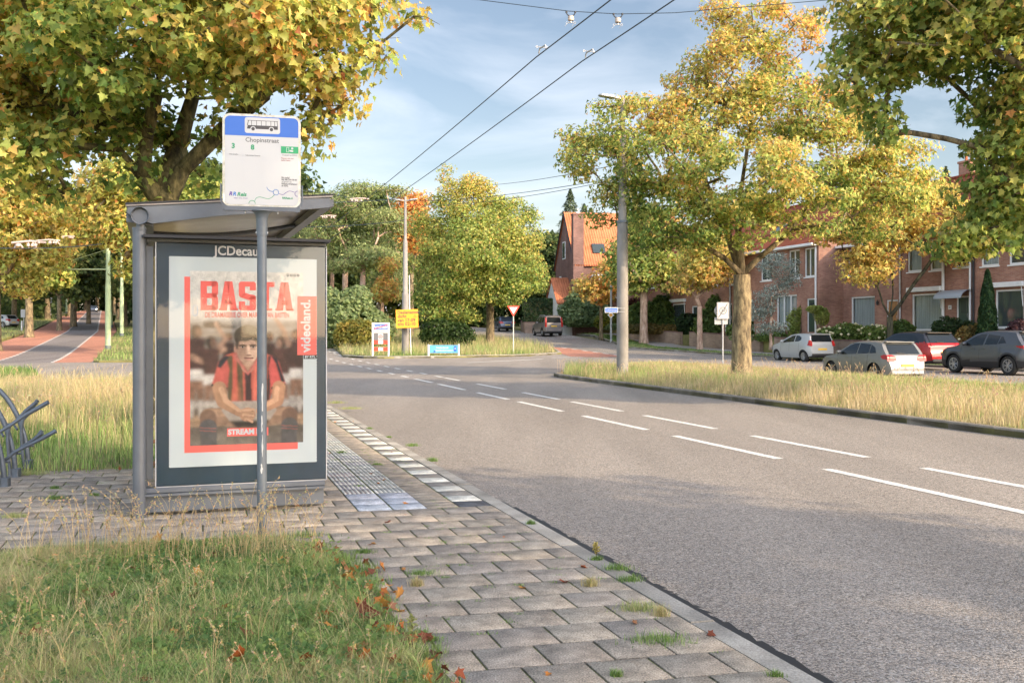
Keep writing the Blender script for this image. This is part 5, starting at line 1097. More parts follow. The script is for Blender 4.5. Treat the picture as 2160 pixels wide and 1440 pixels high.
def car(name, label, P, loc, yaw, pm, z=None, roofm=None, lowm=None, rim='rim', lit=False, lampm=None, clad=0.0, group='cars parked along the service street', bright=None):
    L, W, H, r = P['L'], P['W'], P['H'], P['r']; belt = P['belt']; pt_, pz_ = zip(*P['prof'])
    root = empty(name, (loc[0], loc[1], loc[2]), yaw, label, 'car', group); hL = L / 2
    zt = lambda t: float(np.interp(t, pt_, pz_))
    def zb(t):
        z = P['clear'] + .10 * max(0, (t - L + .5)) * 2 + .12 * max(0, .45 - t) / .45
        for c in (P['rw'], P['fw']):
            d = abs(t - c); Ra = r + .055
            if d < Ra: z = max(z, r + math.sqrt(Ra * Ra - d * d) * .98)
        return z
    def hw(t, z):
        e = 1 - .06 * (abs(t - hL) / hL) ** 4
        for d in (t, L - t):
            if d < .42: e *= 1 - .17 * (1 - d / .42) ** 2
        if z > belt: k = (z - belt) / (H - belt); q = 1 - .045 - .20 * k ** 1.15
        else: k = (z - .55) / .45; q = 1 - .05 * k * k if z > .55 else 1 - .10 * ((.55 - z) / .4) ** 2
        for c in (P['rw'], P['fw']):      # wheel-arch swell
            d = abs(t - c)
            if d < r + .18 and z < .85: q += .018 * (1 - d / (r + .18)) ** .5
        return W / 2 * e * q
    ts = sorted(set([round(v, 4) for v in list(np.linspace(0, L, 84)) + [.008, .03, .05, .07, .11, .17, L - .01, L - .03, L - .07, L - .12] + [c + s * (r + .055) * math.cos(R(a)) for c in (P['rw'], P['fw']) for s in (-1, 1) for a in (0, 4, 12, 22, 35, 50, 70)] + list(pt_) if 0 <= v <= L]))
    ns, ntp = 12, 9; mb = MB(); V = []; cols = []
    for t in ts:
        a, b = zb(t), zt(t); c = .045 if b > belt + .2 else .03; col = []
        b = max(b, a + .05)
        for k in range(ns): zz = a + (b - c - a) * (k / (ns - 1)); col.append((hw(t, zz), t - hL, zz))
        w = hw(t, b - c)
        for m in range(1, ntp + 1): y = w * math.cos(math.pi / 2 * m / ntp); col.append((y, t - hL, b - c * (y / w) ** 4))
        cols.append(col)
    nk = ns + ntp; vs = []; fs = []
    for col in cols: vs += col + [(-p[0], p[1], p[2]) for p in col[::-1][1:]]
    m_ = 2 * nk - 1
    for i in range(len(ts) - 1):
        for k in range(m_ - 1): fs.append((i * m_ + k, i * m_ + k + 1, (i + 1) * m_ + k + 1, (i + 1) * m_ + k))
    b = 0; fs.append(tuple(range(m_))); e = (len(ts) - 1) * m_; fs.append(tuple(range(e + m_ - 1, e - 1, -1)))
    mb.add(vs, fs); body = mb.build('body', [pm, roofm or pm, lowm or pm], root)
    bm = bmesh.new(); bm.from_mesh(body.data)
    for f in bm.faces:
        c = f.calc_center_median(); f.smooth = len(f.verts) == 4
        if roofm and c.z > belt + .06: f.material_index = 1
        elif lowm and (c.z < P['clear'] + .16 + clad or any(abs(math.hypot(c.y + hL - w_, c.z - r) - (r + .055)) < .05 + clad * .2 and c.z > r * .6 for w_ in (P['rw'], P['fw']))): f.material_index = 2
    for ed in bm.edges:
        if len(ed.link_faces) == 2 and ed.calc_face_angle(0) > R(42): ed.smooth = False
    bmesh.ops.recalc_face_normals(bm, faces=bm.faces[:]); bm.to_mesh(body.data); bm.free()
    und = MB(); und.box(-W / 2 + .14, W / 2 - .14, -hL + .2, hL - .2, P['clear'] + .01, .62); und.build('underbody', M['plastic'], root)
    def side(poly, off, m, nm, sides=(-1, 1)):
        for s in sides:
            q = MB(); bmq = bmesh.new(); vv = [bmq.verts.new((t, z, 0)) for t, z in poly]; f = bmq.faces.new(vv); bmesh.ops.triangulate(bmq, faces=[f]); bmesh.ops.subdivide_edges(bmq, edges=bmq.edges[:], cuts=2, use_grid_fill=True)
            bmq.verts.index_update(); q.add([(s * (hw(v.co.x, v.co.y) + off), v.co.x - hL, v.co.y) for v in bmq.verts], [[v.index for v in f.verts] for f in bmq.faces]); bmq.free(); o = q.build(nm, m, root); fix(o, (s, 0, 0))
    def fix(o, n):
        b_ = bmesh.new(); b_.from_mesh(o.data); nn = Vector(n)
        for f in b_.faces:
            if f.normal.dot(nn) < 0: f.normal_flip()
            f.smooth = True
        b_.to_mesh(o.data); b_.free()
    def tinv(z, front=False):
        seq = list(P['prof'])[::-1] if front else list(P['prof'])
        for (t0, z0), (t1, z1) in zip(seq[:-1], seq[1:]):
            if z0 <= z <= z1: return t0 + (t1 - t0) * (z - z0) / max(1e-6, z1 - z0)
        return seq[0][0] if z < seq[0][1] else seq[-1][0]
    def end(poly, off, m, nm, front=False, nz=6, bow=0.0):
        zs = [p[1] for p in poly]; q = MB(); bmq = bmesh.new(); vv = [bmq.verts.new((x, z, 0)) for x, z in poly]; f = bmq.faces.new(vv)
        z = min(zs)
        for k in range(1, nz): zz = min(zs) + (max(zs) - min(zs)) * k / nz; bmesh.ops.bisect_plane(bmq, geom=bmq.verts[:] + bmq.edges[:] + bmq.faces[:], plane_co=(0, zz, 0), plane_no=(0, 1, 0))
        bmq.verts.index_update(); s = 1 if front else -1
        q.add([(v.co.x, tinv(v.co.y, front) - hL + s * off, v.co.y) for v in bmq.verts], [[v.index for v in f.verts] for f in bmq.faces]); bmq.free(); o = q.build(nm, m, root); fix(o, (0, s, .1)); return o
    for k, w in enumerate(P['wins']): side(w, .006, M['carglass'], 'side_window')
    g0, g1 = P['gz']; gw = P['gw']; end([(-gw - .03, g0), (gw + .03, g0), (gw - .03, g1), (-gw + .03, g1)], .008, M['carglass'], 'rear_window')
    mbw = MB(); ty = tinv(g0 + .02) - hL - .03; mbw.tube([(0, ty, g0 + .01), (-.32, ty + .03, g0 + .05)], .012, 5); mbw.build('wiper', M['plastic'], root)
    # roof-edge spoiler
    ts_ = tinv(g1 + .01); sp_ = MB(); sp_.box(-gw + .02, gw - .02, ts_ - hL - .07, ts_ - hL + .10, zt(ts_ + .05) - .012, zt(ts_ + .05) + .022, .008); sp_.build('spoiler', roofm or pm, root)
    # windscreen
    tw = [p for p in P['prof'] if p[0] > L * .5 and p[1] < H * .97][0]; wz1 = min(tw[1], H - .08); wz0 = P['wz0'] if 'wz0' in P else belt + .06
    end([(-W * .40, wz0), (W * .40, wz0), (W * .345, wz1), (-W * .345, wz1)], .008, M['carglass'], 'windscreen', True)
    lm = lampm or M['taillamp']
    for s in (-1, 1): end([(s * x, z) for x, z in P['lamp']], .012, lm, 'tail_lamp')
    side(P['slamp'], .010, lm, 'tail_lamp')
    for s in (-1, 1): end([(s * .48, .60), (s * .74, .62), (s * .76, .74), (s * .52, .72)], .02, M['lamplit'] if lit else M['headlampglass'], 'head_lamp', True)
    end([(-.42, .42), (.42, .42), (.42, .55), (-.42, .55)], .012, M['plastic'], 'grille', True)
    hp, z0, z1 = P['plate']; tp = tinv((z0 + z1) / 2) - hL
    tp = min(tinv(z0), tinv(z1)) - hL - .012; q = MB(); q.box(-hp, hp, tp - .008, tp, z0, z1); q.build('number_plate', M['plate'], root)
    q = MB(); q.box(-W * .38, W * .38, -hL - .022, -hL + .03, P['clear'] + .10, P['clear'] + .22, .015); q.build('rear_bumper_trim', M['plastic'] if (lowm or bright is None) else M['rim'], root)
    # door seams, sills and handles
    for tt in P.get('seams', (P['rw'] + .36, (P['rw'] + P['fw']) / 2 + .02, P['fw'] - .40)):
        side([(tt, P['clear'] + .12), (tt + .012, P['clear'] + .12), (tt + .012, belt), (tt, belt)], .003, M['plastic'], 'door_seam')
    for tt in ((P['rw'] + P['fw']) / 2 - .16, P['fw'] - .56 - .62 * .0 - .12 * 0): 
        for s in (-1, 1): q = MB(); tt2 = tt if tt < P['fw'] - .7 else P['fw'] - .98; hh = P.get('hz', belt - .12); ww = hw(tt2, hh); q.box(s * ww - .005, s * ww + .025 * s + .005, tt2 - hL - .09, tt2 - hL + .09, hh - .014, hh + .014, .004); q.build('door_handle', pm, root)
    for s in (-1, 1):
        tm = P['wins'][-1][-2][0] - .12; q = MB(); x = s * (hw(tm, belt) + .10); q.lathe([(0, -.09), (.055, -.085), (.07, -.04), (.065, .05), (0, .08)], (0, 0, 0), 10); o = q.build('mirror', (roofm or pm), root, True); o.rotation_euler = (0, R(90), 0); o.location = (x, tm - hL, belt + .06); o.scale = (1, 1, 1.1)
        q = MB(); q.tube([(s * (hw(tm, belt) - .02), tm - hL, belt + .02), (x, tm - hL, belt + .03)], .018, 6); q.build('mirror_arm', M['plastic'], root)
    # wheels
    for c in (P['rw'], P['fw']):
        for s in (-1, 1):
            w = MB(); k = r; w.lathe([(k * .62, -.095), (k * .66, -.10), (k * .93, -.10), (k, -.075), (k, .075), (k * .93, .10), (k * .66, .10), (k * .62, .095)], (0, 0, 0), 30, 'x'); wo = w.build('wheel', M['tyre'], root, True); wo.location = (s * (W / 2 - .125), c - hL, r)
            q = MB(); q.lathe([(k * .64, s * .085), (k * .66, s * .100), (k * .60, s * .100), (k * .58, s * .06)], (0, 0, 0), 30, 'x'); q.lathe([(0, s * .095), (k * .13, s * .095), (k * .15, s * .06)], (0, 0, 0), 14, 'x')
            for n_ in range(P.get('spokes', 5)):
                for dd in (-.13, .13):
                    a = 2 * math.pi * n_ / P.get('spokes', 5) + dd; a1 = 2 * math.pi * n_ / P.get('spokes', 5) + dd * 1.5; q.tube([(s * .082, k * .1 * math.cos(a), k * .1 * math.sin(a)), (s * .090, k * .61 * math.cos(a1), k * .61 * math.sin(a1))], k * .055, 5)
            q.build('rim', M[rim], wo, True); q = MB(); q.lathe([(0, s * .02), (k * .62, s * .02)], (0, 0, 0), 24, 'x'); q.build('brake_disc', M['plastic'], wo)
    if P.get('rails'):
        for s in (-1, 1): q = MB(); q.tube([(s * (hw(1.0, H - .05) - .05), -hL + .7, H - .03), (s * (hw(1.2, H - .05) - .05), -hL + .85, H + .03), (s * (hw(2, H - .05) - .05), -hL + 2.2, H + .02), (s * (hw(2, H - .05) - .05), -hL + 2.35, H - .04)], .02, 6); q.build('roof_rail', M['galv'], root, True)
    return root
def sc_prof(P, L, W, H, **k):
    a, b = L / P['L'], H / P['H']; Q = dict(P); Q.update(L=L, W=W, H=H, prof=[(x * a, y * b) for x, y in P['prof']], wins=[[(x * a, y * b) for x, y in w] for w in P['wins']], rw=P['rw'] * a, fw=P['fw'] * a, belt=P['belt'] * b, gz=(P['gz'][0] * b, P['gz'][1] * b), gw=P['gw'] * W / P['W'],
        lamp=[(x * W / P['W'], y * b) for x, y in P['lamp']], slamp=[(x * a, y * b) for x, y in P['slamp']], plate=(P['plate'][0], P['plate'][1] * b, P['plate'][2] * b)); Q.update(k); return Q
def cpos(px, y, z): return ((px - 1080) / FPX * y, y, z)
silver = paint('silver_paint', (0.20, 0.20, 0.19), .3, .38); pearl = paint('pale_paint', (0.42, 0.43, 0.42), .15, .3); redp = paint('red_paint', (0.42, 0.012, 0.012), .2, .25); greyp = paint('dark_grey_paint', (0.085, 0.09, 0.10), .5, .28); blackp = paint('black_roof_paint', (0.015, 0.016, 0.02), .2, .2); taupe = paint('taupe_paint', (0.26, 0.24, 0.23), .4, .3); navy = paint('blue_grey_paint', (0.09, 0.11, 0.15), .4, .3)
car('parked_car', 'silver hatchback seen from behind beside the grassy median, nearest the maple', POLO, cpos(1838, 37.6, -.27), YAW, silver, bright=1)
AYG = sc_prof(POLO, 3.50, 1.66, 1.46, r=.29, belt=.98, gz=(1.02, 1.36), gw=.58, prof=[(0, .48), (.02, .66), (.04, .90), (.07, 1.0), (.20, 1.37), (.26, 1.42), (.8, 1.46), (1.4, 1.45), (1.75, 1.40), (2.6, 1.02), (2.75, .96), (3.2, .86), (3.42, .68), (3.5, .5)], rw=.52, fw=2.86,
    wins=[[(.74, 1.12), (.78, 1.24), (1.0, 1.33), (1.24, 1.34), (1.26, 1.03), (.9, 1.05)], [(1.33, 1.02), (1.31, 1.35), (1.55, 1.33), (2.36, 1.02), (2.3, .97)]], lamp=[(.60, .80), (.58, 1.06), (.72, 1.10), (.78, .82)], slamp=[(.03, .82), (.05, 1.08), (.18, 1.12), (.22, .84)], plate=(.26, .60, .70), spokes=7)
car('parked_car', 'small white hatchback with tall red tail lamps, farthest of the row by the hedges', AYG, cpos(1692, 53.5, -.02), YAW + R(2), pearl)
QB = sc_prof(POLO, 4.30, 1.78, 1.52, r=.34, lamp=[(.50, .93), (.50, 1.0), (.82, .98), (.82, .90)], slamp=[(.03, .92), (.05, 1.02), (.34, 1.01), (.30, .95)], plate=(.26, .60, .71), gz=(1.06, 1.40))
car('parked_car', 'red hatchback with black roof parked behind the silver one', QB, cpos(1922, 43.2, .0), YAW, redp, roofm=blackp, lowm=M['plastic'])
SUV = sc_prof(POLO, 4.18, 1.78, 1.60, r=.345, clear=.23, belt=1.04, gz=(1.12, 1.46), gw=.58, lamp=[(.40, .98), (.40, 1.04), (.80, 1.06), (.82, .92)], slamp=[(.04, .92), (.05, 1.06), (.42, 1.05), (.34, 1.0)], spokes=6, plate=(.26, .70, .81),
    wins=[[(.86, 1.15), (1.06, 1.38), (1.12, 1.38), (1.22, 1.11)], [(1.26, 1.10), (1.18, 1.40), (1.74, 1.46), (1.84, 1.07)], [(1.92, 1.06), (1.84, 1.47), (2.12, 1.45), (2.36, 1.37), (2.86, 1.10), (2.82, 1.04)]])
car('parked_car', 'dark grey crossover with black wheel arches at the right edge', SUV, cpos(2104, 38.0, -.04), YAW + R(2), greyp, lowm=M['plastic'], clad=.10, bright=None)
VAN = sc_prof(POLO, 4.21, 1.82, 1.81, r=.31, belt=1.12, gz=(1.16, 1.64), gw=.62, prof=[(0, .45), (.02, .66), (.04, 1.0), (.06, 1.12), (.20, 1.70), (.27, 1.77), (.8, 1.81), (1.8, 1.80), (2.25, 1.74), (3.05, 1.18), (3.2, 1.10), (3.85, .95), (4.12, .72), (4.21, .5)], wz0=1.2, rails=True,
    wins=[[(.40, 1.2), (.48, 1.62), (1.0, 1.66), (1.0, 1.18)], [(1.1, 1.17), (1.1, 1.67), (1.75, 1.67), (1.8, 1.14)], [(1.9, 1.13), (1.86, 1.67), (2.2, 1.62), (2.88, 1.16)]], lamp=[(.66, .78), (.64, 1.66), (.76, 1.62), (.83, .80)], slamp=[(.03, .85), (.12, 1.6), (.22, 1.6), (.16, .86)], plate=(.26, .80, .91))
car('parked_car', 'grey-brown compact van with roof rails parked in front of the hedge', VAN, (*cpos(1154, 91.5, 0)[:2], tz(91.5) - .06), YAW - R(2), taupe, lowm=M['plastic'])
SED = sc_prof(POLO, 4.0, 1.74, 1.44, r=.31)
car('moving_car', 'dark blue-grey hatchback driving away behind the round tree', SED, (*cpos(1061, 104, 0)[:2], tz(104) - .06), R(14), navy, lowm=M['plastic'], group='cars on the road')
car('moving_car', 'far oncoming car with lit head lamps at the top of the hill road', POLO, (-88.3, 216, tz(216) - .055), R(180 + 21), navy, lit=True, group='cars on the road')
car('moving_car', 'pale car half hidden behind the tree trunks at the far left', POLO, (-57.0, 114, tz(114) - .055), R(70), pearl, group='cars on the road')
# ------------------------------------------------------------------ houses
OFF1, OFF2 = 33.4, 31.75
HY = math.atan2(-U[1], -U[0])             # local x runs back along the street towards the camera, y into the house
org = F(0, OFF1)
def fac(px, py, o=OFF1):                  # where the facade plane is met
    k = (px - 1080) / FPX; A = np.array([k, 1.0]); y = (float(K0 @ N) + o) / float(A @ N); x = k * y; s, _ = SO(x, y); return -s, CAMZ + (700 - py) / FPX * y
def house_row(name, label, o, x0, x1, wins, gr, zr, brick=M['brick'], depth=8.0, doors=(), pipes=(), end=True, zg=.6):
    t = empty(name, (*F(0, o), 0), HY, label, 'house', 'brick terraced houses'); mb = MB()
    holes = sorted([(a, b, c, d) for (a, b, c, d, *_) in list(wins) + list(doors)]); xs = sorted({x0, x1} | {h[i] for h in holes for i in (0, 1)}); zs = sorted({zg - 1.0, gr} | {h[i] for h in holes for i in (2, 3)})
    for i in range(len(xs) - 1):
        for j in range(len(zs) - 1):
            cx, cz = (xs[i] + xs[i + 1]) / 2, (zs[j] + zs[j + 1]) / 2
            if any(a < cx < b and c < cz < d for a, b, c, d in holes): continue
            mb.add([(xs[i], 0, zs[j]), (xs[i + 1], 0, zs[j]), (xs[i + 1], 0, zs[j + 1]), (xs[i], 0, zs[j + 1])], [(0, 1, 2, 3)])
    for a, b, c, d in holes:   # reveals
        mb.add([(a, 0, c), (b, 0, c), (b, .16, c), (a, .16, c), (a, 0, d), (b, 0, d), (b, .16, d), (a, .16, d)], [(0, 1, 2, 3), (7, 6, 5, 4), (3, 7, 4, 0), (1, 5, 6, 2)])
    xr = depth / 2; mb.add([(x1, 0, zg - 1), (x1, depth, zg - 1), (x1, depth, gr), (x1, xr, zr), (x1, 0, gr), (x0, 0, zg - 1), (x0, depth, zg - 1), (x0, depth, gr), (x0, xr, zr), (x0, 0, gr)], [(0, 1, 2, 3, 4), (9, 8, 7, 6, 5), (1, 6, 7, 2)])
    mb.build('wall', brick, t)
    rf = MB(); rf.poly([(0, 0)] * 0 or [(x0 - .1, 0), (x1 + .1, 0), (x1 + .1, 1), (x0 - .1, 1)], 0, .0) if False else None
    rf = MB(); e = .42; sl = (zr - gr) / xr
    rf.add([(x0 - .08, -e, gr - e * sl + .10), (x1 + .08, -e, gr - e * sl + .10), (x1 + .08, xr, zr + .10), (x0 - .08, xr, zr + .10), (x0 - .08, depth + e, gr - e * sl + .10), (x1 + .08, depth + e, gr - e * sl + .10),
            (x0 - .08, -e, gr - e * sl), (x1 + .08, -e, gr - e * sl), (x1 + .08, xr, zr), (x0 - .08, xr, zr), (x0 - .08, depth + e, gr - e * sl), (x1 + .08, depth + e, gr - e * sl)],
           [(0, 1, 2, 3), (3, 2, 5, 4), (7, 6, 9, 8), (8, 9, 10, 11), (6, 7, 1, 0), (7, 8, 2, 1), (8, 11, 5, 2), (9, 6, 0, 3), (10, 9, 3, 4)]); roof = rf.build('roof', M['rooftile'], t)
    q = MB(); q.tube([(x0 - .1, xr, zr + .10), (x1 + .1, xr, zr + .10)], .11, 8); q.build('ridge_tiles', M['rooftile'], roof)
    q = MB(); q.box(x0 - .08, x1 + .08, -e - .14, -e + .02, gr - e * sl - .07, gr - e * sl + .08, .01); q.box(x0 - .08, x1 + .08, -e + .02, -.002, gr - e * sl - .06, gr - e * sl - .02); q.build('gutter', M['white'], t)
    for w in wins:
        a, b, c, d = w[:4]; kind = w[4] if len(w) > 4 else 'plain'; nm = w[5] if len(w) > 5 else 1; f = MB(); g = .085
        f.box(a, a + g, .06, .13, c, d); f.box(b - g, b, .06, .13, c, d); f.box(a + g, b - g, .06, .13, c, c + g); f.box(a + g, b - g, .06, .13, d - g, d)
        for k in range(1, nm): x = a + (b - a) * k / nm; f.box(x - .04, x + .04, .063, .127, c + g, d - g)
        fo = f.build('window', M['white'], t); q = MB(); q.box(a + g, b - g, .095, .105, c + g, d - g); q.build('pane', M['pane'] if kind == 'curtain' else M['winglass'], fo)
        if kind == 'curtain':
            q = MB(); n = int((b - a) / .055); pts = [(a + .05 + (b - a - .1) * i / n, .20 + .022 * (i % 2)) for i in range(n + 1)]
            q.add([(x, y, z) for z in (c + .06, d - .06) for x, y in pts], [(i, i + 1, i + n + 2, i + n + 1) for i in range(n)]); q.build('curtain', M['curtain'], fo)
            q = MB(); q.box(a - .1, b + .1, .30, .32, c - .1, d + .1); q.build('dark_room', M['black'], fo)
        q = MB(); q.box(a - .05, b + .05, -.06, .06, c - .07, c - .002, .006); q.build('sill', M['white'] if d > 4 else M['kerb'], fo)
        if kind == 'awning' or (len(w) > 6 and w[6] == 'awning'):
            q = MB(); q.box(a - .22, b + .12, -.20, -.003, d + .10, d + .34, .02); q.tube([(b + .0, -.12, d + .1), (b + .05, -.08, d - .8)], .02, 6); q.build('awning_box', M['white'], t)
    for dr in doors:
        a, b, c, d, m = dr[:5]; f = MB(); g = .08; f.box(a, a + g, .05, .13, c, d); f.box(b - g, b, .05, .13, c, d); f.box(a + g, b - g, .05, .13, d - g, d); fo = f.build('door_frame', M['white'], t)
        q = MB(); q.box(a + g, b - g, .08, .12, c, d - g, .004); do = q.build('door', m, t)
        for zz in (.0, 1): q = MB(); q.box(a + g + .16, b - g - .16, .066, .0795, c + .2 + zz * (d - c) * .46, c + (d - c) * (.42 + zz * .46), .01); q.build('door_panel', M['winglass'] if zz and m is not M['wood'] else m, do)
        q = MB(); q.tube([(b - g - .08, .06, (c + d) / 2 - .12), (b - g - .08, .04, (c + d) / 2), (b - g - .08, .06, (c + d) / 2 + .1)], .012, 5); q.build('handle', M['rim'], do)
    for (x, z0, z1, m, rr) in pipes: q = MB(); q.tube([(x, -.08, z0), (x, -.08, z1), (x, -e - .05, gr - e * sl)], rr, 8); q.build('drainpipe', m, t, True)
    return t
def FW(x0, y0, x1, y1, o, *k, ztop=None):
    a, z1 = fac(x0, y0, o); b, z1b = fac(x1, y0, o); _, z0 = fac((x0 + x1) / 2, y1, o); _, zt_ = fac((x0 + x1) / 2, y0, o); return (a, b, z0, ztop or zt_, *k)
GR1, ZR1 = 6.75, 9.9
xa = fac(1777, 600)[0]; xb = fac(2330, 600)[0]
wins = [FW(2069, 0, 2107, 561, OFF1, 'curtain', 1, ztop=6.25), FW(2128, 0, 2170, 557, OFF1, 'plain', 1, ztop=6.25), FW(1914, 0, 1944, 573, OFF1, 'curtain', 1, ztop=6.25), FW(1961, 0, 1990, 570, OFF1, 'curtain', 1, ztop=6.25), FW(2012, 0, 2045, 564, OFF1, 'plain', 1, ztop=6.25),
        FW(1787, 0, 1810, 584, OFF1, 'plain', 1, ztop=6.25), FW(1828, 0, 1853, 581, OFF1, 'plain', 1, ztop=6.25), FW(1795, 625, 1845, 698, OFF1, 'curtain', 1), FW(1923, 619, 1986, 697, OFF1, 'curtain', 1, 'awning'), FW(2099, 610, 2159, 692, OFF1, 'plain', 1, 'awning'), FW(2215, 600, 2290, 690, OFF1, 'plain', 1), FW(2210, 0, 2260, 550, OFF1, 'plain', 1, ztop=6.25)]
doors = [FW(1870, 632, 1894, 706, OFF1, M['wood']), FW(2017, 624, 2044, 706, OFF1, M['doorgreen'])]
pipes = [(fac(x, 600)[0], .8, GR1 - .3, m, r) for x, m, r in ((1901, M['galv'], .045), (1992, M['white'], .07), (2049, M['white'], .05), (2056, M['blackseal'], .05))]
t1 = house_row('terraced_house', 'long red-brick terrace with red tiled roof and white windows behind the parked cars', OFF1, xa, xb, wins, GR1, ZR1, doors=doors, pipes=pipes)
a, z = fac(1992, 632); b, z2 = fac(2046, 618)     # door canopy
q = MB(); n = 8; P = [(-.75 * math.cos(R(90 * i / n)) , .42 * math.sin(R(90 * i / n))) for i in range(n + 1)]
vs = [(x, y_, z + h_ + .02) for x in (a + .1, b + .25) for (y_, h_) in P]; q.add(vs + [(v[0], v[1], v[2] + .02) for v in vs], [(i, i + 1, i + n + 2, i + n + 1) for i in range(n)] + [(i + 2 * n + 2, i + 3 * n + 3, i + 3 * n + 4, i + 2 * n + 3) for i in range(n)]); q.build('door_canopy', M['canopy'], t1, True)
x, z = fac(2004, 648); q = MB(); q.box(x - .11, x + .11, -.02, -.002, z - .10, z + .10); q.build('number_plate', M['white'], t1); text('house_number', '20', .14, M['darkprint'], t1, (x, -.024, z), bold=.002)
x, z = fac(1856, 638); q = MB(); q.lathe([(0, .12), (.03, .10), (.08, .04), (.06, -.12), (0, -.15)], (x, -.16, z), 8); q.tube([(x, 0, z + .12), (x, -.16, z + .14), (x, -.16, z + .08)], .015, 5); q.build('wall_lantern', M['blackseal'], t1)
for px, py in ((1700, 470), (1960, 470)):
    pass
q = MB(); xs_ = fac(1700, 460)[0]
def rooflight(t, x, zc_, GR, ZR, w=.8, h=1.1, m=M['winglass'], xr=4.0):
    sl = (ZR - GR) / xr; y = (zc_ - GR) / sl; d = Vector((0, 1, sl)).normalized(); n_ = Vector((0, -sl, 1)).normalized(); c = Vector((x, y, zc_ + .12)); q = MB()
    q.add([tuple(c + Vector((sx * w / 2, 0, 0)) + d * sy * h / 2 + n_ * nz_) for nz_ in (0, .07) for sx, sy in ((-1, -1), (1, -1), (1, 1), (-1, 1))], [(4, 5, 6, 7), (0, 1, 5, 4), (1, 2, 6, 5), (2, 3, 7, 6), (3, 0, 4, 7)]); q.build('roof_window', m, t)
rooflight(t1, xa + 1.4, 7.9, GR1, ZR1); rooflight(t1, fac(2000, 500)[0], 7.9, GR1, ZR1); 
def chim(t, x, y, z0, z1, w=.9, d=.6, m=M['brick']):
    q = MB(); q.box(x - w / 2, x + w / 2, y - d / 2, y + d / 2, z0, z1); q.box(x - w / 2 - .05, x + w / 2 + .05, y - d / 2 - .05, y + d / 2 + .05, z1 + .002, z1 + .12); o = q.build('chimney', m, t)
    for s in (-.2, .2): q = MB(); q.cyl(x + s, y, z1 + .12, z1 + .45, .09, .07, 10); q.build('chimney_pot', M['roofover'], o)
chim(t1, fac(2050, 400)[0] + .6, 4.6, 8.8, 10.5); chim(t1, xa + 5, 4.6, 8.8, 10.8)
xc = fac(1727, 600, OFF2)[0]; xd = fac(1410, 600, OFF2)[0]
wins = [FW(1664, 0, 1687, 587, OFF2, 'plain', 2, ztop=6.45), FW(1697, 0, 1718, 584, OFF2, 'plain', 2, ztop=6.45), FW(1605, 0, 1628, 592, OFF2, 'plain', 2, ztop=6.45), FW(1638, 622, 1681, 688, OFF2, 'curtain', 3), FW(1418, 640, 1446, 689, OFF2, 'awning', 1), FW(1459, 645, 1473, 672, OFF2, 'plain', 1), FW(1436, 0, 1448, 606, OFF2, 'plain', 1, ztop=6.3), FW(1500, 0, 1514, 603, OFF2, 'plain', 1, ztop=6.3), FW(1555, 635, 1590, 690, OFF2, 'curtain', 2), FW(1540, 0, 1558, 600, OFF2, 'plain', 2, ztop=6.4)]
doors = [FW(1702, 629, 1723, 700, OFF2, M['doorgreen']), FW(1528, 640, 1544, 700, OFF2, M['doorgreen'])]
t2 = house_row('terraced_house', 'brick terrace set slightly forward, left of the long red-brick terrace', OFF2, xd, xc, wins, 6.85, 10.0, doors=doors, pipes=[(fac(1725, 600, OFF2)[0] - .1, .8, 6.5, M['white'], .055), (fac(1542, 600, OFF2)[0], .8, 6.5, M['galv'], .055)], depth=9.6)
rooflight(t2, fac(1590, 500, OFF2)[0], 8.1, 6.85, 10.0, xr=4.8); chim(t2, fac(1500, 460, OFF2)[0], 5.4, 9, 11.2)
t3 = house_row('terraced_house', 'far brick terrace mostly hidden behind the street trees', OFF2 + 1.2, fac(1310, 600, OFF2 + 1.2)[0], xd - .4, [FW(1330, 640, 1352, 690, OFF2 + 1.2, 'curtain', 2), FW(1375, 642, 1392, 690, OFF2 + 1.2, 'plain', 1), FW(1368, 0, 1384, 608, OFF2 + 1.2, 'plain', 1, ztop=6.6)], 7.0, 10.2, doors=[FW(1357, 650, 1368, 700, OFF2 + 1.2, M['doorgreen'])])
# gable house with the orange roof
TH = R(10); gx, gy = 4.43, 104.0; gz = 1.5
t = empty('gable_house', (gx, gy, 0), TH, 'tall brick gable house with bright orange tiled roof and side chimney', 'house')   # local x along the ridge, y to the back, front at y=-8.5
Lr, Dp, ze, zp = 11.0, 8.5, 7.95, 13.0
mb = MB(); mb.add([(0, 0, 0), (0, -Dp, 0), (0, -Dp, ze), (0, -Dp / 2, zp), (0, 0, ze), (Lr, 0, 0), (Lr, -Dp, 0), (Lr, -Dp, ze), (Lr, -Dp / 2, zp), (Lr, 0, ze)], [(4, 3, 2, 1, 0), (5, 6, 7, 8, 9), (1, 2, 7, 6), (0, 5, 9, 4)]); mb.build('wall', M['brickdark'], t)
sl = (zp - ze) / (Dp / 2); mb = MB(); e = .3
for s in (0, 1):
    y0 = -Dp - e if s == 0 else e; z0 = ze - e * sl; vs = [(-.12, y0, z0 + .05), (Lr + .1, y0, z0 + .05), (Lr + .1, -Dp / 2, zp + .05), (-.12, -Dp / 2, zp + .05)]; vs += [(v[0], v[1], v[2] + .12) for v in vs]; mb.add(vs, [(4, 5, 6, 7), (3, 2, 1, 0), (0, 1, 5, 4), (1, 2, 6, 5), (2, 3, 7, 6), (3, 0, 4, 7)])
rf = mb.build('roof', M['roofover'], t); bmf = bmesh.new(); bmf.from_mesh(rf.data); bmesh.ops.recalc_face_normals(bmf, faces=bmf.faces[:]); bmf.to_mesh(rf.data); bmf.free()
mb = MB(); mb.box(-.16, -.122, -Dp - e, -Dp / 2, 0, .01); mb = MB()
for s in (-1, 1): mb.tube([(-.16, -Dp / 2, zp + .10), (-.16, -Dp / 2 + s * (Dp / 2 + e), ze - e * sl + .1)], .07, 4)
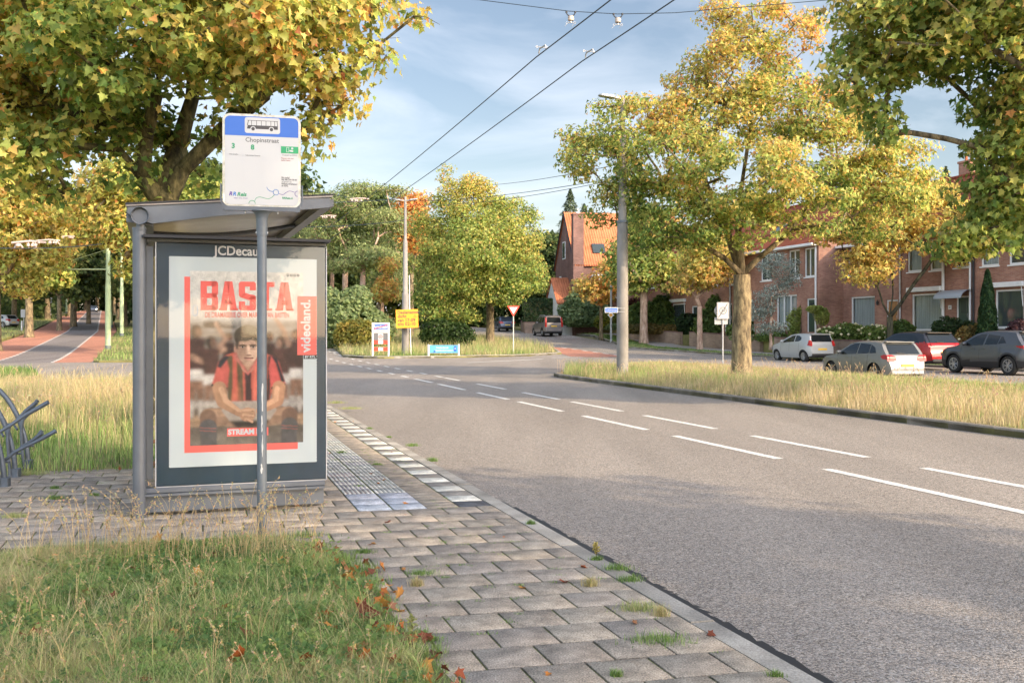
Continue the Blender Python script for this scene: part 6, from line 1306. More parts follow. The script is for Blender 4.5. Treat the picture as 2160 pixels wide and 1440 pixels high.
mb.build('verge_board', M['blackseal'], t)
q = MB(); q.box(-.25, .75, -Dp - .30, -Dp + .55, gz - .6, 12.4); q.box(-.30, .80, -Dp - .35, -Dp + .60, 12.402, 12.55); co = q.build('chimney', M['brickdark'], t); q = MB(); q.cyl(.25, -Dp + .1, 12.55, 13.0, .14, .10, 10); q.build('chimney_pot', M['white'], co)
def gw_(x, y0, y1, z0, z1): q = MB(); q.box(x - .06, x - .002, y0, y1, z0, z1, .004); o = q.build('window', M['white'], t); q = MB(); q.box(x - .068, x - .061, y0 + .1, y1 - .1, z0 + .1, z1 - .1); q.build('pane', M['winglass'], o)
gw_(0, -4.5, -3.3, 8.6, 10.3); gw_(0, -2.6, -1.9, 6.2, 7.0); gw_(0, -1.0, -.4, 3.3, 5.0)
def fw_(x0, x1, z0, z1, n=2): 
    q = MB(); q.box(x0, x1, -Dp - .06, -Dp - .002, z0, z1, .004); o = q.build('window', M['white'], t)
    for k in range(n): a = x0 + (x1 - x0) * k / n; q = MB(); q.box(a + .08, a + (x1 - x0) / n - .08, -Dp - .068, -Dp - .061, z0 + .1, z1 - .1); q.build('pane', M['winglass'], o)
fw_(1.6, 3.6, 5.3, 6.9, 3); fw_(4.6, 6.4, 5.3, 6.9, 2); fw_(7.6, 9.4, 5.3, 6.9, 3); fw_(1.3, 3.4, 2.3, 4.4, 3); fw_(5.2, 7.6, 2.3, 4.4, 3)
q = MB(); sl2 = sl; zc_ = 9.15; yc = -Dp + (zc_ - ze) / sl; d = Vector((0, 1, sl)).normalized(); n_ = Vector((0, -sl, 1)).normalized(); c = Vector((2.5, yc, zc_ + .2))
q.add([tuple(c + Vector((sx * .6, 0, 0)) + d * sy * .6 + n_ * nz_) for nz_ in (0, .12) for sx, sy in ((-1, -1), (1, -1), (1, 1), (-1, 1))], [(4, 5, 6, 7), (0, 1, 5, 4), (1, 2, 6, 5), (2, 3, 7, 6), (3, 0, 4, 7)]); q.build('roof_window', M['winglass'], t)
# low side annexe with its own small orange gable
mb = MB(); ax = -.9; mb.add([(-1.6, -Dp + .2, 0), (0, -Dp + .2, 0), (0, -Dp + .2, 4.3), (-1.6, -Dp + .2, 4.3), (-1.6, -3.2, 0), (0, -3.2, 0), (0, -3.2, 4.3), (-1.6, -3.2, 4.3), (-1.6, -5.6, 6.5), (0, -5.6, 6.5)], [(0, 1, 2, 3), (4, 7, 8, 3, 0), (1, 5, 6, 9, 2), (5, 4, 7, 6)]); mb.build('annexe_wall', M['white'], t)
mb = MB(); vs = [(-1.75, -Dp - .05, 4.1), (.0, -Dp - .05, 4.1), (.0, -5.6, 6.6), (-1.75, -5.6, 6.6), (-1.75, -2.9, 4.1), (0, -2.9, 4.1)]; vs += [(v[0], v[1], v[2] + .1) for v in vs]; mb.add(vs, [(6, 7, 8, 9), (9, 8, 11, 10), (0, 3, 9, 6), (3, 4, 10, 9), (0, 6, 7, 1), (3, 2, 1, 0), (4, 5, 2, 3)]); mb.build('annexe_roof', M['roofover'], t)
q = MB(); q.box(-.5, 7.8, -Dp - 1.1, -Dp - .003, 4.62, 4.76, .01); q.build('porch_roof', M['white'], t)
# second far house right of it, only roof and dormers show between the leaves
t = empty('gable_house', (13.5, 101, 0), R(-20), 'far brick house with orange roof between the tall mast and the maple', 'house')
mb = MB(); mb.add([(0, 0, 0), (9, 0, 0), (9, 8, 0), (0, 8, 0), (0, 0, 7.6), (9, 0, 7.6), (9, 8, 7.6), (0, 8, 7.6), (0, 4, 11.9), (9, 4, 11.9)], [(0, 1, 5, 4), (1, 2, 6, 9, 5), (2, 3, 7, 6), (3, 0, 4, 8, 7)]); mb.build('wall', M['brickdark'], t)
mb = MB(); vs = [(-.2, -.4, 7.35), (9.2, -.4, 7.35), (9.2, 4, 12.1), (-.2, 4, 12.1), (-.2, 8.4, 7.35), (9.2, 8.4, 7.35)]; vs += [(v[0], v[1], v[2] + .12) for v in vs]; mb.add(vs, [(6, 7, 8, 9), (9, 8, 11, 10), (0, 3, 9, 6), (3, 4, 10, 9), (0, 6, 7, 1), (3, 2, 1, 0), (4, 5, 2, 3), (1, 7, 8, 2), (2, 8, 11, 5)]); mb.build('roof', M['roofover'], t)
for x0, z0 in ((1, 5), (4, 5), (6.7, 5), (1, 2.2), (5, 2.2)): q = MB(); q.box(x0, x0 + 1.7, -.06, -.002, z0, z0 + 1.6); o = q.build('window', M['white'], t); q = MB(); q.box(x0 + .1, x0 + 1.6, -.068, -.061, z0 + .1, z0 + 1.5); q.build('pane', M['winglass'], o)
# front gardens on a raised bank behind low brick walls
def wallrun(label, pts, h0, h1, m=M['gardenbrick'], th=.24):
    t = empty('garden_wall', (0, 0, 0), 0, label, 'wall'); mb = MB(); cp = MB()
    for a, b in zip(pts[:-1], pts[1:]):
        A = Vector(a); B = Vector(b); n = max(1, int((B - A).length / 4)); d = (B - A).normalized(); q = Vector((-d.y, d.x)) * th / 2
        for i in range(n):
            p, r_ = A.lerp(B, i / n), A.lerp(B, (i + 1) / n)
            for mbx, e_, z0, z1 in ((mb, 1, h0, h1), (cp, 1.15, h1, h1 + .07)):
                vs = [(*(p + q * e_), tz(p.y) + z0), (*(r_ + q * e_), tz(r_.y) + z0), (*(r_ - q * e_), tz(r_.y) + z0), (*(p - q * e_), tz(p.y) + z0)]; vs += [(v[0], v[1], v[2] - z0 + z1) for v in vs]; mbx.add(vs, [(3, 2, 1, 0), (4, 5, 6, 7), (0, 1, 5, 4), (1, 2, 6, 5), (2, 3, 7, 6), (3, 0, 4, 7)])
    mb.build('wall_face', m, t); cp.build('coping', M['brickdark'], t); return t
def gap(s0, s1, o=30.55): return [F(s0, o), F(s1, o)]
wallrun('low brown brick garden wall behind the dark crossover and the red car', gap(-16, 46.4), -.1, .93); wallrun('low brick garden wall beside the white hatchback', gap(48.0, 57.5), -.1, .93)
wallrun('low brick garden wall between the two slim street trees', gap(59.0, 68.6), -.1, .85); wallrun('short far brick garden wall left of the tall mast', [F(69.5, 30.6), (11.6, 88.5), (9.9, 94.5)], -.1, .8)
wallrun('brown brick wall below the clipped dark hedge', [(9.0, 95.5), (5.2, 97.8), (1.3, 98.5), (1.0, 104)], -.1, .95)
terr('garden_soil', [F(-16, 30.66), F(68.6, 30.7), (11.8, 88.5), (10.1, 94.5), (5.2, 98), (1.5, 98.8), (2, 112), (26, 112), F(76, 33), F(-16, 34)], .72, M['turf'], skirt=.8)
# ------------------------------------------------------------------ trees and plants in their places
def B(px, py, y, rx, rz, ry=None): # a crown lobe: seen position and depth, radii in metres
    return ((px - 1080) / FPX * y, y, 1.5 + (700 - py) / FPX * y, rx, ry or rx, rz)
def mass(label, pts, h, th, n, ls, seed, hue=.25):
    q = np.random.default_rng(seed); A = np.array(pts, float); L = np.linalg.norm(np.diff(A, axis=0), axis=1); k = q.choice(len(L), n, p=L / L.sum()); t = q.random(n)[:, None]; P2 = A[k] * (1 - t) + A[k + 1] * t + q.normal(size=(n, 2)) * th
    hh = h * (1 + .35 * wob(P2, .25, seed)); z = T(P2[:, 1]) + hh * q.random(n) ** .8; P = np.column_stack([P2, z]); o = leaves('undergrowth', P, unit(q.normal(size=(n, 3)) + np.array([0, -.6, .5])), q.normal(size=(n, 3)), ls * q.uniform(.6, 1.3, n), (pal([(.03, .055, .018), (.07, .11, .03), (.14, .18, .05), (.26, .26, .07)], hue + .25 * wob(P, .4, seed + 1) + q.normal(size=n) * .15)), M['leaf'], None, 'six'); tag(o, label, 'undergrowth', kind='stuff')
mass('dense undergrowth closing the view behind the island and the shelter', [(-45, 124), (-30, 118), (-10, 122), (8, 118), (30, 122)], 6.5, 1.8, 26000, .55, 901)
mass('dense undergrowth along the right of the hill road', [(-35, 118), (-48, 150), (-66, 190), (-90, 248)], 8, 1.6, 16000, .6, 902)
mass('dense undergrowth along the left behind the roadside trees', [(-140, 128), (-66, 128), (-72, 150), (-92, 200), (-112, 250)], 7, 1.8, 20000, .6, 903)
mass('dark wood at the far end of the hill road', [(-125, 262), (-104, 268), (-80, 258)], 17, 3.0, 12000, .9, 904, .08)
def LB(bx, by, *pp): return [((px - 1080) / FPX * (by + (q_ if False else 0)) - bx, dy, 1.5 + (700 - py) / FPX * by) for px, py, dy in pp]
def pr(px, y): return (px - 1080) / FPX * y     # lateral position at a depth
Y1 = 15.6
T1B = [B(330, 120, 15.5, 2.3, 1.4), B(40, 60, 15.5, 1.1, 1.5), B(230, 60, 15.2, 1.1, 1.3), B(560, 60, 14.8, 1.6, 1.0), B(700, 75, 14.5, 1.1, .95), B(590, 170, 14.6, 1.2, .62), B(775, 45, 14.4, .85, .6), B(690, 190, 14.4, .55, .45), B(640, -40, 14.8, 1.6, .9), B(330, -90, 15.5, 2.4, 1.1), B(100, 250, 15.2, 1.5, .9), B(210, 235, 16.2, 1.1, .5, 1.6),
       B(-60, 150, 15.5, 1.6, 2.0), B(40, 330, 14.8, 1.1, .7), B(170, 370, 15.2, 1.1, .55), B(630, 240, 14.8, .42, .40), B(640, 300, 14.9, .2, .2), B(430, 330, 17, .9, .55), B(-150, 0, 15, 2, 2.5), B(470, 30, 13.6, 1.4, 1.0), B(230, 20, 13.4, 1.6, 1.2), B(500, -150, 15, 2.6, 1.6)]
def t1hue(P): return .17 * np.clip((P[:, 0] + 4.3) / 2.0, 0, 1.1) + .16 * np.clip((-8.2 - P[:, 0]) / 1.5, 0, 1) * np.clip((5.2 - P[:, 2]) / 1.0, 0, 1) + .05
make_tree((pr(342, Y1), Y1, -.05), .33, 3.0, T1B, 460, 84, .118, cr=.50, seed=4, grow=.12, hue=.25, huev=.19, huef=t1hue, barkm='barkmoss', label='big maple with mossy forked trunk behind the bus shelter', lean=(.05, 0), limb=1.25,
          trunkpts=[(0, 0, 0), (.02, 0, 1.2), (-.03, 0, 2.4), (0, 0, 3.15), (.03, 0, 3.5)],
          limbs=[LB(pr(342, Y1), Y1, (305, 370, -.1), (318, 290, -.2), (335, 200, -.1), (340, 100, 0)), LB(pr(342, Y1), Y1, (380, 350, .1), (440, 290, .1), (500, 240, 0), (560, 190, 0)), LB(pr(342, Y1), Y1, (350, 300, .5), (375, 180, .7), (380, 60, .8))])
# maple on the median
T2Y = 34.0
T2B = [B(1620, 70, 34, 1.9, 1.0), B(1560, 130, 34, 1.9, 1.2), B(1500, 250, 34, 2.2, 1.0), B(1650, 230, 34, 2.3, 1.3, 2.2), B(1320, 270, 33.5, 1.7, 1.0), B(1400, 250, 33.6, 1.1, .8), B(1740, 250, 34, 1.4, 1.0), B(1250, 330, 33.5, 1.15, .9), B(1400, 330, 33.3, 2.2, 1.3), B(1560, 380, 32.6, 2.7, 1.4), B(1760, 330, 34, 2.3, 1.5), B(1840, 390, 34, 1.7, 1.2), B(1305, 425, 33.8, 1.2, .95), B(1345, 500, 33.8, 1.0, .7),
       B(1440, 470, 33, 1.9, .9), B(1700, 440, 33, 1.7, .9), B(1560, 480, 32.6, 1.2, .7), B(1230, 290, 33.8, .6, .5), B(1800, 250, 34.5, 1.0, .9), B(1900, 330, 34.2, 1.1, .7), B(1905, 410, 34.2, .9, .8), B(1850, 470, 34, 1.0, .6), B(1870, 260, 34.5, .7, .6), B(1950, 370, 34.2, .5, .5), B(1520, 30, 34, .7, .5), B(1430, 190, 34, .9, .5)]
def t2hue(P): return .16 * np.clip((P[:, 2] - 6.5) / 4.5, -.8, 1)
make_tree((pr(1565, T2Y), T2Y, .0), .335, 3.4, T2B, 600, 90, .130, cr=.56, seed=8, grow=.16, hue=.29, huev=.20, huef=t2hue, barkm='bark', label='golden maple with stout trunk on the grassy median', limb=1.05, trunkpts=[(0, 0, 0), (-.02, 0, 1.4), (.02, 0, 2.6), (0, 0, 3.4)], shape='star',
          limbs=[LB(pr(1565, T2Y), T2Y, (1525, 545, -.2), (1470, 515, -.4), (1420, 485, -.5), (1350, 450, -.5)), LB(pr(1565, T2Y), T2Y, (1600, 545, 0), (1650, 505, .1), (1690, 460, .2), (1760, 420, .3)), LB(pr(1565, T2Y), T2Y, (1560, 480, .2), (1570, 380, .3), (1590, 250, .3)), LB(pr(1565, T2Y), T2Y, (1540, 480, .6), (1500, 380, 1.0))])
# maple reaching in from the right
T3Y = 19.5
T3B = [B(2000, 60, 19, 1.6, .9), B(1850, 60, 19, .9, .75), B(1830, 170, 19, .65, .7), B(1870, 290, 19, .40, .5), B(1850, 120, 19, .5, .5), B(1960, 60, 19, .7, .6), B(2110, 60, 18.5, 1.4, .8), B(2130, 300, 19, .75, 1.3), B(2120, 450, 19, .7, .75), B(2060, 465, 19.2, .5, .38), B(2045, 500, 19.2, .42, .26), B(2140, 520, 19.2, .4, .25), B(2080, 400, 19.4, .5, .4), B(1960, 130, 19.5, .8, .5), B(2230, 250, 19, 1.4, 2.4), B(2260, 0, 18, 2.2, 1.8), B(1940, 30, 18.2, 1.2, .8), B(2360, 300, 21, 2.6, 2.5), B(2100, 180, 20, .9, .5), B(2350, -150, 19, 3.2, 2.5), B(2050, -150, 19, 2.6, 1.5), B(2480, 100, 19, 2.6, 3)]
make_tree((11.75, T3Y, 0), .34, 3.6, T3B, 560, 96, .130, cr=.55, seed=12, grow=.30, hue=.13, huev=.15, huef=lambda P: .14 * np.clip((10.0 - P[:, 0]) / 2.5, -1, 1) * np.clip((P[:, 2] - 3.8) / 2, -.6, 1), barkm='bark', label='green maple reaching in from beyond the right edge', limb=1.1)
# its neighbour behind the camera's right throws the shade on the near road
def proto_blobs(cx, cy, z0, h, r, n, seed):
    q = random.Random(seed); out = [(cx, cy, z0 + h * .55, r * .8, r * .8, h * .42)]
    for i in range(n): a = q.uniform(0, 6.28); d = q.uniform(.35, .75) * r; zz = z0 + h * q.uniform(.15, .9); k = 1 - abs((zz - z0) / h - .45) * .9; out.append((cx + math.cos(a) * d * k, cy + math.sin(a) * d * k, zz, r * .42, r * .42, h * .17))
    return out
make_tree((14.5, -4.6, 0), .34, 3.6, proto_blobs(14.5, -4.6, 3.0, 11.0, 4.9, 11, 3), 190, 32, .27, cr=1.0, seed=15, shape='six', label='nearer maple behind the camera on the right, outside the picture')
make_tree((21.0, -13.5, 0), .34, 3.6, proto_blobs(21, -13.5, 3.2, 11.0, 4.4, 9, 5), 190, 30, .34, cr=1.0, seed=17, shape='six', label='second maple behind the camera on the right, outside the picture')
# small street trees before the houses
make_tree((pr(1877, 50.5), 50.5, .0), .17, 3.1, [B(1850, 500, 50.5, 2.0, 1.5), B(1960, 470, 50.5, 2.0, 1.5), B(1900, 440, 50.5, 2.4, 1.6), B(1800, 520, 50.5, 1.2, .9), B(1830, 570, 50.5, 1.1, .7), B(2010, 530, 50.5, .8, .7), B(1760, 480, 50.5, 1.1, .9), B(1900, 520, 50, 1.2, .8), B(1940, 410, 51, 1.6, .8)], 230, 48, .19, cr=.66, seed=21, grow=.35, hue=.45, huev=.12, shape='star',
          label='small yellow maple with forked mossy trunk before the long terrace', barkm='barkshaded', trunkpts=[(0, 0, 0), (.02, 0, 1.2), (0, 0, 2.25)], limb=1.0, cat='tree',
          limbs=[LB(pr(1877, 50.5), 50.5, (1862, 640, 0), (1852, 605, 0), (1856, 580, 0), (1825, 562, 0)), LB(pr(1877, 50.5), 50.5, (1885, 620, .1), (1886, 580, .2), (1878, 540, .2)), LB(pr(1877, 50.5), 50.5, (1900, 640, 0), (1927, 600, 0), (1950, 570, 0), (1985, 520, 0)), LB(pr(1877, 50.5), 50.5, (1925, 598, -.1), (1930, 560, -.1), (1945, 510, -.1))][:3])
make_tree((pr(1358, 75), 75, tz(75)), .30, 3.9, [B(1380, 560, 75, 2.6, 1.9), B(1330, 580, 75, 2.2, 1.7), B(1320, 535, 75, 1.8, 1.6), B(1420, 590, 75, 1.7, 1.1), B(1370, 480, 75, 2.4, 2)], 130, 44, .30, cr=1.0, seed=24, hue=.2, huev=.12, shape='star', label='street tree with pale straight trunk right of the tall mast', barkm='barkpale')
make_tree((pr(1476, 66.5), 66.5, tz(66)), .19, 2.8, [B(1490, 575, 66.5, 2.0, 1.3), B(1450, 600, 66.5, 1.2, .9), B(1520, 590, 66.5, 1.3, .9), B(1500, 530, 66.5, 2.2, 1.6)], 100, 42, .26, cr=.85, seed=25, hue=.40, huev=.14, shape='star', label='slim street tree with dark forked limbs left of the median maple', barkm='barkpale')
make_tree((pr(1268, 83), 83, tz(83)), .15, 3.6, [B(1268, 608, 83, 2.2, 1.4), B(1240, 600, 83, 1.4, 1.1), B(1295, 575, 83, 1.8, 1.5)], 60, 42, .30, cr=1.0, seed=26, hue=.50, huev=.13, shape='star', label='small yellowing street tree in front of the orange roofed house')
# round tree on the far island
T7 = [B(1000, 500, 72, 3.6, 3.4), B(960, 420, 72, 1.9, 2.0), B(940, 370, 72, .8, .9), B(1000, 400, 72, 1.8, 1.3), B(1060, 440, 72, 1.9, 1.4), B(1100, 500, 72, 1.9, 1.8), B(900, 470, 72, 1.5, 1.8), B(900, 560, 71, 1.6, 2.0), B(1080, 570, 71, 2.9, 2.2), B(960, 600, 70.5, 2.3, 2.0), B(1040, 630, 70.5, 1.9, .9), B(1118, 590, 72, 1.3, 1.4), B(900, 640, 70.5, 1.2, 1.2), B(950, 655, 70.5, 1.5, 1.0), B(1000, 665, 70.5, 1.0, .6), B(900, 665, 70, .9, .7), B(1000, 530, 69.5, 3.0, 2.2), B(1120, 450, 72.5, 1.1, .8)]
make_tree((pr(1034, 73), 73, tz(73)), .30, 3.2, T7, 440, 110, .175, cr=.86, seed=31, hue=.24, huev=.15, huef=lambda P: .07 * np.clip((P[:, 2] - 4) / 5, -1, 1), shape='star', label='broad rounded olive-green maple on the far island', limb=.9)
# robinias and pines, pale and feathery, behind the shelter
PALE = [(.10, .15, .06), (.19, .25, .10), (.30, .35, .14), (.40, .41, .17), (.46, .42, .20)]
def rob(px, y, tr, lobes, seed, label, n=150, hue=.42, lpc=60, **k): return make_tree((pr(px, y), y, tz(y)), tr, 6.5, lobes, n, lpc, .26, cr=1.15, seed=seed, palette=PALE, hue=hue, huev=.2, shape='oval', label=label, barkm='barkpale', flat=.42, name='pale_tree', limb=.9, **k)
rob(728, 84, .26, [B(720, 430, 84, 3.4, 1.6), B(760, 400, 84, 2.2, 1.1), B(700, 490, 84, 2.6, 1.6), B(760, 520, 84, 2.4, 1.5), B(790, 460, 84, 2.2, 1.4)], 41, 'feathery pale green tree with forked bare trunks, tallest behind the shelter', 210)
rob(765, 80, .24, [B(790, 540, 80, 2.2, 1.2), B(740, 560, 80, 1.8, 1.0), B(830, 470, 82, 1.6, 1.6), B(830, 400, 84, 1.4, .7)], 42, 'feathery pale green tree with a reddish double trunk right of the tallest', 120)
rob(700, 90, .22, [B(670, 450, 90, 2.5, 1.4), B(650, 520, 90, 2.5, 2.0), B(690, 560, 88, 1.6, 1.2)], 43, 'feathery pale green tree just right of the shelter roof', 120)
rob(805, 92, .22, [B(830, 540, 92, 2.6, 2.6), B(860, 450, 92, 2.0, 2.2), B(820, 600, 90, 2.4, 1.8)], 44, 'dark feathery tree between the pale ones and the round maple', 120, hue=.2)
make_tree((pr(800, 78), 78, tz(78)), .15, 3.0, [B(812, 610, 78, 1.0, 1.3), B(800, 680, 78, 1.2, .8), B(820, 560, 78, .7, 1.0)], 50, 55, .26, cr=.75, seed=45, hue=.62, huev=.14, shape='star', label='small orange-leaved tree behind the mast with the yellow board')
make_tree((pr(868, 86), 86, tz(86)), .2, 5.5, [B(872, 440, 86, 1.6, 2.0), B(880, 500, 86, 1.4, 1.6), B(850, 480, 85, .9, 1.4)], 60, 55, .28, cr=.9, seed=46, hue=.66, huev=.12, shape='star', label='orange and red maple top behind the double lamp mast')
SHR = [(.11, .17, .08), (.20, .27, .12), (.31, .37, .17), (.42, .44, .18)]
bush('bush', 'wide pale green bush at the right of the shelter', (pr(735, 70), 70, tz(70)), [(0, 0, 1.8, 2.2, 1.8, 1.9), (-2.4, .5, 1.6, 2.0, 1.6, 1.8), (1.8, .5, 1.2, 1.4, 1.3, 1.4), (.5, 0, 3.2, 1.3, 1.2, 1.0), (-1.6, 0, 3.3, 1.2, 1.2, .9)], 12000, .20, SHR, .45, .4, seed=51)
bush('bush', 'low yellow-green bush left of the town sign', (pr(765, 66), 66, tz(66)), [(0, 0, .9, 1.2, 1.0, 1.1), (.9, 0, .7, .9, .8, .8), (-1, .2, .9, 1.0, .9, 1.0)], 5500, .16, [(.08, .09, .03), (.18, .19, .04), (.32, .28, .06), (.38, .22, .06)], .5, .4, seed=52)
bush('bush', 'dark green bush under the round maple', (pr(925, 68), 68, tz(68)), [(0, 0, .9, 1.3, 1.0, 1.2), (1.3, 0, .8, 1.1, .9, 1.0)], 5000, .16, [(.02, .045, .012), (.05, .09, .02), (.10, .14, .03)], .4, .4, seed=53)
# conifers and wooded backdrop
def conifer(px, y, h, r, seed, label, n=9000, pal_=((.07, .11, .07), (.14, .19, .11), (.22, .27, .17))):
    q = np.random.default_rng(seed); root = empty('conifer', (pr(px, y), y, tz(y)), 0, label, 'tree'); u = q.random(n) ** .75; tier = (u * 14 % 1)
    rr = r * (1 - u) ** .85 * (.55 + .45 * (1 - tier)) * np.sqrt(q.random(n)); a = q.uniform(0, 6.283, n); a = a + .25 * np.sin(a * 5 + np.floor(u * 14)); 
    P = np.stack([rr * np.cos(a), rr * np.sin(a), h * (.12 + .88 * u) - rr * .25], 1); d = np.stack([np.cos(a), np.sin(a), -.25 + 0 * a], 1); nr = unit(q.normal(size=(n, 3)) * .4 + np.array([0, 0, 1]))
    leaves('crown', P, nr, d, (.5 * (1 - u * .5)) * q.uniform(.6, 1.2, n), pal(list(pal_), q.random(n)), M['needle'], root, 'oval'); mb = MB(); mb.tube([(0, 0, -.3), (0, 0, h * .5), (0, 0, h * .97)], [.28, .16, .02], 8); mb.build('trunk', M['bark'], root); return root
c0 = conifer(1203, 134, 17.5, 6.0, 61, 'dark conifer rising behind the orange roofed house'); conifer(1232, 150, 17, 6.0, 62, 'second dark conifer right of the first behind the orange roof'); conifer(1165, 140, 12.5, 6.0, 63, 'lower bluish conifer left of the orange roof'); conifer(1995, 95, 15.5, 3.5, 64, 'dark conifer tip above the long terrace roof')
FOR = [(.04, .07, .025), (.09, .135, .04), (.18, .22, .065), (.30, .30, .09), (.42, .34, .10)]
r1 = make_tree((-22.5, 84, tz(84)), .25, 3.5, proto_blobs(-22.5, 84, tz(84) + 2.6, 9.5, 4.2, 10, 7), 210, 55, .36, cr=1.25, seed=71, palette=FOR, hue=.4, huev=.25, shape='six', name='forest_tree', label='mid green tree right of the hill road behind the shelter', group='wooded backdrop')
r2 = make_tree((-14.5, 104, tz(104)), .3, 3.0, proto_blobs(-14.5, 104, tz(104) + 2.0, 13, 4.8, 12, 9), 240, 55, .42, cr=1.45, seed=72, palette=FOR, hue=.22, huev=.2, shape='six', name='forest_tree', label='tall dark tree behind the feathery ones', group='wooded backdrop')
r3 = make_tree((-41.5, 88, tz(88)), .34, 4.0, proto_blobs(-41.5, 88, tz(88) + 3.6, 8.0, 4.6, 10, 11), 210, 55, .34, cr=1.2, seed=73, palette=PAL_AUT, hue=.30, huev=.15, shape='six', name='roadside_tree', label='green roadside tree, second trunk from the left picture edge', group='roadside trees left of the hill road')
r4 = make_tree((pr(-10, 66), 66, tz(66)), .36, 4.0, [B(20, 480, 66, 3.4, 2.6), B(100, 450, 66, 3.0, 2.4), B(40, 590, 66, 2.0, 1.6), B(-60, 520, 66, 3, 3), B(80, 530, 65, 2.4, 1.6), B(120, 500, 66, 1.8, 1.6), B(10, 380, 66, 3, 2.5), B(110, 560, 66, .9, .6)], 250, 55, .30, cr=1.05, seed=74, palette=PAL_AUT, hue=.37, huev=.12, shape='star', name='roadside_tree', label='bright yellow roadside tree at the left picture edge', group='roadside trees left of the hill road')
make_tree((pr(300, 60), 60, tz(60)), .3, 4.4, [B(240, 470, 60, 2.0, 1.8), B(190, 420, 60, 2.4, 1.7), B(270, 560, 60, 1.0, 1.1), B(300, 500, 60, 2.0, 2.0), B(170, 500, 60, 1.2, .7), B(250, 390, 60, 2.5, 1.8), B(400, 430, 60, 2.6, 2.2), B(360, 520, 60, 2, 2)], 230, 55, .28, cr=.95, seed=75, palette=PAL_AUT, hue=.33, huev=.14, shape='star', name='roadside_tree', label='yellow-green tree behind the shelter post over the green masts')
def plant(src, x, y, sc_, rz, label, sz=None):
    c = copy_tree(src); c.location = (x, y, tz(y) - .1); c.scale = (sc_, sc_, sz or sc_); c.rotation_euler = (0, 0, rz); c['label'] = label; return c
side_l = [(125, 105, 1.0), (155, 118, 1.05), (187, 130, 1.1), (100, 150, 1.2), (146, 178, 1.2)]
for i, (px, y, s) in enumerate(side_l): plant(r3 if i % 2 else r1, pr(px, y), y, s, i * 1.7, ['green roadside tree, third trunk from the left picture edge', 'green roadside tree, fourth trunk from the left edge', 'dark-trunked roadside tree nearest the hill road', 'roadside tree far behind the dark trunk', 'farthest roadside tree left of the hill road'][i])
bk = [(262, 112, 1.15), (300, 96, 1.1), (252, 150, 1.3), (340, 120, 1.3), (420, 100, 1.2), (520, 110, 1.2), (600, 100, 1.15), (640, 118, 1.3), (240, 190, 1.4), (180, 246, 1.5), (205, 252, 1.6), (228, 240, 1.5), (130, 240, 1.4), (60, 200, 1.5), (0, 170, 1.5), (-80, 150, 1.5), (700, 128, 1.2), (780, 124, 1.15), (850, 118, 1.1), (930, 128, 1.1), (1010, 122, 1.05), (1090, 120, 1.0), (1145, 116, .9), (30, 120, 1.3), (-60, 110, 1.3), (160, 258, 1.7), (250, 262, 1.7), (80, 252, 1.6)]
for i, (px, y, s) in enumerate(bk): plant((r2, r1, r2, r1)[i % 4], pr(px, y), y, s, i * 2.1, 'woodland tree %s' % (['just right of the hill road masts', 'behind the shelter post', 'far right side of the hill road', 'behind the left half of the poster', 'behind the middle of the poster', 'behind the right half of the poster', 'behind the poster edge', 'between poster and feathery trees', 'near the top of the hill road on the right', 'closing the hill road beyond the lit head lamps', 'dark, straight above the oncoming car', 'right of the oncoming car', 'left of the hill crest', 'far left behind the roadside trees', 'far behind the leftmost trunk', 'beyond the left picture edge', 'behind the feathery trees on the left', 'behind the forked bare trunks', 'behind the double lamp mast', 'behind the round maple, left part', 'behind the middle of the round maple', 'behind the give way sign', 'left of the orange roofed house', 'behind the bright yellow tree', 'left of the yellow tree beyond the edge', 'deep in the dark end of the hill road, left', 'deep in the dark end of the hill road, right', 'behind the farthest roadside tree'][i]), sz=s * (1.0 if px < 640 else .86))
for i, (px, y, s) in enumerate([(1330, 112, .85), (1420, 108, .8), (1520, 104, .85), (1640, 100, .8)]): plant(r1, pr(px, y), y, s, i, ['tree behind the terrace roofs near the tall mast', 'second tree behind the terrace roofs', 'tree behind the forward terrace', 'tree behind the gap between the terraces'][i])
for i, (x, y) in enumerate(((9.5, -31), (16.5, -36), (3, -30), (-6, -33), (12, -46))): plant(r1, x, y, 1.0, i * 1.3, 'tree %s behind the camera, outside the picture' % ('first', 'second', 'third', 'fourth', 'fifth')[i])
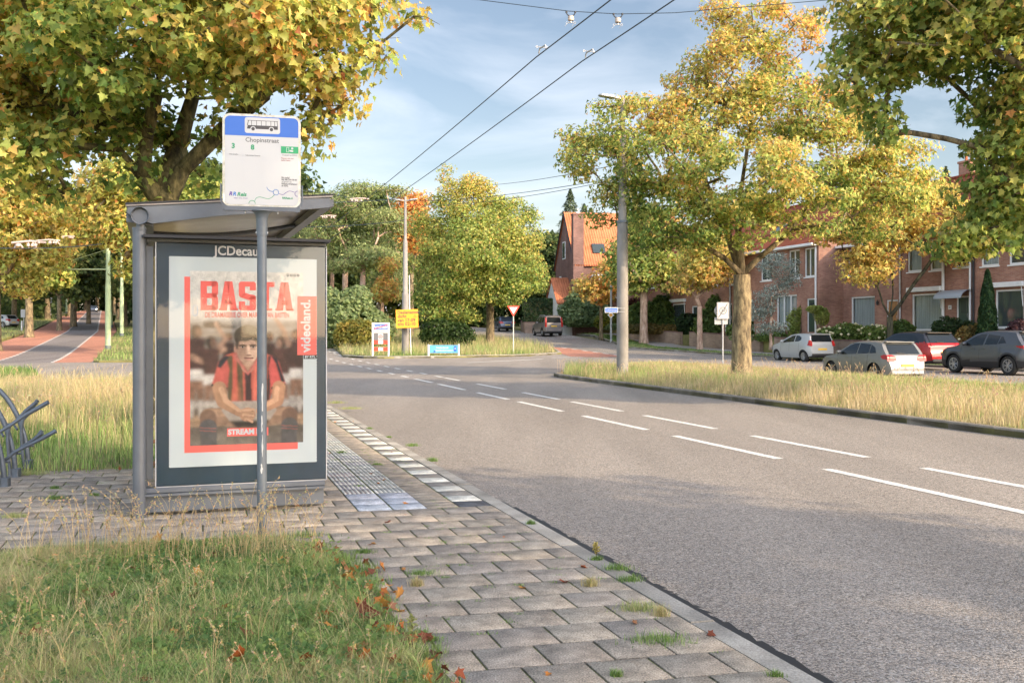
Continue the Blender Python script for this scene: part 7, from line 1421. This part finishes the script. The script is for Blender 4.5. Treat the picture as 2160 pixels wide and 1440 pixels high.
# hedge, garden bushes
HED = [(.018, .04, .018), (.045, .085, .03), (.10, .16, .045), (.19, .26, .07)]
def hedge(label, a, b, z0, z1, th, n, seed):
    q = np.random.default_rng(seed); A = np.array(a); Bv = np.array(b); d = unit(Bv - A); nn = np.array([-d[1], d[0]]); root = empty('hedge', (*((A + Bv) / 2), 0), 0, label, 'hedge'); mid = (A + Bv) / 2
    u = q.random(n); face = q.random(n); v = q.random(n); L = np.linalg.norm(Bv - A); w = np.where(face < .45, -th / 2, np.where(face < .6, th / 2, (v - .5) * th)); z = np.where(face < .6, z0 + (z1 - z0) * q.random(n), z1); 
    P = np.zeros((n, 3)); P[:, :2] = A + d * (u * L)[:, None] + nn * (w + q.normal(size=n) * .04)[:, None] - mid; P[:, 2] = z + q.normal(size=n) * .05; e = q.random(n) < .06; P[e, :2] = (A if True else Bv) - mid + nn * ((v[e] - .5) * th)[:, None]; P[e, 2] = z0 + (z1 - z0) * q.random(e.sum())
    nr = np.zeros((n, 3)); nr[:, :2] = nn * np.sign(w)[:, None]; nr = unit(nr + q.normal(size=(n, 3)) * .6 + np.array([0, 0, .4])); leaves('foliage', P, nr, q.normal(size=(n, 3)), .15 * q.uniform(.6, 1.3, n), pal(HED, .4 + .25 * wob(P, .9, seed) + q.normal(size=n) * .18), M['leaf'], root, 'six')
    mb = MB(); M4 = Matrix.Translation((0, 0, 0)) @ Matrix.Rotation(math.atan2(d[1], d[0]), 4, 'Z'); mb.box(-L / 2 + .1, L / 2 - .1, -th / 2 + .1, th / 2 - .1, z0, z1 - .1, M=M4); mb.build('inner_growth', M['soil'], root); return root
hz = tz(98) ; hedge('tall clipped dark hedge on the brown wall behind the van', (9.3, 96.6), (1.2, 99.3), hz + 1.0, hz + 3.15, 1.2, 15000, 81)
hedge('end of the clipped hedge running away from the van', (1.6, 99.5), (2.2, 106), hz + 1.0, hz + 3.1, 1.1, 5000, 82)
def gz_(y): return tz(y) + .7
def gb(label, px, y, blobs, n, ls, palx, hue=.4, hv=.3, seed=1, o=31.35, **k):
    y2 = (float(K0 @ N) + o) / (N[0] * (px - 1080) / FPX + N[1]); blobs = [tuple(v * y2 / y for v in b_) for b_ in blobs]; ls = ls * (y2 / y) ** .5; y = y2
    if k.get('flowers'): k['flowers'] = (k['flowers'][0], k['flowers'][1] * 1.05, k['flowers'][2])
    return bush('garden_bush', label, (pr(px, y), y, gz_(y)), blobs, n, ls, palx, hue, hv, seed=seed, **k)
LIV = [(.06, .11, .03), (.14, .21, .055), (.26, .33, .09), (.42, .44, .13)]; DRK = [(.012, .03, .01), (.03, .06, .018), (.06, .10, .03)]; SILV = [(.11, .15, .12), (.22, .27, .23), (.36, .41, .36), (.46, .50, .46)]; RED = [(.04, .015, .012), (.09, .035, .03), (.14, .05, .03)]; OCH = [(.10, .09, .03), (.20, .16, .05), (.32, .22, .07), (.30, .12, .04)]
crm = mat('hydrangea_heads', (0.62, 0.56, 0.34), .8, var=.25, vscale=9)
gb('hydrangea with many cream flower heads behind the silver car', 1790, 50.0, [(0, 0, .45, .9, .6, .6), (1.1, -.4, .4, .8, .6, .55), (-.9, .3, .35, .7, .5, .5)], 4500, .13, LIV, .5, .3, 91, flowers=(110, .085, crm))
gb('smaller hydrangea with cream heads left of the dark round bush', 1868, 49.0, [(0, 0, .4, .8, .5, .45), (.9, 0, .35, .6, .5, .4)], 2500, .12, LIV, .55, .3, 92, flowers=(45, .08, crm))
gb('dark round clipped bush behind the red car', 2003, 45.6, [(0, 0, .65, .85, .7, .75), (.7, -.1, .6, .6, .6, .65)], 6000, .10, DRK, .5, .4, 93)
gb('russet and green bush right of the dark round one', 2050, 44.6, [(0, 0, .45, .7, .5, .55), (.5, 0, .7, .5, .4, .5)], 3500, .11, OCH, .4, .5, 94, flowers=(14, .07, crm))
gb('small round green bush below the wide curtained window', 1900, 52.8, [(0, 0, .75, .75, .6, .6)], 3000, .11, LIV, .3, .3, 95)
gb('low green planting at the right picture edge', 2120, 44.2, [(0, 0, .3, .9, .5, .4), (1.0, 0, .4, .8, .5, .5)], 3200, .12, LIV, .45, .4, 96)
gb('dark purple-leaved bush at the right picture edge', 2150, 44.8, [(0, 0, .85, .5, .45, .5), (.5, 0, .7, .5, .5, .5)], 2200, .12, [(.03, .012, .02), (.06, .03, .04), (.10, .05, .05)], .5, .4, 97)
# columnar conifer
q = np.random.default_rng(98); n = 9000; u = q.random(n); hC = 3.5; prf = .48 * np.minimum(1, (u / .12 + .35)) * (1 - u) ** .62 + .03; a = q.uniform(0, 6.28, n); rr = prf * (.8 + .25 * q.random(n)) * (1 + .10 * np.sin(a * 4 + u * 22)); P = np.stack([rr * np.cos(a), rr * np.sin(a), u * hC + .05], 1); o_ = unit(np.stack([np.cos(a), np.sin(a), .6 + 0 * a], 1))
root = empty('columnar_conifer', (pr(2083, 46), 46, gz_(46)), 0, 'narrow dark columnar conifer before the right window', 'tree'); leaves('foliage', P, unit(o_ + q.normal(size=(n, 3)) * .4), np.tile([0, 0, 1.0], (n, 1)) + q.normal(size=(n, 3)) * .3, .13 * q.uniform(.6, 1.2, n), pal([(.012, .03, .012), (.03, .07, .025), (.08, .13, .035)], .45 + q.normal(size=n) * .25), M['needle'], root, 'oval'); mb = MB(); mb.tube([(0, 0, -.2), (0, 0, 2.6)], [.09, .02], 7); mb.build('trunk', M['bark'], root)
# silver-leaved tree by the forward terrace
make_tree((pr(1626, 55), 55, gz_(55)), .08, 1.6, [B(1640, 560, 55, 1.2, .8), B(1640, 610, 55, .9, .7), B(1600, 660, 55, .9, .6), B(1660, 590, 55, .7, .6), B(1615, 630, 55, .9, .6), B(1625, 690, 55, 1.1, .35)], 75, 70, .13, cr=.48, seed=99, palette=SILV, hue=.45, huev=.25, shape='oval', label='silver-leaved garden tree before the forward terrace', name='garden_tree', barkm='barkpale')
gb('greyish green bush at the foot of the silver-leaved tree', 1640, 53, [(0, 0, .2, 1.2, .6, .35), (1.3, 0, .2, .9, .5, .3)], 3000, .12, LIV, .45, .3, 101); gb('leafy climber beside the forward terrace door', 1680, 57.5, [(0, .3, 1.1, .5, .15, .8), (.5, .3, 1.7, .4, .15, .4)], 1200, .13, LIV, .8, .3, 102); gb('climber right of the forward terrace door', 1738, 56, [(0, .3, 1.5, .4, .15, .5), (-.4, .3, 1.9, .5, .15, .2)], 1100, .13, LIV, .8, .3, 103)
gb('dark round bush below the terrace window left of the slim tree', 1455, 74, [(0, 0, .7, 1.0, .7, .9)], 3200, .16, DRK, .5, .4, 104); gb('tall dark leafy bush between mast and terrace', 1400, 78, [(0, 0, 1.4, 1.4, .9, 1.5), (-1.6, 0, 1.1, 1.3, .8, 1.3), (.9, 0, .6, 1.2, .8, .8)], 7500, .20, LIV, .25, .35, 105)
gb('low heathery planting on the garden bank', 1420, 74, [(0, 0, .25, 2.2, .6, .4), (-2.2, 0, .3, 1.6, .6, .45)], 4200, .15, OCH, .3, .4, 106); gb('dark reddish bush beside the tall mast', 1338, 79, [(0, 0, 1.2, .9, .6, 1.3), (.2, 0, .4, .9, .6, .6)], 3500, .17, RED, .5, .4, 107)
gb('mixed green bush behind the end of zone sign', 1500, 69, [(0, 0, .8, 1.2, .7, 1.1), (1.4, 0, .6, 1.1, .7, .8), (.4, 0, 1.9, .8, .6, .9)], 6000, .17, LIV, .35, .35, 108); gb('low bushes left of the silver-leaved tree', 1570, 62, [(0, 0, .5, 1.2, .6, .6), (1.2, 0, .4, 1.0, .6, .5)], 3600, .15, LIV, .3, .4, 109)
gb('loose grey-green shrub right of the van', 1232, 90, [(0, 0, 1.7, 1.9, 1.2, 1.8), (-.9, 0, 1.0, 1.5, 1.0, 1.2), (1.2, 0, 1.0, 1.4, 1.0, 1.1)], 8500, .22, SHR, .3, .35, 110); gb('yellow-flowered low shrub left of the tall mast', 1290, 84, [(0, 0, .5, 1.5, .8, .8), (1.0, 0, .6, 1.0, .8, .8)], 4500, .17, [(.08, .11, .02), (.2, .22, .03), (.42, .38, .05)], .45, .5, 111)
gb('hanging grey-green plant over the low wall', 1310, 80, [(0, -.3, .1, 1.3, .5, .4)], 1800, .15, SHR, .5, .3, 112); gb('plant trailing over the wall beside the white hatchback', 1610, 52.2, [(0, -.3, .05, .9, .35, .3), (-1.0, -.2, .05, .8, .3, .25)], 2400, .11, SHR, .45, .3, 113)
# dark round planter hung on the wall beside the white hatchback
x_, y_ = F(45.0, 30.35); 
t = empty('wall_pot', (x_, y_, tz(y_) + .55), 0, 'black pot with trailing leaves on the garden wall', 'pot'); mb = MB(); mb.lathe([(0, -.2), (.15, -.18), (.2, 0), (.18, .12), (.12, .12)], (0, 0, 0), 14); mb.build('pot_body', M['black'], t, True)
# ------------------------------------------------------------------ grasses
def ss(a, b, x): t = np.clip((x - a) / (b - a), 0, 1); return t * t * (3 - 2 * t)
FGP = [F(-0.42, -2.3), F(-1.05, -1.84), F(-2, -1.72), F(-3, -1.68), F(-4.2, -1.62), F(-5.2, -1.6), (-2.6, 3.2), (-3.9, 6.3), F(-.35, -3.6), F(-.38, -2.8)]
FX = [(-2.1, 3.5), (-.15, 3.5), F(-4.2, -1.60), F(-3, -1.66), F(-2, -1.70), F(-1.05, -1.82), F(-.42, -2.1), F(-.36, -2.8), F(-.38, -4.2), (-3.75, 6.5), (-2.8, 4.6)]
grass('grass', FX, 130000, .025, .09, .0036, .40, 201, .010, 1.0, label='short green foreground grass', dryf=lambda x, y: .20 * ss(5.2, 4.2, y))
grass('grass', FX, 14000, .07, .17, .0026, .58, 202, .010, 1.2, label='longer dry blades in the foreground grass', dens=lambda x, y: .25 + .75 * np.maximum(ss(6.4, 7.1, y), ss(5.0, 4.3, y) * ss(-.9, -1.5, x)))
rs = np.random.default_rng(203)
pts = [(x, y) for x, y in zip(rs.uniform(-3.2, -1.15, 420), rs.uniform(6.35, 7.45, 420)) if SO(x, y)[0] < -.40 and SO(x, y)[1] < -1.8 and rs.random() < (.25 + .75 * (x < -1.5)) * (1 if x > -2.9 else .4)]
stems('grass_stems', pts, .44, 204, 'tall dry flowering grass in front of the shelter', r0=.0014, hs=.0095, heads=12)
pts = [(x, y) for x, y in zip(rs.uniform(-2.6, -.5, 230), rs.uniform(3.9, 6.6, 230)) if SO(x, y)[1] < -1.75]
stems('grass_stems', pts, .26, 205, 'sparse dry flowering stems in the foreground grass', r0=.0011, heads=12, hs=.008)
grass('grass', [F(4.05, -2.6), F(4.05, -14), (-24, 18), (-18, 25.5), (-13.3, 26.4), (-11.6, 28.3), F(23.6, -2.6), F(12, -2.55)], 95000, .22, .52, .010, .66, 206, -.01, .4, label='tall golden grass field left of the shelter', hf=lambda x, y: .35 + .65 * ss(12.5, 16.5, y), dryf=lambda x, y: -.42 + .50 * ss(12.5, 17.5, y) + .02 * 0)
MP = [F(-2, 9.2), F(10, 9.2), F(22, 9.25), F(25.6, 9.5), (2.1, 39.6), (3.5, 43.0), (5.2, 46.2), (6.4, 47.6), (7.6, 48.2), F(32, 19.1), F(4, 19.1)]
grass('grass', MP, 130000, .14, .46, .010, .60, 207, .015, .45, label='long dry and green grass on the median', dens=lambda x, y: np.clip(1.2 - (y - 14) * .012, .3, 1), dryf=lambda x, y: .10 * np.sin(x * .9 + y * .4) + .06, hf=lambda x, y: .45 + .55 * ss(9.2, 10.2, (x - K0[0]) * N[0] + (y - K0[1]) * N[1]) - .62 * ss(11.0, 14.5, (x - K0[0]) * N[0] + (y - K0[1]) * N[1]))
rs = np.random.default_rng(221)
q_ = [F(s__, o__) for s__, o__ in zip(rs.uniform(2, 26, 900), 9.3 + 8 * rs.random(900) ** 1.4)]
stems('grass_stems', q_, .50, 222, 'dry flowering stems on the median', z0=.02, r0=.0035, heads=9, hs=.022, col=(.50, .38, .24))
q_ = [F(s__, o__) for s__, o__ in zip(rs.uniform(4.6, 22, 700), -2.8 - 11 * rs.random(700))]
stems('grass_stems', q_, .62, 223, 'dry flowering stems in the field left of the shelter', r0=.003, heads=9, hs=.02, col=(.56, .44, .26))
IP = [at(712, 748, 0.02), (-9.4, 58.4), (-8.0, 56.9), (-7.0, 56.5), (-3, 57.7), (.8, 59.6), (2.7, 62.2), (2.6, 66.0), (1.1, 74), (-2.1, 86), (-8, 96), (-14, 84)]
grass('grass', IP, 34000, .16, .62, .018, .50, 208, .02, .4, label='tall dry grass on the far island', hf=lambda x, y: .35 + .65 * ss(57.5, 60, y), dryf=lambda x, y: -.25 + .32 * ss(57.3, 60, y))
grass('grass', VR[:7] + VR[-2:], 16000, .10, .40, .02, .34, 209, .02, .4, label='grass verge under the green masts', dens=lambda x, y: (y < 110) * (x < -9))
grass('grass', [(-46, 60), (-33, 60), lx[1], (lx[2][0] * .6 + lx[1][0] * .4, lx[2][1] * .6 + lx[1][1] * .4), (-62, 100)], 14000, .08, .26, .022, .30, 210, .02, .4, label='grass verge left of the hill road')
grass('grass', [at(-60, 805, 0), at(55, 799, 0), at(80, 795, 0), at(70, 789, 0), at(-60, 783, 0)], 6000, .1, .3, .016, .2, 211, .04, .4, label='grass on the small traffic island at far left')
grass('grass', [F(20, 28.35), F(44, 28.35), F(57, 25.7), (7.4, 92), (3.0, 104), (5.0, 103), (8.9, 92), F(57, 27.4), F(44, 29.0), F(20, 29.0)], 16000, .04, .12, .02, .16, 212, .02, .4, label='mown strip between service street and sidewalk')
# weeds in the joints, moss tufts, tufts along the kerb
tuft_spots = [(1390, 1352, .055, 1, .16), (1300, 1200, .05, 1, .10), (1330, 1225, .055, 1, .09), (1245, 1235, .075, 3, .05), (1345, 1285, .06, 2, .13), (1395, 1298, .075, 3, .05), (890, 1210, .04, 1, .12), (880, 1235, .065, 3, .05), (905, 1350, .03, 0, .06), (1120, 1105, .045, 0, .04), (1300, 1425, .04, 1, .03), (870, 940, .05, 1, .1), (912, 972, .06, 1, .07), (820, 922, .03, 1, .04), (780, 905, .05, 1, .05), (708, 850, .07, 2, .2), (740, 862, .06, 2, .25), (118, 1052, .05, 1, .10), (115, 1030, .04, 0, .06), (60, 1000, .06, 2, .25), (30, 1090, .05, 2, .12), (200, 1045, .04, 1, .05), (640, 1130, .05, 1, .2), (680, 1165, .05, 1, .12), (860, 1425, .07, 1, .18), (765, 1165, .04, 0, .08), (1635, 1425, .035, 1, .04), (760, 1240, .05, 1, .10), (1258, 1180, .04, 0, .05), (795, 980, .035, 0, .06), (720, 955, .04, 0, .06), (758, 1025, .02, 0, .05)]
X = []; Y = []; Hh = []; Hu = []; r = np.random.default_rng(301)
for k_ in range(46):
    s__ = -4.6 + 4.2 * k_ / 46; o__ = -1.66 + .05 * r.normal() - (.2 if s__ > -1.0 else 0); x, y = F(s__, o__); n = r.integers(60, 260); a = r.normal(size=(n, 2)) * r.uniform(.02, .06); X += list(x + a[:, 0]); Y += list(y + a[:, 1]); Hh += list(r.uniform(.015, .075) * r.uniform(.5, 1.3, n)); Hu += list(r.normal(size=n) * .12 + r.uniform(.12, .4))
for k_ in range(60):
    o__ = -1.9 - 5 * r.random(); x, y = F(-.30 + .06 * r.normal(), o__); n = r.integers(50, 200); a = r.normal(size=(n, 2)) * r.uniform(.02, .06); X += list(x + a[:, 0]); Y += list(y + a[:, 1]); Hh += list(r.uniform(.02, .08) * r.uniform(.5, 1.3, n)); Hu += list(r.normal(size=n) * .12 + r.uniform(.15, .5))
for (px, py, h, kind, sp) in tuft_spots:
    x, y = at(px, py, 0); n = int(110 + 1300 * sp); h *= .8
    a = r.normal(size=(n, 2)) * sp * .42; X += list(x + a[:, 0]); Y += list(y + a[:, 1] * .6); Hh += list(h * r.uniform(.5, 1.3, n)); Hu += list(r.normal(size=n) * .12 + (.12, .22, .5, .72)[kind])
for j in range(900):                 # moss and seedlings along joints
    s = random.choice([.72 + k * .3 for k in range(-16, 24)]); o = random.uniform(-2.3 if s < 4 else -2.3, -.15) if s < 0 or s > 4 else random.uniform(-8, -.15)
    if random.random() < .5: o = -.15 - .15 * random.randint(1, 50); s += random.uniform(0, .3)
    x, y = F(s, o); 
    if wob(np.array([[x, y]]), 1.7, 77)[0] < .0: continue
    for _ in range(12): X.append(x + random.gauss(0, .02)); Y.append(y + random.gauss(0, .006)); Hh.append(random.uniform(.006, .02)); Hu.append(random.uniform(.05, .42))
X, Y, Hh, Hu = map(np.array, (X, Y, Hh, Hu)); n = len(X); a = r.uniform(0, 6.28, n); l = Hh * r.uniform(.2, .9, n); Bs = np.stack([X, Y, np.full(n, -.004)], 1); wa = a + 1.57; ww = np.where(Hh > .03, .0032, .004)
Wd = np.stack([np.cos(wa), np.sin(wa), np.zeros(n)], 1) * ww[:, None]; D = np.stack([np.cos(a) * l, np.sin(a) * l, np.zeros(n)], 1); up = np.array([0, 0, 1.0])
V = np.stack([Bs - Wd * .5, Bs + Wd * .5, Bs + D * .35 + up * (Hh * .6)[:, None] + Wd * .35, Bs + D * .35 + up * (Hh * .6)[:, None] - Wd * .35, Bs + D + up * Hh[:, None]], 1).reshape(-1, 3)
L = (np.arange(n)[:, None] * 5 + np.array([0, 1, 2, 3, 3, 2, 4])[None]).ravel(); tot = np.tile([4, 3], n); st_ = np.concatenate([[0], np.cumsum(tot)[:-1]])
o = link('weeds', npmesh('weeds', V, L, st_, tot, np.repeat(pal(GREEN, Hu) * r.uniform(.7, 1.2, n)[:, None], 5, 0).clip(.004, .9)), M['grass']); tag(o, 'small weeds and grass tufts in the paving joints', 'weeds', kind='stuff')
# two taller weeds in the paving
def weed(px, py, h, label, seed, colr):
    x, y = at(px, py, 0); q = np.random.default_rng(seed); root = empty('weed_plant', (x, y, 0), 0, label, 'weed'); mb = MB(); mb.tube([(0, 0, -.01), (.005, 0, h * .5), (.0, .005, h)], [.003, .002, .001], 5); P = []; D = []
    for k in range(16):
        z = h * (.35 + .62 * k / 16); a = k * 2.4; L_ = h * .17 * (1.25 - k / 16); mb.tube([(0, 0, z), (math.cos(a) * L_, math.sin(a) * L_, z + L_ * .8)], [.0015, .0008], 3)
        for m in range(7): t = m / 6; P.append((math.cos(a) * L_ * t, math.sin(a) * L_ * t, z + L_ * .8 * t)); D.append((math.cos(a) + q.normal() * .5, math.sin(a) + q.normal() * .5, .5))
    mb.build('stem', M['grass'] if False else M['bark'], root); P = np.array(P); nn = len(P); leaves('leaves', P + q.normal(size=P.shape) * .004, unit(q.normal(size=(nn, 3))), np.array(D), .018 * q.uniform(.7, 1.5, nn), np.array(colr) * q.uniform(.8, 1.2, (nn, 1)), M['leaf'], root, 'oval')
weed(868, 1393, .215, 'thin upright weed growing between the near paving tiles', 1, [(.30, .32, .12)]); weed(1257, 1178, .11, 'small yellow-green weed on the kerb edge', 2, [(.42, .36, .12)])
# broad-leaved weeds among the foreground grass
r = np.random.default_rng(351); cx = r.uniform(-3.0, -.2, 420); cy = r.uniform(3.7, 7.2, 420); so = [SO(a, b) for a, b in zip(cx, cy)]; k = np.array([q[1] < -1.7 and q[0] < -.45 for q in so]); cx, cy = cx[k], cy[k]
n = len(cx) * 34; ci = np.repeat(np.arange(len(cx)), 34); rad_ = r.uniform(.02, .10, len(cx))[ci]; P = np.column_stack([cx[ci] + r.normal(size=n) * rad_, cy[ci] + r.normal(size=n) * rad_, .02 + r.uniform(.01, .075, n)])
hue_ = r.uniform(0, 1, len(cx))[ci] * .7 + r.random(n) * .3
o = leaves('ground_weeds', P, unit(r.normal(size=(n, 3)) * .5 + np.array([0, -.2, 1])), r.normal(size=(n, 3)), r.uniform(.012, .034, n), pal([(.07, .14, .05), (.13, .22, .07), (.22, .32, .09), (.36, .38, .12)], hue_), M['leaf'], None, 'six'); tag(o, 'small broad-leaved weeds among the foreground grass', 'weeds', kind='stuff')
# fallen maple leaves
r = np.random.default_rng(401); P = []; S_ = []
for px, py, k in [(215, 1360, 1.3), (75, 1350, 1.5), (640, 1400, 1.2), (735, 1210, 1.3), (740, 1230, 1.2), (770, 1305, 1.3), (757, 1370, 1.2), (745, 1385, 1.1), (600, 1195, 1), (645, 1180, 1), (672, 1162, 1), (685, 1300, 1.1), (700, 1330, 1), (460, 1175, 1), (420, 1220, .9), (410, 1265, 1), (265, 1275, 1.1), (235, 1260, 1), (180, 1255, .9), (140, 1210, 1), (520, 1345, 1), (500, 1395, 1), (810, 1270, 1), (845, 1278, .9), (660, 1205, 1), (712, 1250, 1.1), (330, 1140, 1), (340, 1150, 1), (1102, 1230, .7), (1190, 1217, .7), (640, 1410, 1.2), (290, 1210, .9), (495, 1395, 1), (470, 1290, 1), (580, 1165, .8), (770, 1390, 1), (725, 1215, 1.2), (790, 1330, .9)]:
    x, y = at(px, py, .03); z = .035 + .03 * r.random() if SO(x, y)[1] < -1.6 else .008; P.append((x, y, z)); S_.append(.088 * k * r.uniform(.75, 1.15))
for _ in range(60): x, y = F(r.uniform(-4.4, -.3), r.uniform(-4.5, -1.45)); P.append((x, y, .03 + .03 * r.random())); S_.append(r.uniform(.03, .085))
for _ in range(90): s__ = r.uniform(-4.4, -.6); x, y = F(s__, -1.68 + .09 * r.normal() - (.12 if s__ > -1.2 else 0)); P.append((x, y, .012 + .03 * r.random())); S_.append(r.uniform(.035, .08))
for _ in range(46): x, y = F(r.uniform(-4, 12), r.uniform(-2.3, -.1)); P.append((x, y, .006)); S_.append(r.uniform(.015, .06))
for _ in range(50): x, y = F(r.uniform(4.0, 4.4), r.uniform(-12, -2.5)); P.append((x, y, .02)); S_.append(r.uniform(.03, .1))
P = np.array(P); n = len(P); nr = unit(r.normal(size=(n, 3)) * .55 + np.array([0, -.3, 1.0])); nr[P[:, 2] < .01] = unit(r.normal(size=((P[:, 2] < .01).sum(), 3)) * .12 + np.array([0, 0, 1]))
c = pal([(.10, .035, .02), (.24, .055, .02), (.42, .12, .025), (.50, .24, .05), (.20, .09, .05)], r.random(n)); o = leaves('fallen_leaves', P, nr, r.normal(size=(n, 3)) * np.array([1, 1, .1]), np.array(S_), c, M['deadleaf'], None, 'maple', .35); tag(o, 'brown and orange fallen maple leaves', 'leaves', kind='stuff')
